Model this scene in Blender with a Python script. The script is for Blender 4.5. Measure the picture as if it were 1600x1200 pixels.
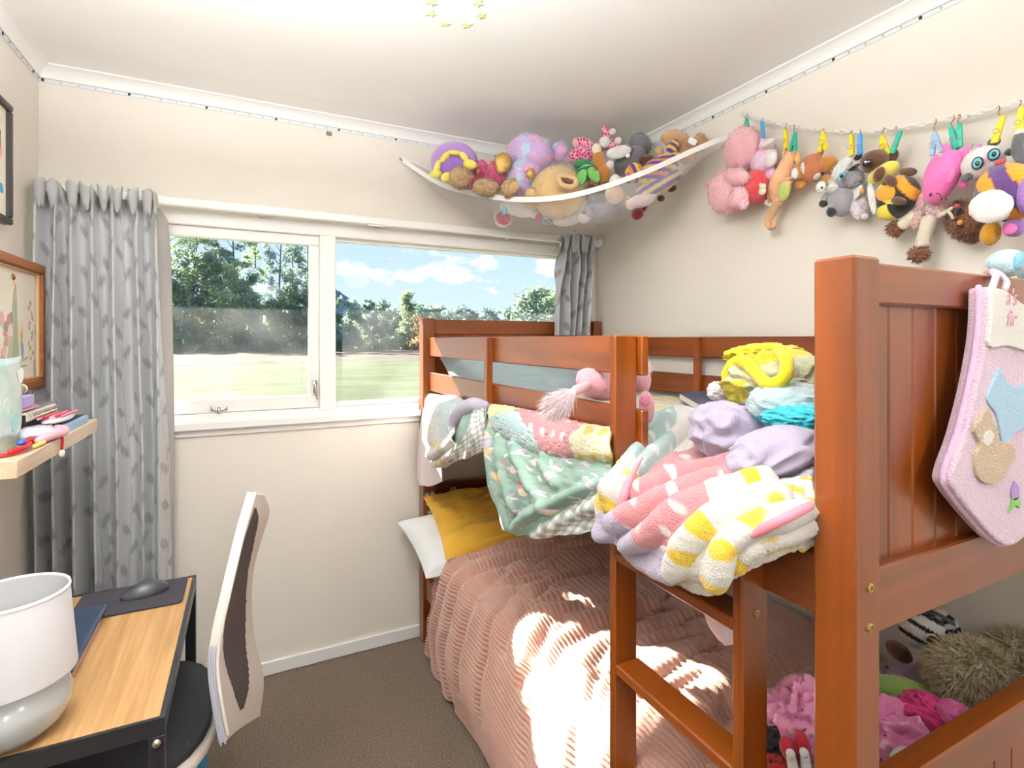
import bpy, bmesh, math, random
import numpy as np
from mathutils import Vector, Matrix, noise

for o in list(bpy.data.objects): bpy.data.objects.remove(o, do_unlink=True)
scene = bpy.context.scene
COL = scene.collection
random.seed(7)
RNG = np.random.default_rng(7)

# ------------------------------------------------------------------ camera
cam_data = bpy.data.cameras.new('camera')
cam_data.sensor_width = 36.0
cam_data.lens = 828.0 / 1600.0 * 36.0
cam_data.shift_y = -69.5 / 1600.0
cam_data.clip_start = 0.02
cam_data.clip_end = 6000
cam = bpy.data.objects.new('camera', cam_data)
cam.location = (0, 0, 1.38)
cam.rotation_euler = (math.radians(90), 0, math.radians(-26.428))
COL.objects.link(cam)
scene.camera = cam

# ------------------------------------------------------------------ view
scene.view_settings.view_transform = 'Standard'
scene.view_settings.look = 'None'
scene.view_settings.gamma = 1.0
scene.view_settings.use_curve_mapping = False
scene.view_settings.exposure = 0.25

def lin(h):
    h = h.lstrip('#')
    c = [int(h[i:i+2], 16) / 255 for i in (0, 2, 4)]
    return tuple(x / 12.92 if x <= .04045 else ((x + .055) / 1.055) ** 2.4 for x in c)

# ------------------------------------------------------------------ world: blue sky with scattered cumulus
world = bpy.data.worlds.new('sky'); scene.world = world
world.use_nodes = True
nt = world.node_tree; nt.nodes.clear()
tc = nt.nodes.new('ShaderNodeTexCoord')
sep = nt.nodes.new('ShaderNodeSeparateXYZ'); nt.links.new(tc.outputs['Generated'], sep.inputs[0])
ramp = nt.nodes.new('ShaderNodeValToRGB'); nt.links.new(sep.outputs['Z'], ramp.inputs[0])
cr = ramp.color_ramp
cr.elements[0].position = 0.0; cr.elements[0].color = (*lin('#d3e8fb'), 1)
cr.elements[1].position = 0.28; cr.elements[1].color = (*lin('#a9cdf4'), 1)
e = cr.elements.new(0.8); e.color = (*lin('#7fb0ea'), 1)
mp = nt.nodes.new('ShaderNodeMapping'); nt.links.new(tc.outputs['Generated'], mp.inputs[0])
mp.inputs['Scale'].default_value = (8.5, 8.5, 19.0); mp.inputs['Location'].default_value = (3.1, 1.7, 0.35)
nz = nt.nodes.new('ShaderNodeTexNoise'); nt.links.new(mp.outputs[0], nz.inputs['Vector'])
nz.inputs['Scale'].default_value = 1.0; nz.inputs['Detail'].default_value = 7; nz.inputs['Roughness'].default_value = .55
cl = nt.nodes.new('ShaderNodeValToRGB'); nt.links.new(nz.outputs['Fac'], cl.inputs[0])
cl.color_ramp.elements[0].position = .565; cl.color_ramp.elements[0].color = (0, 0, 0, 1)
cl.color_ramp.elements[1].position = .64; cl.color_ramp.elements[1].color = (1, 1, 1, 1)
mx = nt.nodes.new('ShaderNodeMix'); mx.data_type = 'RGBA'
nt.links.new(cl.outputs[0], mx.inputs['Factor']); nt.links.new(ramp.outputs[0], mx.inputs['A'])
mx.inputs['B'].default_value = (.96, .97, 1.0, 1)
bg = nt.nodes.new('ShaderNodeBackground'); nt.links.new(mx.outputs['Result'], bg.inputs[0])
bg.inputs['Strength'].default_value = 1.08
wo = nt.nodes.new('ShaderNodeOutputWorld'); nt.links.new(bg.outputs[0], wo.inputs[0])

# ------------------------------------------------------------------ sun
sun_data = bpy.data.lights.new('sun', 'SUN'); sun_data.energy = 23.0; sun_data.angle = math.radians(.6)
sun_data.color = (1.0, .93, .82)
sun = bpy.data.objects.new('sun', sun_data); COL.objects.link(sun)
sun.rotation_euler = Vector((-.65, 1.0, .676)).to_track_quat('Z', 'Y').to_euler()

# ------------------------------------------------------------------ added fill lights, all out of view: room bowl, rear globe, hall globe
ROOM_FILL = 80.0
REAR_FILL = 14.0
HALL_FILL = 45.0
FILL_COLOUR = (.97, .98, 1.0)

# ================================================================== helpers
MATS = {}
def mat(name, hexc='#888888', rough=.6, var=0.0, vscale=6.0, bump=0.0, bscale=150.0, sheen=0.0, metal=0.0, attr=False,
        coat=0.0, alpha=1.0, grain=None, col2=None, spec=.5, trans=0.0, sss=0.0, emit=0.0, detail=4):
    m = bpy.data.materials.new(name); m.use_nodes = True
    n = m.node_tree.nodes; l = m.node_tree.links
    b = n['Principled BSDF']
    b.inputs['Roughness'].default_value = rough
    b.inputs['Metallic'].default_value = metal
    b.inputs['Specular IOR Level'].default_value = spec
    if sheen: b.inputs['Sheen Weight'].default_value = sheen; b.inputs['Sheen Roughness'].default_value = .5
    if coat: b.inputs['Coat Weight'].default_value = coat; b.inputs['Coat Roughness'].default_value = .2
    if alpha < 1: b.inputs['Alpha'].default_value = alpha
    if trans: b.inputs['Transmission Weight'].default_value = trans
    c = lin(hexc)
    b.inputs['Base Color'].default_value = (*c, 1)
    tcn = n.new('ShaderNodeTexCoord')
    src = None
    if attr:
        a = n.new('ShaderNodeAttribute'); a.attribute_name = 'Col'; src = a.outputs['Color']
    if grain:          # wood grain stretched along one axis
        mpn = n.new('ShaderNodeMapping'); l.new(tcn.outputs['Object'], mpn.inputs[0]); mpn.inputs['Scale'].default_value = grain
        nn = n.new('ShaderNodeTexNoise'); l.new(mpn.outputs[0], nn.inputs['Vector']); nn.inputs['Scale'].default_value = 1.0
        nn.inputs['Detail'].default_value = 6; nn.inputs['Distortion'].default_value = .8
        r = n.new('ShaderNodeValToRGB'); l.new(nn.outputs['Fac'], r.inputs[0])
        r.color_ramp.elements[0].position = .33; r.color_ramp.elements[1].position = .68
        r.color_ramp.elements[0].color = (*lin(col2), 1); r.color_ramp.elements[1].color = (*c, 1)
        src = r.outputs[0]
    elif var or col2:
        nn = n.new('ShaderNodeTexNoise'); l.new(tcn.outputs['Object'], nn.inputs['Vector'])
        nn.inputs['Scale'].default_value = vscale; nn.inputs['Detail'].default_value = detail
        r = n.new('ShaderNodeValToRGB'); l.new(nn.outputs['Fac'], r.inputs[0])
        r.color_ramp.elements[0].position = .38; r.color_ramp.elements[1].position = .64
        if col2:
            r.color_ramp.elements[0].color = (*lin(col2), 1); r.color_ramp.elements[1].color = (*c, 1)
            src = r.outputs[0]
        else:
            lo, hi = 1 - var, 1 + var
            if src is None:
                r.color_ramp.elements[0].color = (*[x * lo for x in c], 1); r.color_ramp.elements[1].color = (*[min(1, x * hi) for x in c], 1)
                src = r.outputs[0]
            else:
                r.color_ramp.elements[0].color = (lo, lo, lo, 1); r.color_ramp.elements[1].color = (1, 1, 1, 1)
                mm = n.new('ShaderNodeMix'); mm.data_type = 'RGBA'; mm.blend_type = 'MULTIPLY'; mm.inputs['Factor'].default_value = 1
                l.new(src, mm.inputs['A']); l.new(r.outputs[0], mm.inputs['B']); src = mm.outputs['Result']
    if src is not None: l.new(src, b.inputs['Base Color'])
    if bump:
        nb = n.new('ShaderNodeTexNoise'); l.new(tcn.outputs['Object'], nb.inputs['Vector'])
        nb.inputs['Scale'].default_value = bscale; nb.inputs['Detail'].default_value = 3
        bp = n.new('ShaderNodeBump'); bp.inputs['Strength'].default_value = bump; bp.inputs['Distance'].default_value = .01
        l.new(nb.outputs['Fac'], bp.inputs['Height']); l.new(bp.outputs[0], b.inputs['Normal'])
    if emit:
        b.inputs['Emission Color'].default_value = (*c, 1); b.inputs['Emission Strength'].default_value = emit
    MATS[name] = m
    return m

def M(m):
    return MATS[m] if isinstance(m, str) else m

def link(name, me, m, parent=None, loc=None):
    o = bpy.data.objects.new(name, me); COL.objects.link(o)
    if m is not None and not me.materials: me.materials.append(M(m))
    if parent is not None:
        o.parent = parent; o.matrix_parent_inverse = Matrix.Translation(parent.location).inverted() if loc is None else Matrix()
    if loc is not None: o.location = loc
    return o

def tag(o, label=None, cat=None, group=None, kind=None):
    if label: o['label'] = label
    if cat: o['category'] = cat
    if group: o['group'] = group
    if kind: o['kind'] = kind
    return o

def thing(name, loc, label, cat, group=None):
    o = bpy.data.objects.new(name, None); COL.objects.link(o)
    o.location = loc; o.empty_display_size = .05
    return tag(o, label, cat, group)

class MB:
    """collects shapes (numpy vertices, index faces) that become ONE mesh"""
    def __init__(s): s.v = []; s.f = []; s.c = []; s.n = 0
    def add(s, v, f, col=None):
        v = np.asarray(v, float).reshape(-1, 3)
        s.v.append(v); s.f += [tuple(i + s.n for i in q) for q in f]
        s.c.append(np.ones((len(v), 3)) if col is None else np.broadcast_to(np.asarray(col, float), (len(v), 3)))
        s.n += len(v); return s
    def box(s, x0, x1, y0, y1, z0, z1, ch=0.0):
        if ch <= 0:
            v = [(x, y, z) for x in (x0, x1) for y in (y0, y1) for z in (z0, z1)]
            f = [(0, 1, 3, 2), (4, 6, 7, 5), (0, 4, 5, 1), (2, 3, 7, 6), (0, 2, 6, 4), (1, 5, 7, 3)]
            return s.add(v, f)
        bm = bmesh.new(); bmesh.ops.create_cube(bm, size=1)
        bmesh.ops.scale(bm, vec=(x1 - x0, y1 - y0, z1 - z0), verts=bm.verts)
        bmesh.ops.translate(bm, vec=((x0 + x1) / 2, (y0 + y1) / 2, (z0 + z1) / 2), verts=bm.verts)
        bmesh.ops.bevel(bm, geom=bm.edges[:], offset=ch, segments=1, affect='EDGES', profile=.5)
        bm.verts.index_update()
        v = [tuple(q.co) for q in bm.verts]; f = [tuple(w.index for w in q.verts) for q in bm.faces]; bm.free()
        return s.add(v, f)
    def grid(s, P, col=None, wrap=False):
        """P: (m, n, 3) array"""
        m, n = P.shape[:2]
        f = []
        for i in range(m - 1):
            for j in range(n - 1): f.append((i * n + j, i * n + j + 1, (i + 1) * n + j + 1, (i + 1) * n + j))
            if wrap: f.append((i * n + n - 1, i * n, (i + 1) * n, (i + 1) * n + n - 1))
        return s.add(P.reshape(-1, 3), f, None if col is None else np.asarray(col).reshape(-1, 3))
    def tube(s, pts, r, seg=10, smooth=0, cap=True, col=None):
        pts = np.asarray(pts, float); r = np.broadcast_to(np.asarray(r, float), (len(pts),))
        if smooth: pr = cr1(np.c_[pts, r], smooth); pts, r = pr[:, :3], pr[:, 3]
        if cap:                                  # rounded ends
            def endcap(p, d, rr): return [(p + d * rr * math.sin(a), max(rr * math.cos(a), 1e-4)) for a in (math.radians(89), math.radians(60), math.radians(30))]
            d0 = pts[0] - pts[1]; d0 /= np.linalg.norm(d0) + 1e-9; d1 = pts[-1] - pts[-2]; d1 /= np.linalg.norm(d1) + 1e-9
            a = endcap(pts[0], d0, r[0]); b = endcap(pts[-1], d1, r[-1])[::-1]
            pts = np.vstack([[q[0] for q in a], pts, [q[0] for q in b]]); r = np.r_[[q[1] for q in a], r, [q[1] for q in b]]
        t = np.gradient(pts, axis=0); t /= np.linalg.norm(t, axis=1)[:, None] + 1e-9
        up = np.array([0, 0, 1.]) if abs(t[0][2]) < .9 else np.array([1., 0, 0])
        rings = []
        nrm = np.cross(t[0], up); nrm /= np.linalg.norm(nrm)
        for i in range(len(pts)):
            nrm = nrm - t[i] * nrm.dot(t[i]); nrm /= np.linalg.norm(nrm) + 1e-9
            bi = np.cross(t[i], nrm)
            a = np.arange(seg) * 2 * math.pi / seg
            rings.append(pts[i] + r[i] * (np.cos(a)[:, None] * nrm + np.sin(a)[:, None] * bi))
        P = np.array(rings)
        s.grid(P, None if col is None else np.broadcast_to(col, P.shape), wrap=True)
        if not cap:
            k = s.n - seg; k0 = s.n - seg * len(pts)
            s.f.append(tuple(range(k, k + seg))); s.f.append(tuple(range(k0, k0 + seg))[::-1])
        return s
    def lathe(s, prof, c=(0, 0, 0), seg=32, a0=0, a1=2 * math.pi):
        a = np.linspace(a0, a1, seg, endpoint=False)
        P = np.array([[(c[0] + r * math.cos(t), c[1] + r * math.sin(t), c[2] + z) for t in a] for r, z in prof])
        return s.grid(P, wrap=True)
    def prism(s, poly, fn, t0, t1):
        """outline poly (a, b), placed by fn(a, b, t), between t0 and t1"""
        n = len(poly)
        v = [fn(a, b, t0) for a, b in poly] + [fn(a, b, t1) for a, b in poly]
        f = [tuple(range(n))[::-1], tuple(range(n, 2 * n))] + [(i, (i + 1) % n, n + (i + 1) % n, n + i) for i in range(n)]
        return s.add(v, f)
    def mesh(s, name, m, smooth=True, sharp=None):
        me = bpy.data.meshes.new(name)
        v = np.vstack(s.v)
        me.from_pydata([tuple(q) for q in v.tolist()], [], s.f)
        c = np.vstack(s.c)
        if not np.all(c == 1):
            at = me.color_attributes.new('Col', 'FLOAT_COLOR', 'POINT')
            at.data.foreach_set('color', np.c_[c, np.ones(len(c))].astype(np.float32).ravel())
        me.polygons.foreach_set('use_smooth', [smooth] * len(me.polygons))
        if sharp and smooth:
            try: me.set_sharp_from_angle(angle=math.radians(sharp))
            except Exception: pass
        me.materials.append(M(m)); me.update()
        return me
    def build(s, name, m, parent=None, smooth=True, sharp=None):
        return link(name, s.mesh(name, m, smooth, sharp), None, parent)

def boxo(name, b, m, parent=None, ch=.003):
    return MB().box(*b, ch).build(name, m, parent, smooth=False)

def cr1(P, k):
    """Catmull-Rom through the rows of P, k samples a span"""
    P = np.asarray(P, float); n = len(P)
    Q = np.vstack([2 * P[0] - P[1], P, 2 * P[-1] - P[-2]])
    t = np.linspace(0, n - 1, (n - 1) * k + 1); i = np.minimum(t.astype(int), n - 2); f = (t - i)[:, None]
    a, b, c, d = Q[i], Q[i + 1], Q[i + 2], Q[i + 3]
    return .5 * (2 * b + (c - a) * f + (2 * a - 5 * b + 4 * c - d) * f ** 2 + (3 * b - a - 3 * c + d) * f ** 3)

def crN(P, N):
    """Catmull-Rom along axis 0 with N samples"""
    P = np.asarray(P, float); n = len(P)
    Q = np.concatenate([2 * P[:1] - P[1:2], P, 2 * P[-1:] - P[-2:-1]])
    t = np.linspace(0, n - 1, N); i = np.minimum(t.astype(int), n - 2); f = (t - i).reshape((-1,) + (1,) * (P.ndim - 1))
    a, b, c, d = Q[i], Q[i + 1], Q[i + 2], Q[i + 3]
    return .5 * (2 * b + (c - a) * f + (2 * a - 5 * b + 4 * c - d) * f ** 2 + (3 * b - a - 3 * c + d) * f ** 3)

def patch(net, nu, nv):
    A = crN(np.asarray(net, float), nu)
    return crN(A.transpose(1, 0, 2), nv).transpose(1, 0, 2)

def normals(P):
    du = np.gradient(P, axis=0); dv = np.gradient(P, axis=1)
    n = np.cross(du, dv); return n / (np.linalg.norm(n, axis=2)[..., None] + 1e-9)

def vnoise(u, v, seed=0, freq=4.0, oct=3):
    """value noise on arrays, numpy only"""
    r = np.random.default_rng(seed); T = r.random((64, 64)); out = 0; amp = 1; tot = 0
    for o in range(oct):
        x = u * freq * 2 ** o + 7.3 * o + 100; y = v * freq * 2 ** o + 3.1 * o + 100
        xi = np.floor(x).astype(int); yi = np.floor(y).astype(int); fx = x - xi; fy = y - yi
        fx = fx * fx * (3 - 2 * fx); fy = fy * fy * (3 - 2 * fy)
        g = lambda a, b: T[a % 64, b % 64]
        out = out + amp * ((g(xi, yi) * (1 - fx) + g(xi + 1, yi) * fx) * (1 - fy) + (g(xi, yi + 1) * (1 - fx) + g(xi + 1, yi + 1) * fx) * fy)
        tot += amp; amp *= .5
    return out / tot

def ridge(U, V, line, w, amp):
    """a cloth fold: smooth ridge along a polyline in (u, v)"""
    L = np.asarray(line, float); d = np.full(U.shape, 9.0)
    for (a, b), (c, e) in zip(L[:-1], L[1:]):
        dx, dy = c - a, e - b; t = np.clip(((U - a) * dx + (V - b) * dy) / (dx * dx + dy * dy + 1e-9), 0, 1)
        d = np.minimum(d, np.hypot(U - a - t * dx, V - b - t * dy))
    return amp * np.exp(-(d / w) ** 2)

def cloth(name, net, nu, nv, m, folds=(), colour=None, extra=None, parent=None, thick=.006, rough=0.0, seed=1, flip=False, warp=0.0):
    """a draped cloth: smooth net, folds pushed along its normal, colour by place on the cloth"""
    P = patch(net, nu, nv)
    U, V = np.meshgrid(np.linspace(0, 1, nu), np.linspace(0, 1, nv), indexing='ij')
    N = normals(P)
    if flip: N = -N
    h = np.zeros(U.shape)
    Uw = U + warp * (vnoise(U, V, seed + 40, 7, 3) - .5) * 2; Vw = V + warp * (vnoise(U, V, seed + 50, 7, 3) - .5) * 2
    for k, f in enumerate(folds): h += ridge(Uw, Vw, *f) * (1 if not warp else .35 + 1.3 * vnoise(U, V, seed + 60 + k, 4, 2))
    if rough: h += rough * (vnoise(U, V, seed, 5, 4) - .5)
    if extra is not None: h += extra(U, V)
    P = P + N * h[..., None]
    c = None if colour is None else colour(U, V)
    mb = MB(); mb.grid(P, c)
    o = mb.build(name, m, parent)
    if thick:
        so = o.modifiers.new('thickness', 'SOLIDIFY'); so.thickness = thick; so.offset = -1 if not flip else 1
    return o

def sphere(c, r, F=None, seg=20, rings=12, amp=0.0, freq=3.0, seed=0, sq=1.0):
    """ellipsoid with axes F (rows: right, up, out); amp = soft lumps"""
    th = np.linspace(0, math.pi, rings + 1); ph = np.arange(seg) * 2 * math.pi / seg
    n = np.array([[(math.sin(t) * math.cos(p), math.cos(t), math.sin(t) * math.sin(p)) for p in ph] for t in th])
    if sq != 1.0: n = np.sign(n) * np.abs(n) ** sq
    L = n * np.asarray(r)
    if amp:
        d = np.array([[noise.noise(Vector(q) * freq + Vector((seed * 3.7, seed, 0))) for q in row] for row in n])
        L = L * (1 + amp * d[..., None])
    F = np.eye(3) if F is None else np.asarray(F)
    return np.asarray(c) + L @ F, n

def add_fur(mb, P, Nn, count, length, width, droop=.3, col=None, seed=0, jitter=.5, flow=None):
    """short hair as thin triangles on the surface P (grid) with normals Nn"""
    r = np.random.default_rng(seed)
    p = P.reshape(-1, 3); nn = Nn.reshape(-1, 3)
    i = r.integers(0, P.shape[0] - 1, count); j = r.integers(0, P.shape[1], count); k = P.shape[1]
    a = r.random((count, 1)); b = r.random((count, 1))
    def bil(Q): 
        q00 = Q[i, j]; q01 = Q[i, (j + 1) % k]; q10 = Q[i + 1, j]; q11 = Q[i + 1, (j + 1) % k]
        return (q00 * (1 - b) + q01 * b) * (1 - a) + (q10 * (1 - b) + q11 * b) * a
    base = bil(P); nv = bil(Nn); nv /= np.linalg.norm(nv, axis=1)[:, None] + 1e-9
    d = nv + jitter * r.normal(size=(count, 3)) * .6 + (np.array([0, 0, -droop]) if flow is None else np.asarray(flow)); d /= np.linalg.norm(d, axis=1)[:, None]
    side = np.cross(d, r.normal(size=(count, 3))); side /= np.linalg.norm(side, axis=1)[:, None] + 1e-9
    L = length * (.6 + .8 * r.random((count, 1)))
    v = np.stack([base - side * width, base + side * width, base + d * L], 1).reshape(-1, 3)
    n0 = mb.n
    mb.add(v, [(3 * q, 3 * q + 1, 3 * q + 2) for q in range(count)], col)
    return mb

FRAMES = {'W': np.array([(0, -1, 0), (0, 0, 1), (-1, 0, 0)], float),           # hanging on the right wall, facing the room
          'V': np.array([(.8955, -.4451, 0), (0, 0, 1), (-.4451, -.8955, 0)]),   # facing the middle of the room
          'Y': np.array([(1, 0, 0), (0, 0, 1), (0, -1, 0)], float),              # facing along the bed
          'N': np.array([(0, 1, 0), (0, 0, 1), (1, 0, 0)], float)}               # on the left wall

def rotF(F, deg):
    a = math.radians(deg); c, s = math.cos(a), math.sin(a)
    return np.array([F[0] * c + F[1] * s, -F[0] * s + F[1] * c, F[2]])

def part_blob(name, m, c, r, F, parent, deg=0, amp=.05, fur=0, flen=.012, stripes=None, seg=22, rings=14, seed=0, tilt=None, cfun=None, fw=.0012, droop=.3, sq=1.0, flow=None):
    mb = MB(); FF = rotF(FRAMES[F], deg)
    P, n = sphere(c, r, FF, seg, rings, amp, 2.2, seed + hash(name) % 7, sq)
    colr = None
    if stripes:                    # stripes = (angle, width, [colours])
        ang, w, cs = stripes
        cs = [lin(q) for q in cs]
        L = n * np.asarray(r); t = L[..., 0] * math.cos(math.radians(ang)) + L[..., 1] * math.sin(math.radians(ang))
        k = np.floor(t / w + 50).astype(int) % len(cs); colr = np.array(cs)[k]
    if cfun: colr = cfun(n)
    mb.grid(P, colr, wrap=True)
    if fur:
        add_fur(mb, P, n @ FF, fur, flen, fw, droop, None, seed, .5, None if flow is None else FRAMES[F][0] * flow[0] + FRAMES[F][1] * flow[1])
    return mb.build(name, m, parent)

# ================================================================== materials of the room
mat('wall_paint', '#e9e3d8', .75, var=.015, vscale=2.5, bump=.03, bscale=90)
mat('ceiling_paint', '#f6f6f4', .8, var=.01, vscale=2)
mat('white_gloss', '#f0f0ee', .35, bump=.02, bscale=60)
mat('carpet', '#ae9985', .95, col2='#6f5c4c', vscale=260, bump=1.0, bscale=420, detail=2)
mat('bed_wood', '#8a430b', .32, grain=(14, 1.2, 14), col2='#683007', coat=.45)
mat('bed_wood_x', '#8a430b', .32, grain=(1.2, 14, 14), col2='#683007', coat=.45)
mat('bed_wood_z', '#8a430b', .32, grain=(14, 14, 1.2), col2='#683007', coat=.45)
mat('steel', '#b9b6ae', .3, metal=1.0)
mat('dark', '#1b1b1d', .5)
mat('led_tape', '#dfe6ea', .4)
mat('white_plastic', '#f1f1f1', .4)

W, L, R, C, S = 2.405, -.66, 1.71, 2.345, -1.5      # window wall, left wall, right wall, ceiling, rear wall
def struct(o): o['kind'] = 'structure'; return o

# floor, ceiling, walls (the window wall has its opening, the rear wall its doorway)
struct(MB().box(L - .1, R + .1, S - 1.6, W + .05, -.12, 0).build('floor', 'carpet', smooth=False))
struct(MB().box(L - .1, R + .1, S - 1.6, W + .15, C, C + .1).build('ceiling', 'ceiling_paint', smooth=False))
struct(MB().box(L - .12, L, S - 1.6, W + .12, 0, C).build('wall_left', 'wall_paint', smooth=False))
struct(MB().box(R, R + .12, S - 1.6, W + .12, 0, C).build('wall_right', 'wall_paint', smooth=False))
WX0, WX1, WZ0, WZ1 = -.56, 1.56, 1.075, 1.855        # window opening
mb = MB()
mb.box(L, WX0, W, W + .12, 0, C); mb.box(WX1, R, W, W + .12, 0, C)
mb.box(WX0, WX1, W, W + .12, 0, WZ0); mb.box(WX0, WX1, W, W + .12, WZ1, C)
struct(mb.build('wall_back', 'wall_paint', smooth=False))
mb = MB()
mb.box(L, -.25, S - .1, S, 0, C); mb.box(.60, R, S - .1, S, 0, C); mb.box(-.25, .60, S - .1, S, 2.0, C)
struct(mb.build('wall_front', 'wall_paint', smooth=False))
struct(MB().box(L, R, S - 1.7, S - 1.6, 0, C).build('wall_hall', 'wall_paint', smooth=False))

# cove cornices: a hollow profile swept along the wall
def cornice(name, fn, a0, a1):
    prof = [(0, -.045), (.006, -.045), (.007, -.036), (.012, -.024), (.021, -.013), (.032, -.007), (.036, -.006), (.036, 0)]
    v = [fn(a, d, C + z) for a in (a0, a1) for d, z in prof]; n = len(prof)
    return struct(MB().add(v, [(i, i + 1, n + i + 1, n + i) for i in range(n - 1)]).build(name, 'white_gloss', sharp=30))
cornice('trim_1', lambda a, d, z: (a, W - d, z), L, R)
cornice('trim_2', lambda a, d, z: (R - d, a, z), S, W)
cornice('trim_3', lambda a, d, z: (L + d, a, z), S, W)
def skirting(name, b): struct(boxo(name, b, 'white_gloss', ch=.004))
skirting('baseboard_back', (L, R, W - .014, W, 0, .058))
skirting('baseboard_left', (L, L + .014, S, W - .014, 0, .058))
skirting('baseboard_right', (R - .014, R, S, W - .014, 0, .058))

# led tape stuck under the cornices, with its black dots
def led(name, label, fn, a0, a1, first, step):
    t = thing(name, fn(a0, 0, 2.291), label, 'light strip', 'led tapes under the cornice')
    mb = MB(); v = [fn(a, d, z) for a in (a0, a1) for d, z in ((.001, 2.286), (.003, 2.286), (.003, 2.297), (.001, 2.297))]
    mb.add(v, [(0, 1, 5, 4), (1, 2, 6, 5), (2, 3, 7, 6), (3, 0, 4, 7), (0, 3, 2, 1), (4, 5, 6, 7)]); mb.build('tape', 'led_tape', t, smooth=False)
    a = first; k = 0
    while a < a1:
        w = .004 if k % 5 == 0 else .0022; h = .004 if k % 5 == 0 else .0022
        v = [fn(a + da, d, 2.2925 + dz) for da in (-w, w) for d in (.003, .0052) for dz in (-h, h)]
        MB().add(v, [(0, 1, 3, 2), (4, 6, 7, 5), (0, 4, 5, 1), (2, 3, 7, 6), (0, 2, 6, 4), (1, 5, 7, 3)]).build('connector' if k % 5 == 0 else 'diode', 'dark' if k % 5 == 0 else 'steel', t, smooth=False)
        a += step; k += 1
led('led_tape', 'thin led tape stuck under the cornice above the window', lambda a, d, z: (a, W - d, z), L, R, L + .012, .05)
led('led_tape', 'thin led tape stuck under the cornice above the hanging toys', lambda a, d, z: (R - d, a, z), .3, W, .33, .05)
led('led_tape', 'thin led tape stuck under the cornice above the framed pictures', lambda a, d, z: (L + d, a, z), 1.8, W, 1.84, .05)
tag(MB().box(.300, .322, W - .008, W, 2.262, 2.278, .002).build('adhesive_hook', mat('hook_grey', '#8b8b88', .5)), 'tiny grey adhesive hook under the led tape above the window', 'hook')
tag(MB().box(1.565, 1.572, W - .006, W, 1.962, 1.969, .001).build('wall_nail', 'dark'), 'tiny dark nail in the wall above the curtain beside the bed', 'nail')

# ------------------------------------------------------------------ window
g = bpy.data.materials.new('window_glass'); g.use_nodes = True; n = g.node_tree.nodes; l = g.node_tree.links; n.clear()
out = n.new('ShaderNodeOutputMaterial'); tr = n.new('ShaderNodeBsdfTransparent'); gl = n.new('ShaderNodeBsdfGlossy'); gl.inputs['Roughness'].default_value = .02
df = n.new('ShaderNodeBsdfTranslucent'); df.inputs['Color'].default_value = (.9, .93, .95, 1)
m1 = n.new('ShaderNodeMixShader'); m2 = n.new('ShaderNodeMixShader'); m1.inputs[0].default_value = .004
tcn = n.new('ShaderNodeTexCoord'); nn = n.new('ShaderNodeTexNoise'); l.new(tcn.outputs['Object'], nn.inputs['Vector']); nn.inputs['Scale'].default_value = 5
rr = n.new('ShaderNodeMapRange'); l.new(nn.outputs['Fac'], rr.inputs[0]); rr.inputs['From Min'].default_value = .35; rr.inputs['From Max'].default_value = .75
rr.inputs['To Min'].default_value = .005; rr.inputs['To Max'].default_value = .028
l.new(rr.outputs[0], m2.inputs[0])
l.new(tr.outputs[0], m1.inputs[1]); l.new(gl.outputs[0], m1.inputs[2]); l.new(m1.outputs[0], m2.inputs[1]); l.new(df.outputs[0], m2.inputs[2]); l.new(m2.outputs[0], out.inputs[0])
MATS['window_glass'] = g
wn = bpy.data.objects.new('window_1', None); COL.objects.link(wn); wn.location = (.5, W, WZ0); wn['kind'] = 'structure'
tag(wn, 'white timber window with one opening sash and one fixed pane')
mb = MB(); mb.box(WX0, WX1, W - .012, W + .1, WZ1 - .03, WZ1 + .02, .003); mb.box(WX0 - .02, WX0 + .03, W - .011, W + .099, WZ0 + .0115, WZ1 - .0295, .003)
mb.box(WX1 - .03, WX1 + .02, W - .011, W + .099, WZ0 + .0115, WZ1 - .0295, .003); mb.box(WX0, WX1, W - .005, W + .1, WZ0 - .02, WZ0 + .012, .003)
mb.build('window_frame', 'white_gloss', wn, sharp=40)
boxo('mullion', (.272, .338, W - .010, W + .09, WZ0, WZ1 - .02), 'white_gloss', wn)
sa = MB(); x0, x1, z0, z1 = WX0 + .03, .272, WZ0 + .014, WZ1 - .03
sa.box(x0, x0 + .04, W + .006, W + .044, z0 + .0515, z1 - .0415, .002); sa.box(x1 - .042, x1, W + .006, W + .044, z0 + .0515, z1 - .0415, .002)
sa.box(x0, x1, W + .005, W + .045, z0, z0 + .052, .002); sa.box(x0, x1, W + .005, W + .045, z1 - .042, z1, .002)
sash = sa.build('sash', 'white_gloss', wn, sharp=40)
MB().box(x0 + .03, x1 - .03, W + .022, W + .026, z0 + .04, z1 - .03).build('pane', 'window_glass', sash, smooth=False)
fx = MB(); fx.box(.338, WX1 - .03, W + .02, W + .05, WZ0 + .012, WZ0 + .03, .002); fx.box(.338, WX1 - .03, W + .02, W + .05, WZ1 - .045, WZ1 - .03, .002)
bead = fx.build('glazing_bead', 'white_gloss', wn, sharp=40)
MB().box(.336, WX1 - .03, W + .032, W + .036, WZ0 + .01, WZ1 - .03).build('pane', 'window_glass', bead, smooth=False)
boxo('sill', (WX0 - .05, WX1 + .05, W - .035, W + .01, WZ0 - .048, WZ0 - .016), 'white_gloss', wn, .004)
boxo('apron', (WX0 - .04, WX1 + .04, W - .012, W, WZ0 - .075, WZ0 - .048), 'white_gloss', wn, .003)
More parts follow.
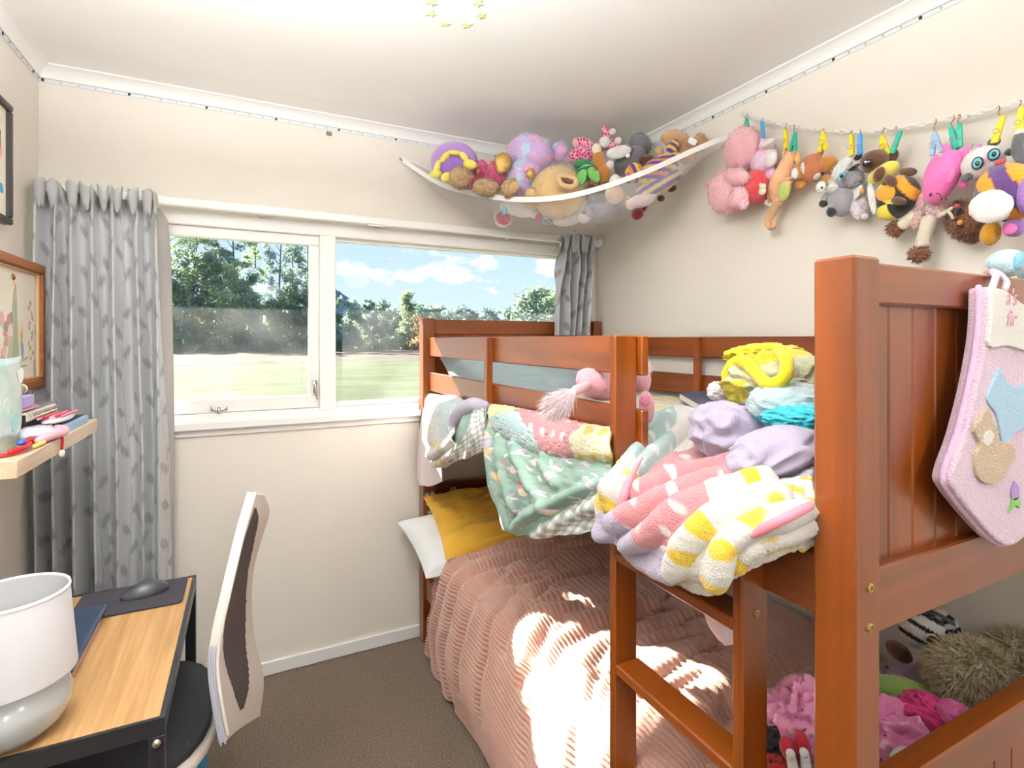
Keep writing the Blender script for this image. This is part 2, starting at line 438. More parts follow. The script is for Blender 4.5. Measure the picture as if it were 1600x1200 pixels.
# casement fastener on the sash stile and the stay on its bottom rail
mb = MB(); mb.box(.246, .262, W - .006, W + .006, 1.150, 1.205, .002); mb.tube([(.254, W - .008, 1.195), (.252, W - .026, 1.19), (.256, W - .03, 1.165), (.262, W - .03, 1.128)], [.006, .006, .005, .004], 8, 4)
mb.build('fastener', 'steel', wn)
mb = MB(); mb.box(-.135, -.075, W - .004, W + .006, 1.098, 1.108, .002); mb.tube([(-.105, W - .004, 1.105), (-.105, W - .02, 1.108), (-.105, W - .024, 1.092)], .006, 8, 4)
mb.tube([(-.132, W - .01, 1.114), (-.118, W - .014, 1.102), (-.092, W - .014, 1.102), (-.078, W - .01, 1.114)], .004, 8, 3)
mb.build('stay', 'steel', wn)

# curtain rails: the upper white track and the lower one
def rail(name, label, y, z0, z1, d, x0, x1, bracket):
    t = thing(name, ((x0 + x1) / 2, y, z0), label, 'curtain rail')
    boxo('track', (x0, x1, y - d, y, z0, z1), 'white_gloss', t, .003)
    for x in bracket: boxo('bracket', (x - .012, x + .012, y, W, z0 + .002, z1 - .002), 'white_plastic', t, .002)
    return t
t = rail('curtain_rail', 'white curtain rail running across above the window', W - .055, 1.880, 1.912, .022, L + .005, R - .03, (-.62, .05, .52, 1.15, 1.62))
MB().box(1.66, 1.695, W - .09, W - .045, 1.875, 1.915, .006).build('end_stop', 'white_plastic', t, sharp=40)
boxo('glider', (.46, .53, W - .078, W - .06, 1.873, 1.880), 'steel', t, .001)

# rear doorway casing, so the room closes behind the camera
mb = MB(); mb.box(-.31, -.25, S, S + .018, 0, 2.06, .003); mb.box(.60, .66, S, S + .018, 0, 2.06, .003); mb.box(-.31, .66, S, S + .018, 2.0, 2.06, .003)
struct(mb.build('trim_4', 'white_gloss', sharp=40))

# added fill lights out of view: bowl above the frame, globes behind the camera
def globe_fill(label, x, y, watts, rad, drop):  # added glowing globe on a cord, unseen, only brightens the room
    t = thing('globe_fill', (x, y, C), label, 'lamp')
    MB().lathe([(.001, 0), (.05, 0), (.05, -.02), (.01, -.03), (.004, -.035), (.004, -drop)], (x, y, C)).build('cord', 'white_plastic', t, sharp=40)
    gm = mat('fill_glow_%d' % len(MATS), '#fff4e2', .5, emit=watts / (math.pi * 4 * math.pi * rad * rad))
    gm.node_tree.nodes['Principled BSDF'].inputs['Emission Color'].default_value = (*FILL_COLOUR, 1)
    MB().lathe([(.03, rad * .97)] + [(rad * math.sin(a), rad * math.cos(a)) for a in np.linspace(.3, math.pi - .02, 12)], (x, y, C - drop - rad), 24).build('globe', gm, t)
def bowl_fill(label, x, y, z, watts, rad):
    """added unseen bowl that throws fill light onto the ceiling"""
    t = thing('bowl_fill', (x, y, C), label, 'lamp')
    for k in range(3):
        a = 2 * math.pi * k / 3; MB().tube([(x, y, C), (x + rad * .95 * math.cos(a), y + rad * .95 * math.sin(a), z)], .0015, 6).build('cord', 'white_plastic', t)
    o = MB().lathe([(rad, 0), (rad * .97, -.03), (rad * .8, -.065), (rad * .5, -.09), (.001, -.10)], (x, y, z), 32).build('bowl', 'white_plastic', t); so = o.modifiers.new('thickness', 'SOLIDIFY'); so.thickness = .004
    ld = bpy.data.lights.new('fill_light', 'AREA'); ld.shape = 'DISK'; ld.size = rad * 1.5; ld.energy = watts; ld.color = FILL_COLOUR  # added upward fill, bounced off the ceiling
    lo = bpy.data.objects.new('fill_light', ld); COL.objects.link(lo); lo.parent = t; lo.location = (0, 0, z - C - .012); lo.rotation_euler = (math.pi, 0, 0)
bowl_fill('added unseen white bowl fill light over the middle of the room', -.12, .60, 2.0, ROOM_FILL, .17)
globe_fill('added unseen round white globe fill light by the door', 1.0, -.70, REAR_FILL, .14, .16)
globe_fill('added unseen round white globe fill light in the hall behind the door', .2, S - .8, HALL_FILL, .14, .16)

# ================================================================== outside
mat('grass_green', '#4a5823', .9, col2='#3a4818', vscale=.35, bump=.8, bscale=6)
mat('grass_gold', '#51442c', .9, col2='#433821', vscale=.25, bump=.8, bscale=4)
mat('leaf_dark', '#a3b59e', .8, col2='#82998a', vscale=.2)
mat('leaf_mid', '#bccda0', .8, col2='#97ad8c', vscale=.25)
mat('leaf_blue', '#b3c6be', .8, col2='#90a9a2', vscale=.25)
mat('leaf_autumn', '#cfa97a', .85, col2='#a3946a', vscale=.3)
mat('trunk', '#8d8478', .9, col2='#6a6056', vscale=1)
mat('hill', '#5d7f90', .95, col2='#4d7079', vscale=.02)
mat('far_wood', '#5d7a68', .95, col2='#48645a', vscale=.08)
mat('roof_eave', '#e6e4de', .7)
GZ = -.55
for n_ in ('leaf_dark', 'leaf_mid', 'leaf_blue', 'leaf_autumn'):      # thin leaves let the low sun through
    nd = MATS[n_].node_tree.nodes; lk = MATS[n_].node_tree.links; b_ = nd['Principled BSDF']; src = b_.inputs['Base Color'].links[0].from_socket
    tl = nd.new('ShaderNodeBsdfTranslucent'); lk.new(src, tl.inputs['Color']); mx_ = nd.new('ShaderNodeMixShader'); mx_.inputs[0].default_value = .6
    lk.new(b_.outputs[0], mx_.inputs[1]); lk.new(tl.outputs[0], mx_.inputs[2]); lk.new(mx_.outputs[0], nd['Material Output'].inputs[0])
# the paddock: cut grass near the house, a rougher golden strip beyond the wire
def ground(name, label, y0, y1, nx, ny, m, amp, fr, spread):
    u = np.linspace(-1, 1, nx); v = np.linspace(0, 1, ny)
    Y = y0 + (y1 - y0) * v[:, None] ** 1.6 + 0 * u[None]; X = u[None] * (14 + spread * Y) + .55 * Y
    Z = GZ + amp * (vnoise(X / 9, Y / 9, 5, fr, 3) - .5) + amp * 1.3 * (vnoise(X / 26, Y / 3.2, 6, 4, 3) - .5)
    return tag(MB().grid(np.stack([X, Y, Z], 2)).build(name, m), label, kind='structure')
ground('ground_lawn', 'green cut paddock grass outside the window', 2.7, 50, 160, 120, 'grass_green', .16, 4, 1.2)
ground('ground_meadow', 'golden dry meadow grass beyond the fence wire', 50, 700, 100, 90, 'grass_gold', .35, 2, 1.4)
# electric fence: one white wire and its thin standards
fn = thing('wire_fence', (6, 24, GZ), 'thin white single-wire fence across the paddock', 'fence')
MB().tube([(-22, 24, .41), (-10, 24, .37), (2, 24, .41), (14, 24, .37), (26, 24, .41), (38, 24, .41)], .012, 5, 4).build('wire', 'white_plastic', fn)
for x in (-22, -10, 2, 14, 26, 38): MB().tube([(x, 24, GZ - .05), (x, 24, .45)], .014, 6).build('standard', 'white_plastic', fn)

def leaves(mb, cs, rad, per, size, rng, flat=1.0):
    cs = np.asarray(cs); k = len(cs) * per
    c = np.repeat(cs, per, 0); rr = np.repeat(np.asarray(rad), per)[:, None]
    d = rng.normal(size=(k, 3)); d /= np.linalg.norm(d, axis=1)[:, None]; d[:, 2] *= flat
    p = c + d * rr * rng.random((k, 1)) ** .45
    a = rng.normal(size=(k, 3)) * size; b = rng.normal(size=(k, 3)) * size; e = rng.normal(size=(k, 3)) * size
    mb.add(np.stack([p + a, p + b, p + e], 1).reshape(-1, 3), [(3 * i, 3 * i + 1, 3 * i + 2) for i in range(k)])

def tree(name, label, x, y, h, w, kind, m, seed, group, clumps=26, per=70, trunk=.22, size=.30, base=.35, flat=.7):
    rng = np.random.default_rng(seed); t = thing(name, (x, y, GZ), label, 'tree', group)
    tr = MB(); lean = rng.normal(size=2) * .03 * h
    top = np.array([x + lean[0], y + lean[1], GZ + h * .93])
    path = [(x, y, GZ - .3), (x + lean[0] * .3, y + lean[1] * .3, GZ + h * .35), (x + lean[0] * .7, y + lean[1] * .7, GZ + h * .7), top]
    tr.tube(path, [trunk, trunk * .75, trunk * .45, .05], 7, 4)
    cs = []; rad = []
    for k in range(clumps):
        f = base + (1 - base) * (k + rng.random()) / clumps
        if kind == 'gum': prof = .35 + .65 * math.sin(math.pi * min(1, (f - base) / (1 - base) * .85 + .12)) 
        elif kind == 'cone': prof = 1.05 - .85 * (f - base) / (1 - base)
        else: prof = math.sin(math.pi * (.12 + .8 * (f - base) / (1 - base))) ** .7
        a = rng.random() * 2 * math.pi; q = w * prof * (.35 + .65 * rng.random())
        p = (x + lean[0] * f + q * math.cos(a), y + lean[1] * f + q * math.sin(a), GZ + h * f)
        cs.append(p); rad.append(w * (.26 if kind == 'gum' else .42) * (.7 + .6 * rng.random()))
        if kind == 'gum' and k % 2 == 0: tr.tube([(x + lean[0] * f * .8, y + lean[1] * f * .8, GZ + h * (f - .08)), p], [.07, .03], 5)
    tr.build('trunk', 'trunk', t)
    mb = MB(); leaves(mb, cs, rad, per, size, rng, flat); mb.build('crown', m, t, smooth=False)
    return t
# tall gums on the left, seen against the sky
gx = [(-15.5, 104, 25.5, 5.0), (-11.0, 108, 25, 3.6), (-8.5, 101, 19.5, 4.0), (-5.5, 107, 27, 3.6), (-1.6, 103, 25, 3.6), (1.4, 109, 22.5, 3.2), (4.6, 104, 24.5, 3.6), (7.6, 108, 21, 3.2), (-13, 112, 28, 5), (10.0, 104, 24.5, 3.3), (11.8, 108, 20, 2.8)]
gl_ = ['gum tree at the left edge of the window beside the curtain', 'slim tall gum with bare trunk second from the curtain', 'shorter leafy gum in front of the tall ones near the curtain', 'tallest gum tree left of the middle of the sash', 'tall open gum in the middle of the sash view', 'gum with thin airy crown just right of the middle of the sash', 'tall gum with rounded crown in the right half of the sash', 'lower gum between the two right-hand tall gums', 'dense gum behind the others by the curtain edge', 'last tall gum before the open sky, spreading crown', 'low gum at the right end of the grove, beside the hill']
for i, (x, y, h, w) in enumerate(gx):
    tree('gum_tree', gl_[i], x, y, h, w, 'gum', ('leaf_blue', 'leaf_dark', 'leaf_mid')[i % 3], 11 + i, 'tall gum trees on the left', clumps=34, per=60, size=.22, trunk=.26, base=.30)
ORD = 'first second third fourth fifth sixth seventh eighth ninth tenth eleventh twelfth thirteenth fourteenth fifteenth sixteenth seventeenth eighteenth nineteenth twentieth twenty-first twenty-second twenty-third twenty-fourth'.split()
# understorey below the gums
rng = np.random.default_rng(3); k = 0
for x in np.arange(-17, 14.5, 1.55):
    h = 7.5 + 5.5 * rng.random() - (4 if x > 11 else 0) + (3 if x < -3 else 0)
    tree('bushy_tree', ORD[k] + ' bushy tree from the curtain in the thicket under the gums', x, 98 + 5 * rng.random(), h, 1.9 + .6 * rng.random(), 'round', ('leaf_mid', 'leaf_dark', 'leaf_blue')[k % 3], 100 + k, 'thicket under the gums', clumps=22, per=60, size=.28, base=.08, trunk=.15); k += 1
for x in np.arange(-16, 15, 2.2):
    tree('low_shrub', ORD[int(round((x + 16) / 2.2))] + ' low dark shrub from the curtain at the foot of the thicket', x, 95 + rng.random(), 2.0 + .7 * rng.random(), 1.7, 'round', 'leaf_dark', 150 + k, 'shrubs at the foot of the thicket', clumps=10, per=50, size=.22, base=.05, trunk=.06); k += 1
# the tree line right of the mullion
for i, x in enumerate(np.arange(15.2, 40, 2.1)):
    h = 7.2 + 1.8 * rng.random() + (1.2 if x < 24 else 0)
    tree('dark_tree', ORD[i] + ' dark evergreen to the right of the mullion', x, 104 + 6 * rng.random(), h, 1.9 + .5 * rng.random(), 'round', ('leaf_dark', 'leaf_blue')[i % 2], 200 + i, 'evergreens right of the mullion', clumps=24, per=60, size=.26, base=.05, trunk=.16)
for i, x in enumerate(np.arange(15, 38, 1.9)):
    tree('hedge_shrub', ORD[i] + ' rounded shrub right of the mullion before the tree line', x, 97 + 2 * rng.random(), 1.8 + 1.2 * rng.random(), 1.3, 'round', ('leaf_mid', 'leaf_dark')[i % 2], 240 + i, 'shrubs before the right tree line', clumps=9, per=50, size=.2, base=.05, trunk=.06)
tree('feathery_tree', 'tall feathery grey-green tree standing above the right tree line', 26.4, 96, 10.6, 2.2, 'cone', 'leaf_mid', 300, None, clumps=40, per=60, size=.2, base=.1)
tree('autumn_tree', 'bare russet autumn tree beside the bunk bed post', 27.6, 93, 6.4, 2.3, 'round', 'leaf_autumn', 301, None, clumps=26, per=45, size=.16, base=.08)
tree('autumn_shrub', 'russet shrub low at the bunk bed post', 29.0, 90, 3.8, 2.6, 'round', 'leaf_autumn', 302, None, clumps=18, per=45, size=.16, base=.05)
tree('spreading_tree', 'big rounded tree rising behind the headboard near the right curtain', 58.0, 104, 13.0, 5.0, 'round', 'leaf_dark', 303, None, clumps=44, per=80, size=.32, base=.15)
tree('spreading_tree', 'big green tree hidden partly by the right curtain', 65.0, 104, 13.5, 5.0, 'round', 'leaf_mid', 304, None, clumps=44, per=80, size=.32, base=.15)
for i, x in enumerate(np.arange(38, 60, 2.4)):
    tree('far_tree', ORD[i] + ' rounded tree from the left in the line above the headboard', x, 118 + 8 * rng.random(), 8.6 + 1.6 * rng.random(), 2.4, 'round', ('leaf_blue', 'leaf_dark')[i % 2], 330 + i, 'trees above the headboard', clumps=22, per=55, size=.3, base=.05, trunk=.18)
# wooded ridge and the mountain
def ridge_hill(name, label, m, pts, depth, top_amp, seed):
    pts = np.asarray(pts, float); P = cr1(pts, 14); n = len(P)
    r = np.random.default_rng(seed); zt = P[:, 2] * (1 + top_amp * (r.random(n) - .5))
    rows = []
    for f, hf in ((0, 0), (.25, .45), (.5, .78), (.8, .97), (1.0, 1.0), (1.4, .6), (2.0, 0)):
        jit = top_amp * (r.random(n) - .5) * P[:, 2] * hf * .6
        rows.append(np.c_[P[:, 0], P[:, 1] + depth * f, GZ + (zt - GZ) * hf + jit])
    return tag(MB().grid(np.array(rows)).build(name, m), label, 'hill')
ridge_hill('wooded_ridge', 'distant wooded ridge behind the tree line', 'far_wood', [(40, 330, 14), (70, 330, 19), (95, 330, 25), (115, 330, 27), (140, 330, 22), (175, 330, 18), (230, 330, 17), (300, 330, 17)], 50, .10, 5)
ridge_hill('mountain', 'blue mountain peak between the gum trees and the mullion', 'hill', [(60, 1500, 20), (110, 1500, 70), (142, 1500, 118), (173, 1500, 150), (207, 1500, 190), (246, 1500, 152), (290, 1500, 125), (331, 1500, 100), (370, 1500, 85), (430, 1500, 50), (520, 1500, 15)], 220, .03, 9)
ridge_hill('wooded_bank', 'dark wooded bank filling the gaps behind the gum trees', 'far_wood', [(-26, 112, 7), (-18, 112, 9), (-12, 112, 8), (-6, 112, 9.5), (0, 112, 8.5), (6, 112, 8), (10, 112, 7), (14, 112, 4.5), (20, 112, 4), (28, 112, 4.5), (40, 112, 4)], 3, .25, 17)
# eaves outside: the soffit that keeps the high sun out of the top of the window
mb = MB(); mb.box(-3, 4.5, W + .12, 3.22, 2.14, 2.2); mb.box(-3, 4.5, 3.2, 3.25, 2.06, 2.24)
struct(mb.build('roof_eaves', 'roof_eave', smooth=False))

# ================================================================== bunk bed
BX0, BX1, BN, BF = .71, 1.70, .421, 2.398
bed = thing('bunk_bed', (1.2, 1.4, 0), 'honey-stained wooden bunk bed with ladder along the right wall', 'bed')
PW = .058
for x in (BX0, BX1 - PW):
    boxo('post', (x, x + PW, BN, BN + PW, 0, 1.492), 'bed_wood_z', bed, .004)
    boxo('post', (x, x + PW, BF - .066, BF, 0, 1.477), 'bed_wood_z', bed, .004)
def end_board(y0, y1, ztop, zr, zb0, zb1, yp0, yp1, nm):
    b = MB().box(BX0 + PW - .002, BX1 - PW + .002, y0, y1, zr, ztop, .003).build(nm, 'bed_wood_x', bed, smooth=False)
    MB().box(BX0 + PW - .002, BX1 - PW + .002, y0, y1, zb0, zb1, .003).build('bottom_rail', 'bed_wood_x', b, smooth=False)
    x = BX0 + PW
    while x < BX1 - PW - .005:                       # tongue-and-groove boards
        x1 = min(x + .0625, BX1 - PW)
        MB().box(x + .0006, x1 - .0006, yp0, yp1, zb1 - .004, zr + .004, .0028).build('plank', 'bed_wood_z', b, smooth=False)
        x = x1
end_board(.430, .462, 1.486, 1.429, .974, 1.064, .445, .458, 'footboard')
end_board(.430, .466, .748, .680, .10, .18, .445, .458, 'lower_footboard')
end_board(BF - .05, BF - .018, 1.472, 1.405, .974, 1.064, BF - .04, BF - .027, 'headboard')
end_board(BF - .05, BF - .018, .712, .640, .10, .18, BF - .04, BF - .027, 'lower_headboard')
for z0, z1 in ((1.304, 1.389), (1.147, 1.232)):
    boxo('guard_rail', (.733, .753, .868, BF - .06, z0, z1), 'bed_wood', bed, .003)
    boxo('guard_rail', (1.668, 1.688, BN + PW, BF - .06, z0 + .002, z1 + .002), 'bed_wood', bed, .003)
boxo('rail_post', (.711, .733, 1.618, 1.648, .985, 1.387), 'bed_wood_z', bed, .002)
boxo('rail_post', (1.648, 1.668, 1.60, 1.632, .985, 1.389), 'bed_wood_z', bed, .002)
for x0 in (.722, 1.645):
    boxo('side_rail', (x0, x0 + .024, BN + PW, BF - .066, .988, 1.076), 'bed_wood', bed, .003)
    boxo('side_rail', (x0, x0 + .024, BN + PW, BF - .066, .20, .30), 'bed_wood', bed, .003)
boxo('ladder_stringer', (.675, .733, .882, .902, .0, 1.389), 'bed_wood_z', bed, .003)
boxo('ladder_stringer', (.675, .733, .568, .588, .0, 1.068), 'bed_wood_z', bed, .003)
for z in (.945, .712, .478, .245): boxo('rung', (.675, .735, .588, .882, z - .021, z), 'bed_wood', bed, .003)
for k in range(12):
    y = .55 + k * .155
    for z in (.985, .28): boxo('slat', (.746, 1.645, y, y + .07, z, z + .018), 'bed_wood_x', bed, .002)
mat('brass', '#c9b27a', .35, metal=1.0)
def bolt(x, y, z):
    v = [(x + r * math.cos(a), y - d, z + r * math.sin(a)) for r, d in ((.0066, 0), (.0066, .0022), (.005, .003), (.0032, .003), (.003, .0005), (.0001, .0005)) for a in np.linspace(0, 2 * math.pi, 14, endpoint=False)]
    MB().grid(np.array(v).reshape(6, 14, 3), wrap=True).build('bolt', 'brass', bed, sharp=35)
bolt(.705, .568, .955); bolt(.742, BN, 1.049); bolt(.742, BN, .996)
bolt(.705, .882, .955)
# little stickers on the lower headboard and its post
mat('sticker_cream', '#d8cfa6', .5); mat('sticker_green', '#7d9a62', .5); mat('sticker_white', '#eceaea', .5); mat('sticker_teal', '#76a9a3', .5); mat('sticker_pink', '#d99a9d', .5)
for x, z, ms, w in ((.727, .672, 'sticker_green', .013), (.752, .675, 'sticker_pink', .012), (.738, .635, 'sticker_white', .016), (.742, .590, 'sticker_teal', .014), (.725, .545, 'sticker_cream', .013)):
    y = BF - .0665
    o = MB().prism([(x + w * math.cos(a) * (1 + .18 * math.cos(5 * a)), z + .9 * w * math.sin(a)) for a in np.linspace(0, 2 * math.pi, 16, endpoint=False)], lambda a, b, t: (a, t, b), y - .0012, y).build('sticker', ms, bed, smooth=False)
    MB().prism([(x + .5 * w * math.cos(a), z + .4 * w * math.sin(a)) for a in np.linspace(0, 2 * math.pi, 7, endpoint=False)], lambda a, b, t: (a, t, b), y - .0018, y - .001).build('print', 'sticker_cream' if ms != 'sticker_cream' else 'sticker_green', o, smooth=False)
o = boxo('sticker', (.845, .872, BF - .0515, BF - .05, .660, .688), 'sticker_cream', bed, 0)
MB().prism([(.8585 + .008 * math.cos(a), .674 + .008 * math.sin(a)) for a in np.linspace(0, 2 * math.pi, 8, endpoint=False)], lambda a, b, t: (a, t, b), BF - .053, BF - .051).build('print', 'sticker_green', o, smooth=False)

# ================================================================== left side: curtains, pictures, shelf, desk, lamp, chair
def gr(v): return np.array([v, v, v])
# ------------------------------------------------------------------ curtains: pleated heading, soft folds, woven leaf pattern
mat('curtain_fabric', rough=.42, attr=True, bump=.15, bscale=500, sheen=.3)
mat('curtain_lining', '#f1eedc', .7)
def leaf_pattern(s, z, seed):
    """sprigs of oval leaves along wavy stems, in cloth metres"""
    m = np.zeros(s.shape, bool)
    for k in range(-1, 14):
        sx = k * .098 + .016 * np.sin(z * 7 + k * 2.1)
        q = (z + .03 * (k % 3)) / .070; row = np.floor(q); fz = (q - row - .5) * .070
        side = np.where((row.astype(int) + k) % 2 == 0, 1, -1)
        dx = (s - sx - side * .026); a = side * .75
        u = dx * np.cos(a) + fz * np.sin(a); w = -dx * np.sin(a) + fz * np.cos(a)
        m |= ((u / .028) ** 2 + (w / .0145) ** 2 < 1) & (((row * 7 + k * 3).astype(int) % 5) != 0)
        m |= np.abs(s - sx) < .0016
    return m
def curtain(name, label, xs_top, xs_mid, xs_bot, y, z_top, z_bot, folds, width, seed, nu=260, nv=150, gath=.03):
    t = thing(name, ((xs_top[0] + xs_top[1]) / 2, y, z_bot), label, 'curtain', 'grey curtains at the window')
    u = np.linspace(0, 1, nu); v = np.linspace(0, 1, nv)          # u across, v from top to bottom
    V, U = np.meshgrid(v, u, indexing='ij')
    l = np.where(V < .5, xs_top[0] + (xs_mid[0] - xs_top[0]) * V * 2, xs_mid[0] + (xs_bot[0] - xs_mid[0]) * (V * 2 - 1))
    r = np.where(V < .5, xs_top[1] + (xs_mid[1] - xs_top[1]) * V * 2, xs_mid[1] + (xs_bot[1] - xs_mid[1]) * (V * 2 - 1))
    ph = U * folds * 2 * math.pi + 1.1 * np.sin(2.3 * V + seed) + 9.0 * (vnoise(U, V * .25, seed, 3, 2) - .5)
    head = np.exp(-(V / .035) ** 2)
    amp = (.018 + .022 * np.minimum(V * 3, 1)) * (.5 + vnoise(U, V * .3, seed + 7, 5, 2))
    ruff = gath * head * np.sin(U * folds * 4 * math.pi + seed) 
    Yd = y - amp * np.sin(ph) * (1 - .35 * head) - ruff - .02 * vnoise(U, V, seed + 3, 4, 3)
    X = l + (r - l) * U + .006 * np.cos(ph) + .008 * head * np.sin(U * 40 + seed)
    Z = z_top + (z_bot - z_top) * V + .014 * head * np.sin(U * folds * 4 * math.pi + 1.2 + seed) + .004 * np.sin(U * 60) * head
    pat = leaf_pattern(U * width, Z, seed)
    base = np.array(lin('#b7b9bb')); dk = np.array(lin('#8d8e91'))
    c = np.where(pat[..., None], dk, base); 
    mb = MB(); mb.grid(np.stack([X, Yd, Z], 2), c); cl_ = mb.build('drape', 'curtain_fabric', t)
    so = cl_.modifiers.new('thickness', 'SOLIDIFY'); so.thickness = .003
    # lining behind, showing at the heading
    k = 6; mb = MB(); mb.grid(np.stack([X, Yd + .006 + .012 * head, Z + .004 * head], 2)[:max(8, nv // 10), ::2]); mb.build('lining', 'curtain_lining', t)
    # pinch pleats at the heading
    for i in range(int(folds * 1.3)):
        x = xs_top[0] + (xs_top[1] - xs_top[0]) * (i + .5) / int(folds * 1.3)
        mb = MB(); n0 = 9; P = []
        for q in np.linspace(0, 1, 7):
            w = .013 * (1 - q) ** .6 + .003; zz = z_top + .012 - .085 * q
            P.append([(x + w * math.sin(a) + .006 * math.sin(i * 3 + seed), y - .030 - .012 * (1 - q) - w * .9 * math.cos(a), zz + .008 * math.sin(a * 2 + i)) for a in np.linspace(-2.2, 2.2, n0)])
        P = np.array(P); mb.grid(P, np.broadcast_to(base * .95, P.shape)); o = mb.build('pleat', 'curtain_fabric', t)
        so = o.modifiers.new('thickness', 'SOLIDIFY'); so.thickness = .002
    return t
curtain('curtain', 'long grey leaf-patterned curtain hanging beside the desk', (-.645, -.300), (-.645, -.262), (-.650, -.252), W - .105, 1.895, .10, 6.5, 1.0, 1)
curtain('curtain', 'short gathered grey curtain tucked behind the headboard', (1.425, 1.60), (1.385, 1.600), (1.37, 1.595), W - .105, 1.895, 1.40, 5, .7, 5, 160, 80, .02)
# the dark unlined return edge of the left curtain, turned to the window
cu = cloth('curtain_return', [[(-0.313, 2.335, 1.881), (-0.29, 2.34, 1.856), (-0.271, 2.35, 1.824)], [(-0.307, 2.33, 1.687), (-0.278, 2.34, 1.691), (-0.262, 2.355, 1.67)], [(-0.301, 2.33, 1.405), (-0.274, 2.34, 1.405), (-0.256, 2.355, 1.405)], [(-0.293, 2.33, 1.05), (-0.27, 2.34, 1.042), (-0.252, 2.355, 1.034)], [(-0.285, 2.33, 0.505), (-0.266, 2.34, 0.498), (-0.254, 2.355, 0.489)], [(-0.285, 2.33, 0.15), (-0.266, 2.34, 0.14), (-0.258, 2.355, 0.129)]], 40, 14, mat('curtain_back', '#a39f9c', .6), thick=.002)
tag(cu, 'plain taupe turned-back edge of the long grey curtain against the window', 'curtain')

# ------------------------------------------------------------------ framed pictures on the left wall
mat('frame_black', '#3a3935', .45); mat('frame_wood', '#a9683a', .4, grain=(20, 3, 20), col2='#86502a'); mat('frame_gilt', '#c8a878', .5)
mat('paper', '#f2ecdb', .8); mat('mount', '#ece9d8', .8)
P_ = lambda hexc: mat('print_' + hexc[1:], hexc, .8) if 'print_' + hexc[1:] not in MATS else MATS['print_' + hexc[1:]]
def frame(name, label, y0, y1, z0, z1, x, w, d, m, inner=None):
    t = thing(name, (L, (y0 + y1) / 2, z0), label, 'picture')
    for nm, b in (('frame_rail', (L, x, y0, y1, z1 - w, z1)), ('frame_rail', (L, x, y0, y1, z0, z0 + w)), ('frame_stile', (L, x, y1 - w, y1, z0 + w, z1 - w)), ('frame_stile', (L, x, y0, y0 + w, z0 + w, z1 - w))):
        o = boxo(nm, b, m, t, .004)
    if inner:
        mb = MB(); q = .008
        for b in ((y0 + w, y1 - w, z1 - w - q, z1 - w), (y0 + w, y1 - w, z0 + w, z0 + w + q), (y1 - w - q, y1 - w, z0 + w, z1 - w), (y0 + w, y0 + w + q, z0 + w, z1 - w)):
            mb.box(L, x - .008, b[0], b[1], b[2], b[3], .002)
        mb.build('inner_moulding', inner, t, smooth=False)
    s = MB().box(L, x - d, y0 + w, y1 - w, z0 + w, z1 - w).build('sheet', 'paper', t, smooth=False)
    return t, s, x - d
def blotch(s, x, y, z, ry, rz, hexc, deg=0, n=14, wob=.15, lift=.0006, nm='print', seed=0):
    r = random.Random(seed + int(y * 1e4) + int(z * 1e4)); ph = r.random() * 6; a0 = math.radians(deg)
    poly = []
    for k in range(n):
        a = 2 * math.pi * k / n; q = 1 + wob * math.sin(3 * a + ph)
        u, v = ry * q * math.cos(a), rz * q * math.sin(a)
        poly.append((y + u * math.cos(a0) - v * math.sin(a0), z + u * math.sin(a0) + v * math.cos(a0)))
    return MB().prism(poly, lambda a, b, t: (t, a, b), x, x + lift).build(nm, P_(hexc), s, smooth=False)
t, s, fx = frame('framed_print', 'black-framed pale print with a pink shape, upper left on the wall', 1.80, 2.092, 1.722, 2.080, -.632, .020, .012, 'frame_black')
blotch(s, fx, 2.015, 1.925, .030, .020, '#efa3a0'); blotch(s, fx, 1.985, 1.90, .03, .012, '#f3b9b2', 20); blotch(s, fx, 2.028, 1.955, .012, .018, '#9b9a94'); blotch(s, fx, 2.03, 1.98, .006, .012, '#6f6e6a', 20)
blotch(s, fx, 2.035, 1.82, .02, .014, '#5d9fd0'); blotch(s, fx, 2.02, 1.845, .010, .022, '#7fb3d8'); blotch(s, fx, 1.97, 1.80, .03, .012, '#8fb9a0'); blotch(s, fx, 1.99, 2.02, .05, .02, '#d8e8ec')
t, s, fx = frame('framed_picture', 'brown wooden frame with a vintage lady and flowers above the shelf', 1.72, 2.300, 1.222, 1.628, -.612, .030, .018, 'frame_wood', 'frame_gilt')
# figure in a long sage dress with flowers, a small child and foliage
dress = [(-.018, .10), (-.010, .13), (.004, .135), (.014, .12), (.020, .06), (.034, -.04), (.040, -.095), (-.06, -.10), (-.045, -.03), (-.028, .04)]
MB().prism([(2.092 + a, 1.40 + b) for a, b in dress], lambda a, b, t: (t, a, b), fx, fx + .0006).build('print', P_('#c2c4aa'), s, smooth=False)
MB().prism([(2.096 + a * .5, 1.39 + b * .8) for a, b in dress], lambda a, b, t: (t, a, b), fx + .0006, fx + .001).build('print', P_('#adb195'), s, smooth=False)
blotch(s, fx, 2.090, 1.552, .012, .015, '#e6c9a8'); blotch(s, fx, 2.082, 1.567, .014, .010, '#9a6f4c'); blotch(s, fx, 2.098, 1.535, .005, .012, '#c98f6a')
r = random.Random(2)
for k in range(16):
    y, z = 1.93 + r.random() * .13, 1.30 + r.random() * .15
    blotch(s, fx, y, z, .012 + .014 * r.random(), .012 + .01 * r.random(), ('#e3b9bb', '#d3959f', '#b9b79a', '#9aa081', '#efe1d6')[k % 5], r.random() * 90, lift=.0007 + .0001 * k)
blotch(s, fx, 2.145, 1.395, .010, .026, '#e0b673'); blotch(s, fx, 2.146, 1.428, .008, .009, '#e8cfae'); blotch(s, fx, 2.150, 1.350, .012, .030, '#9fb4cf', 12)
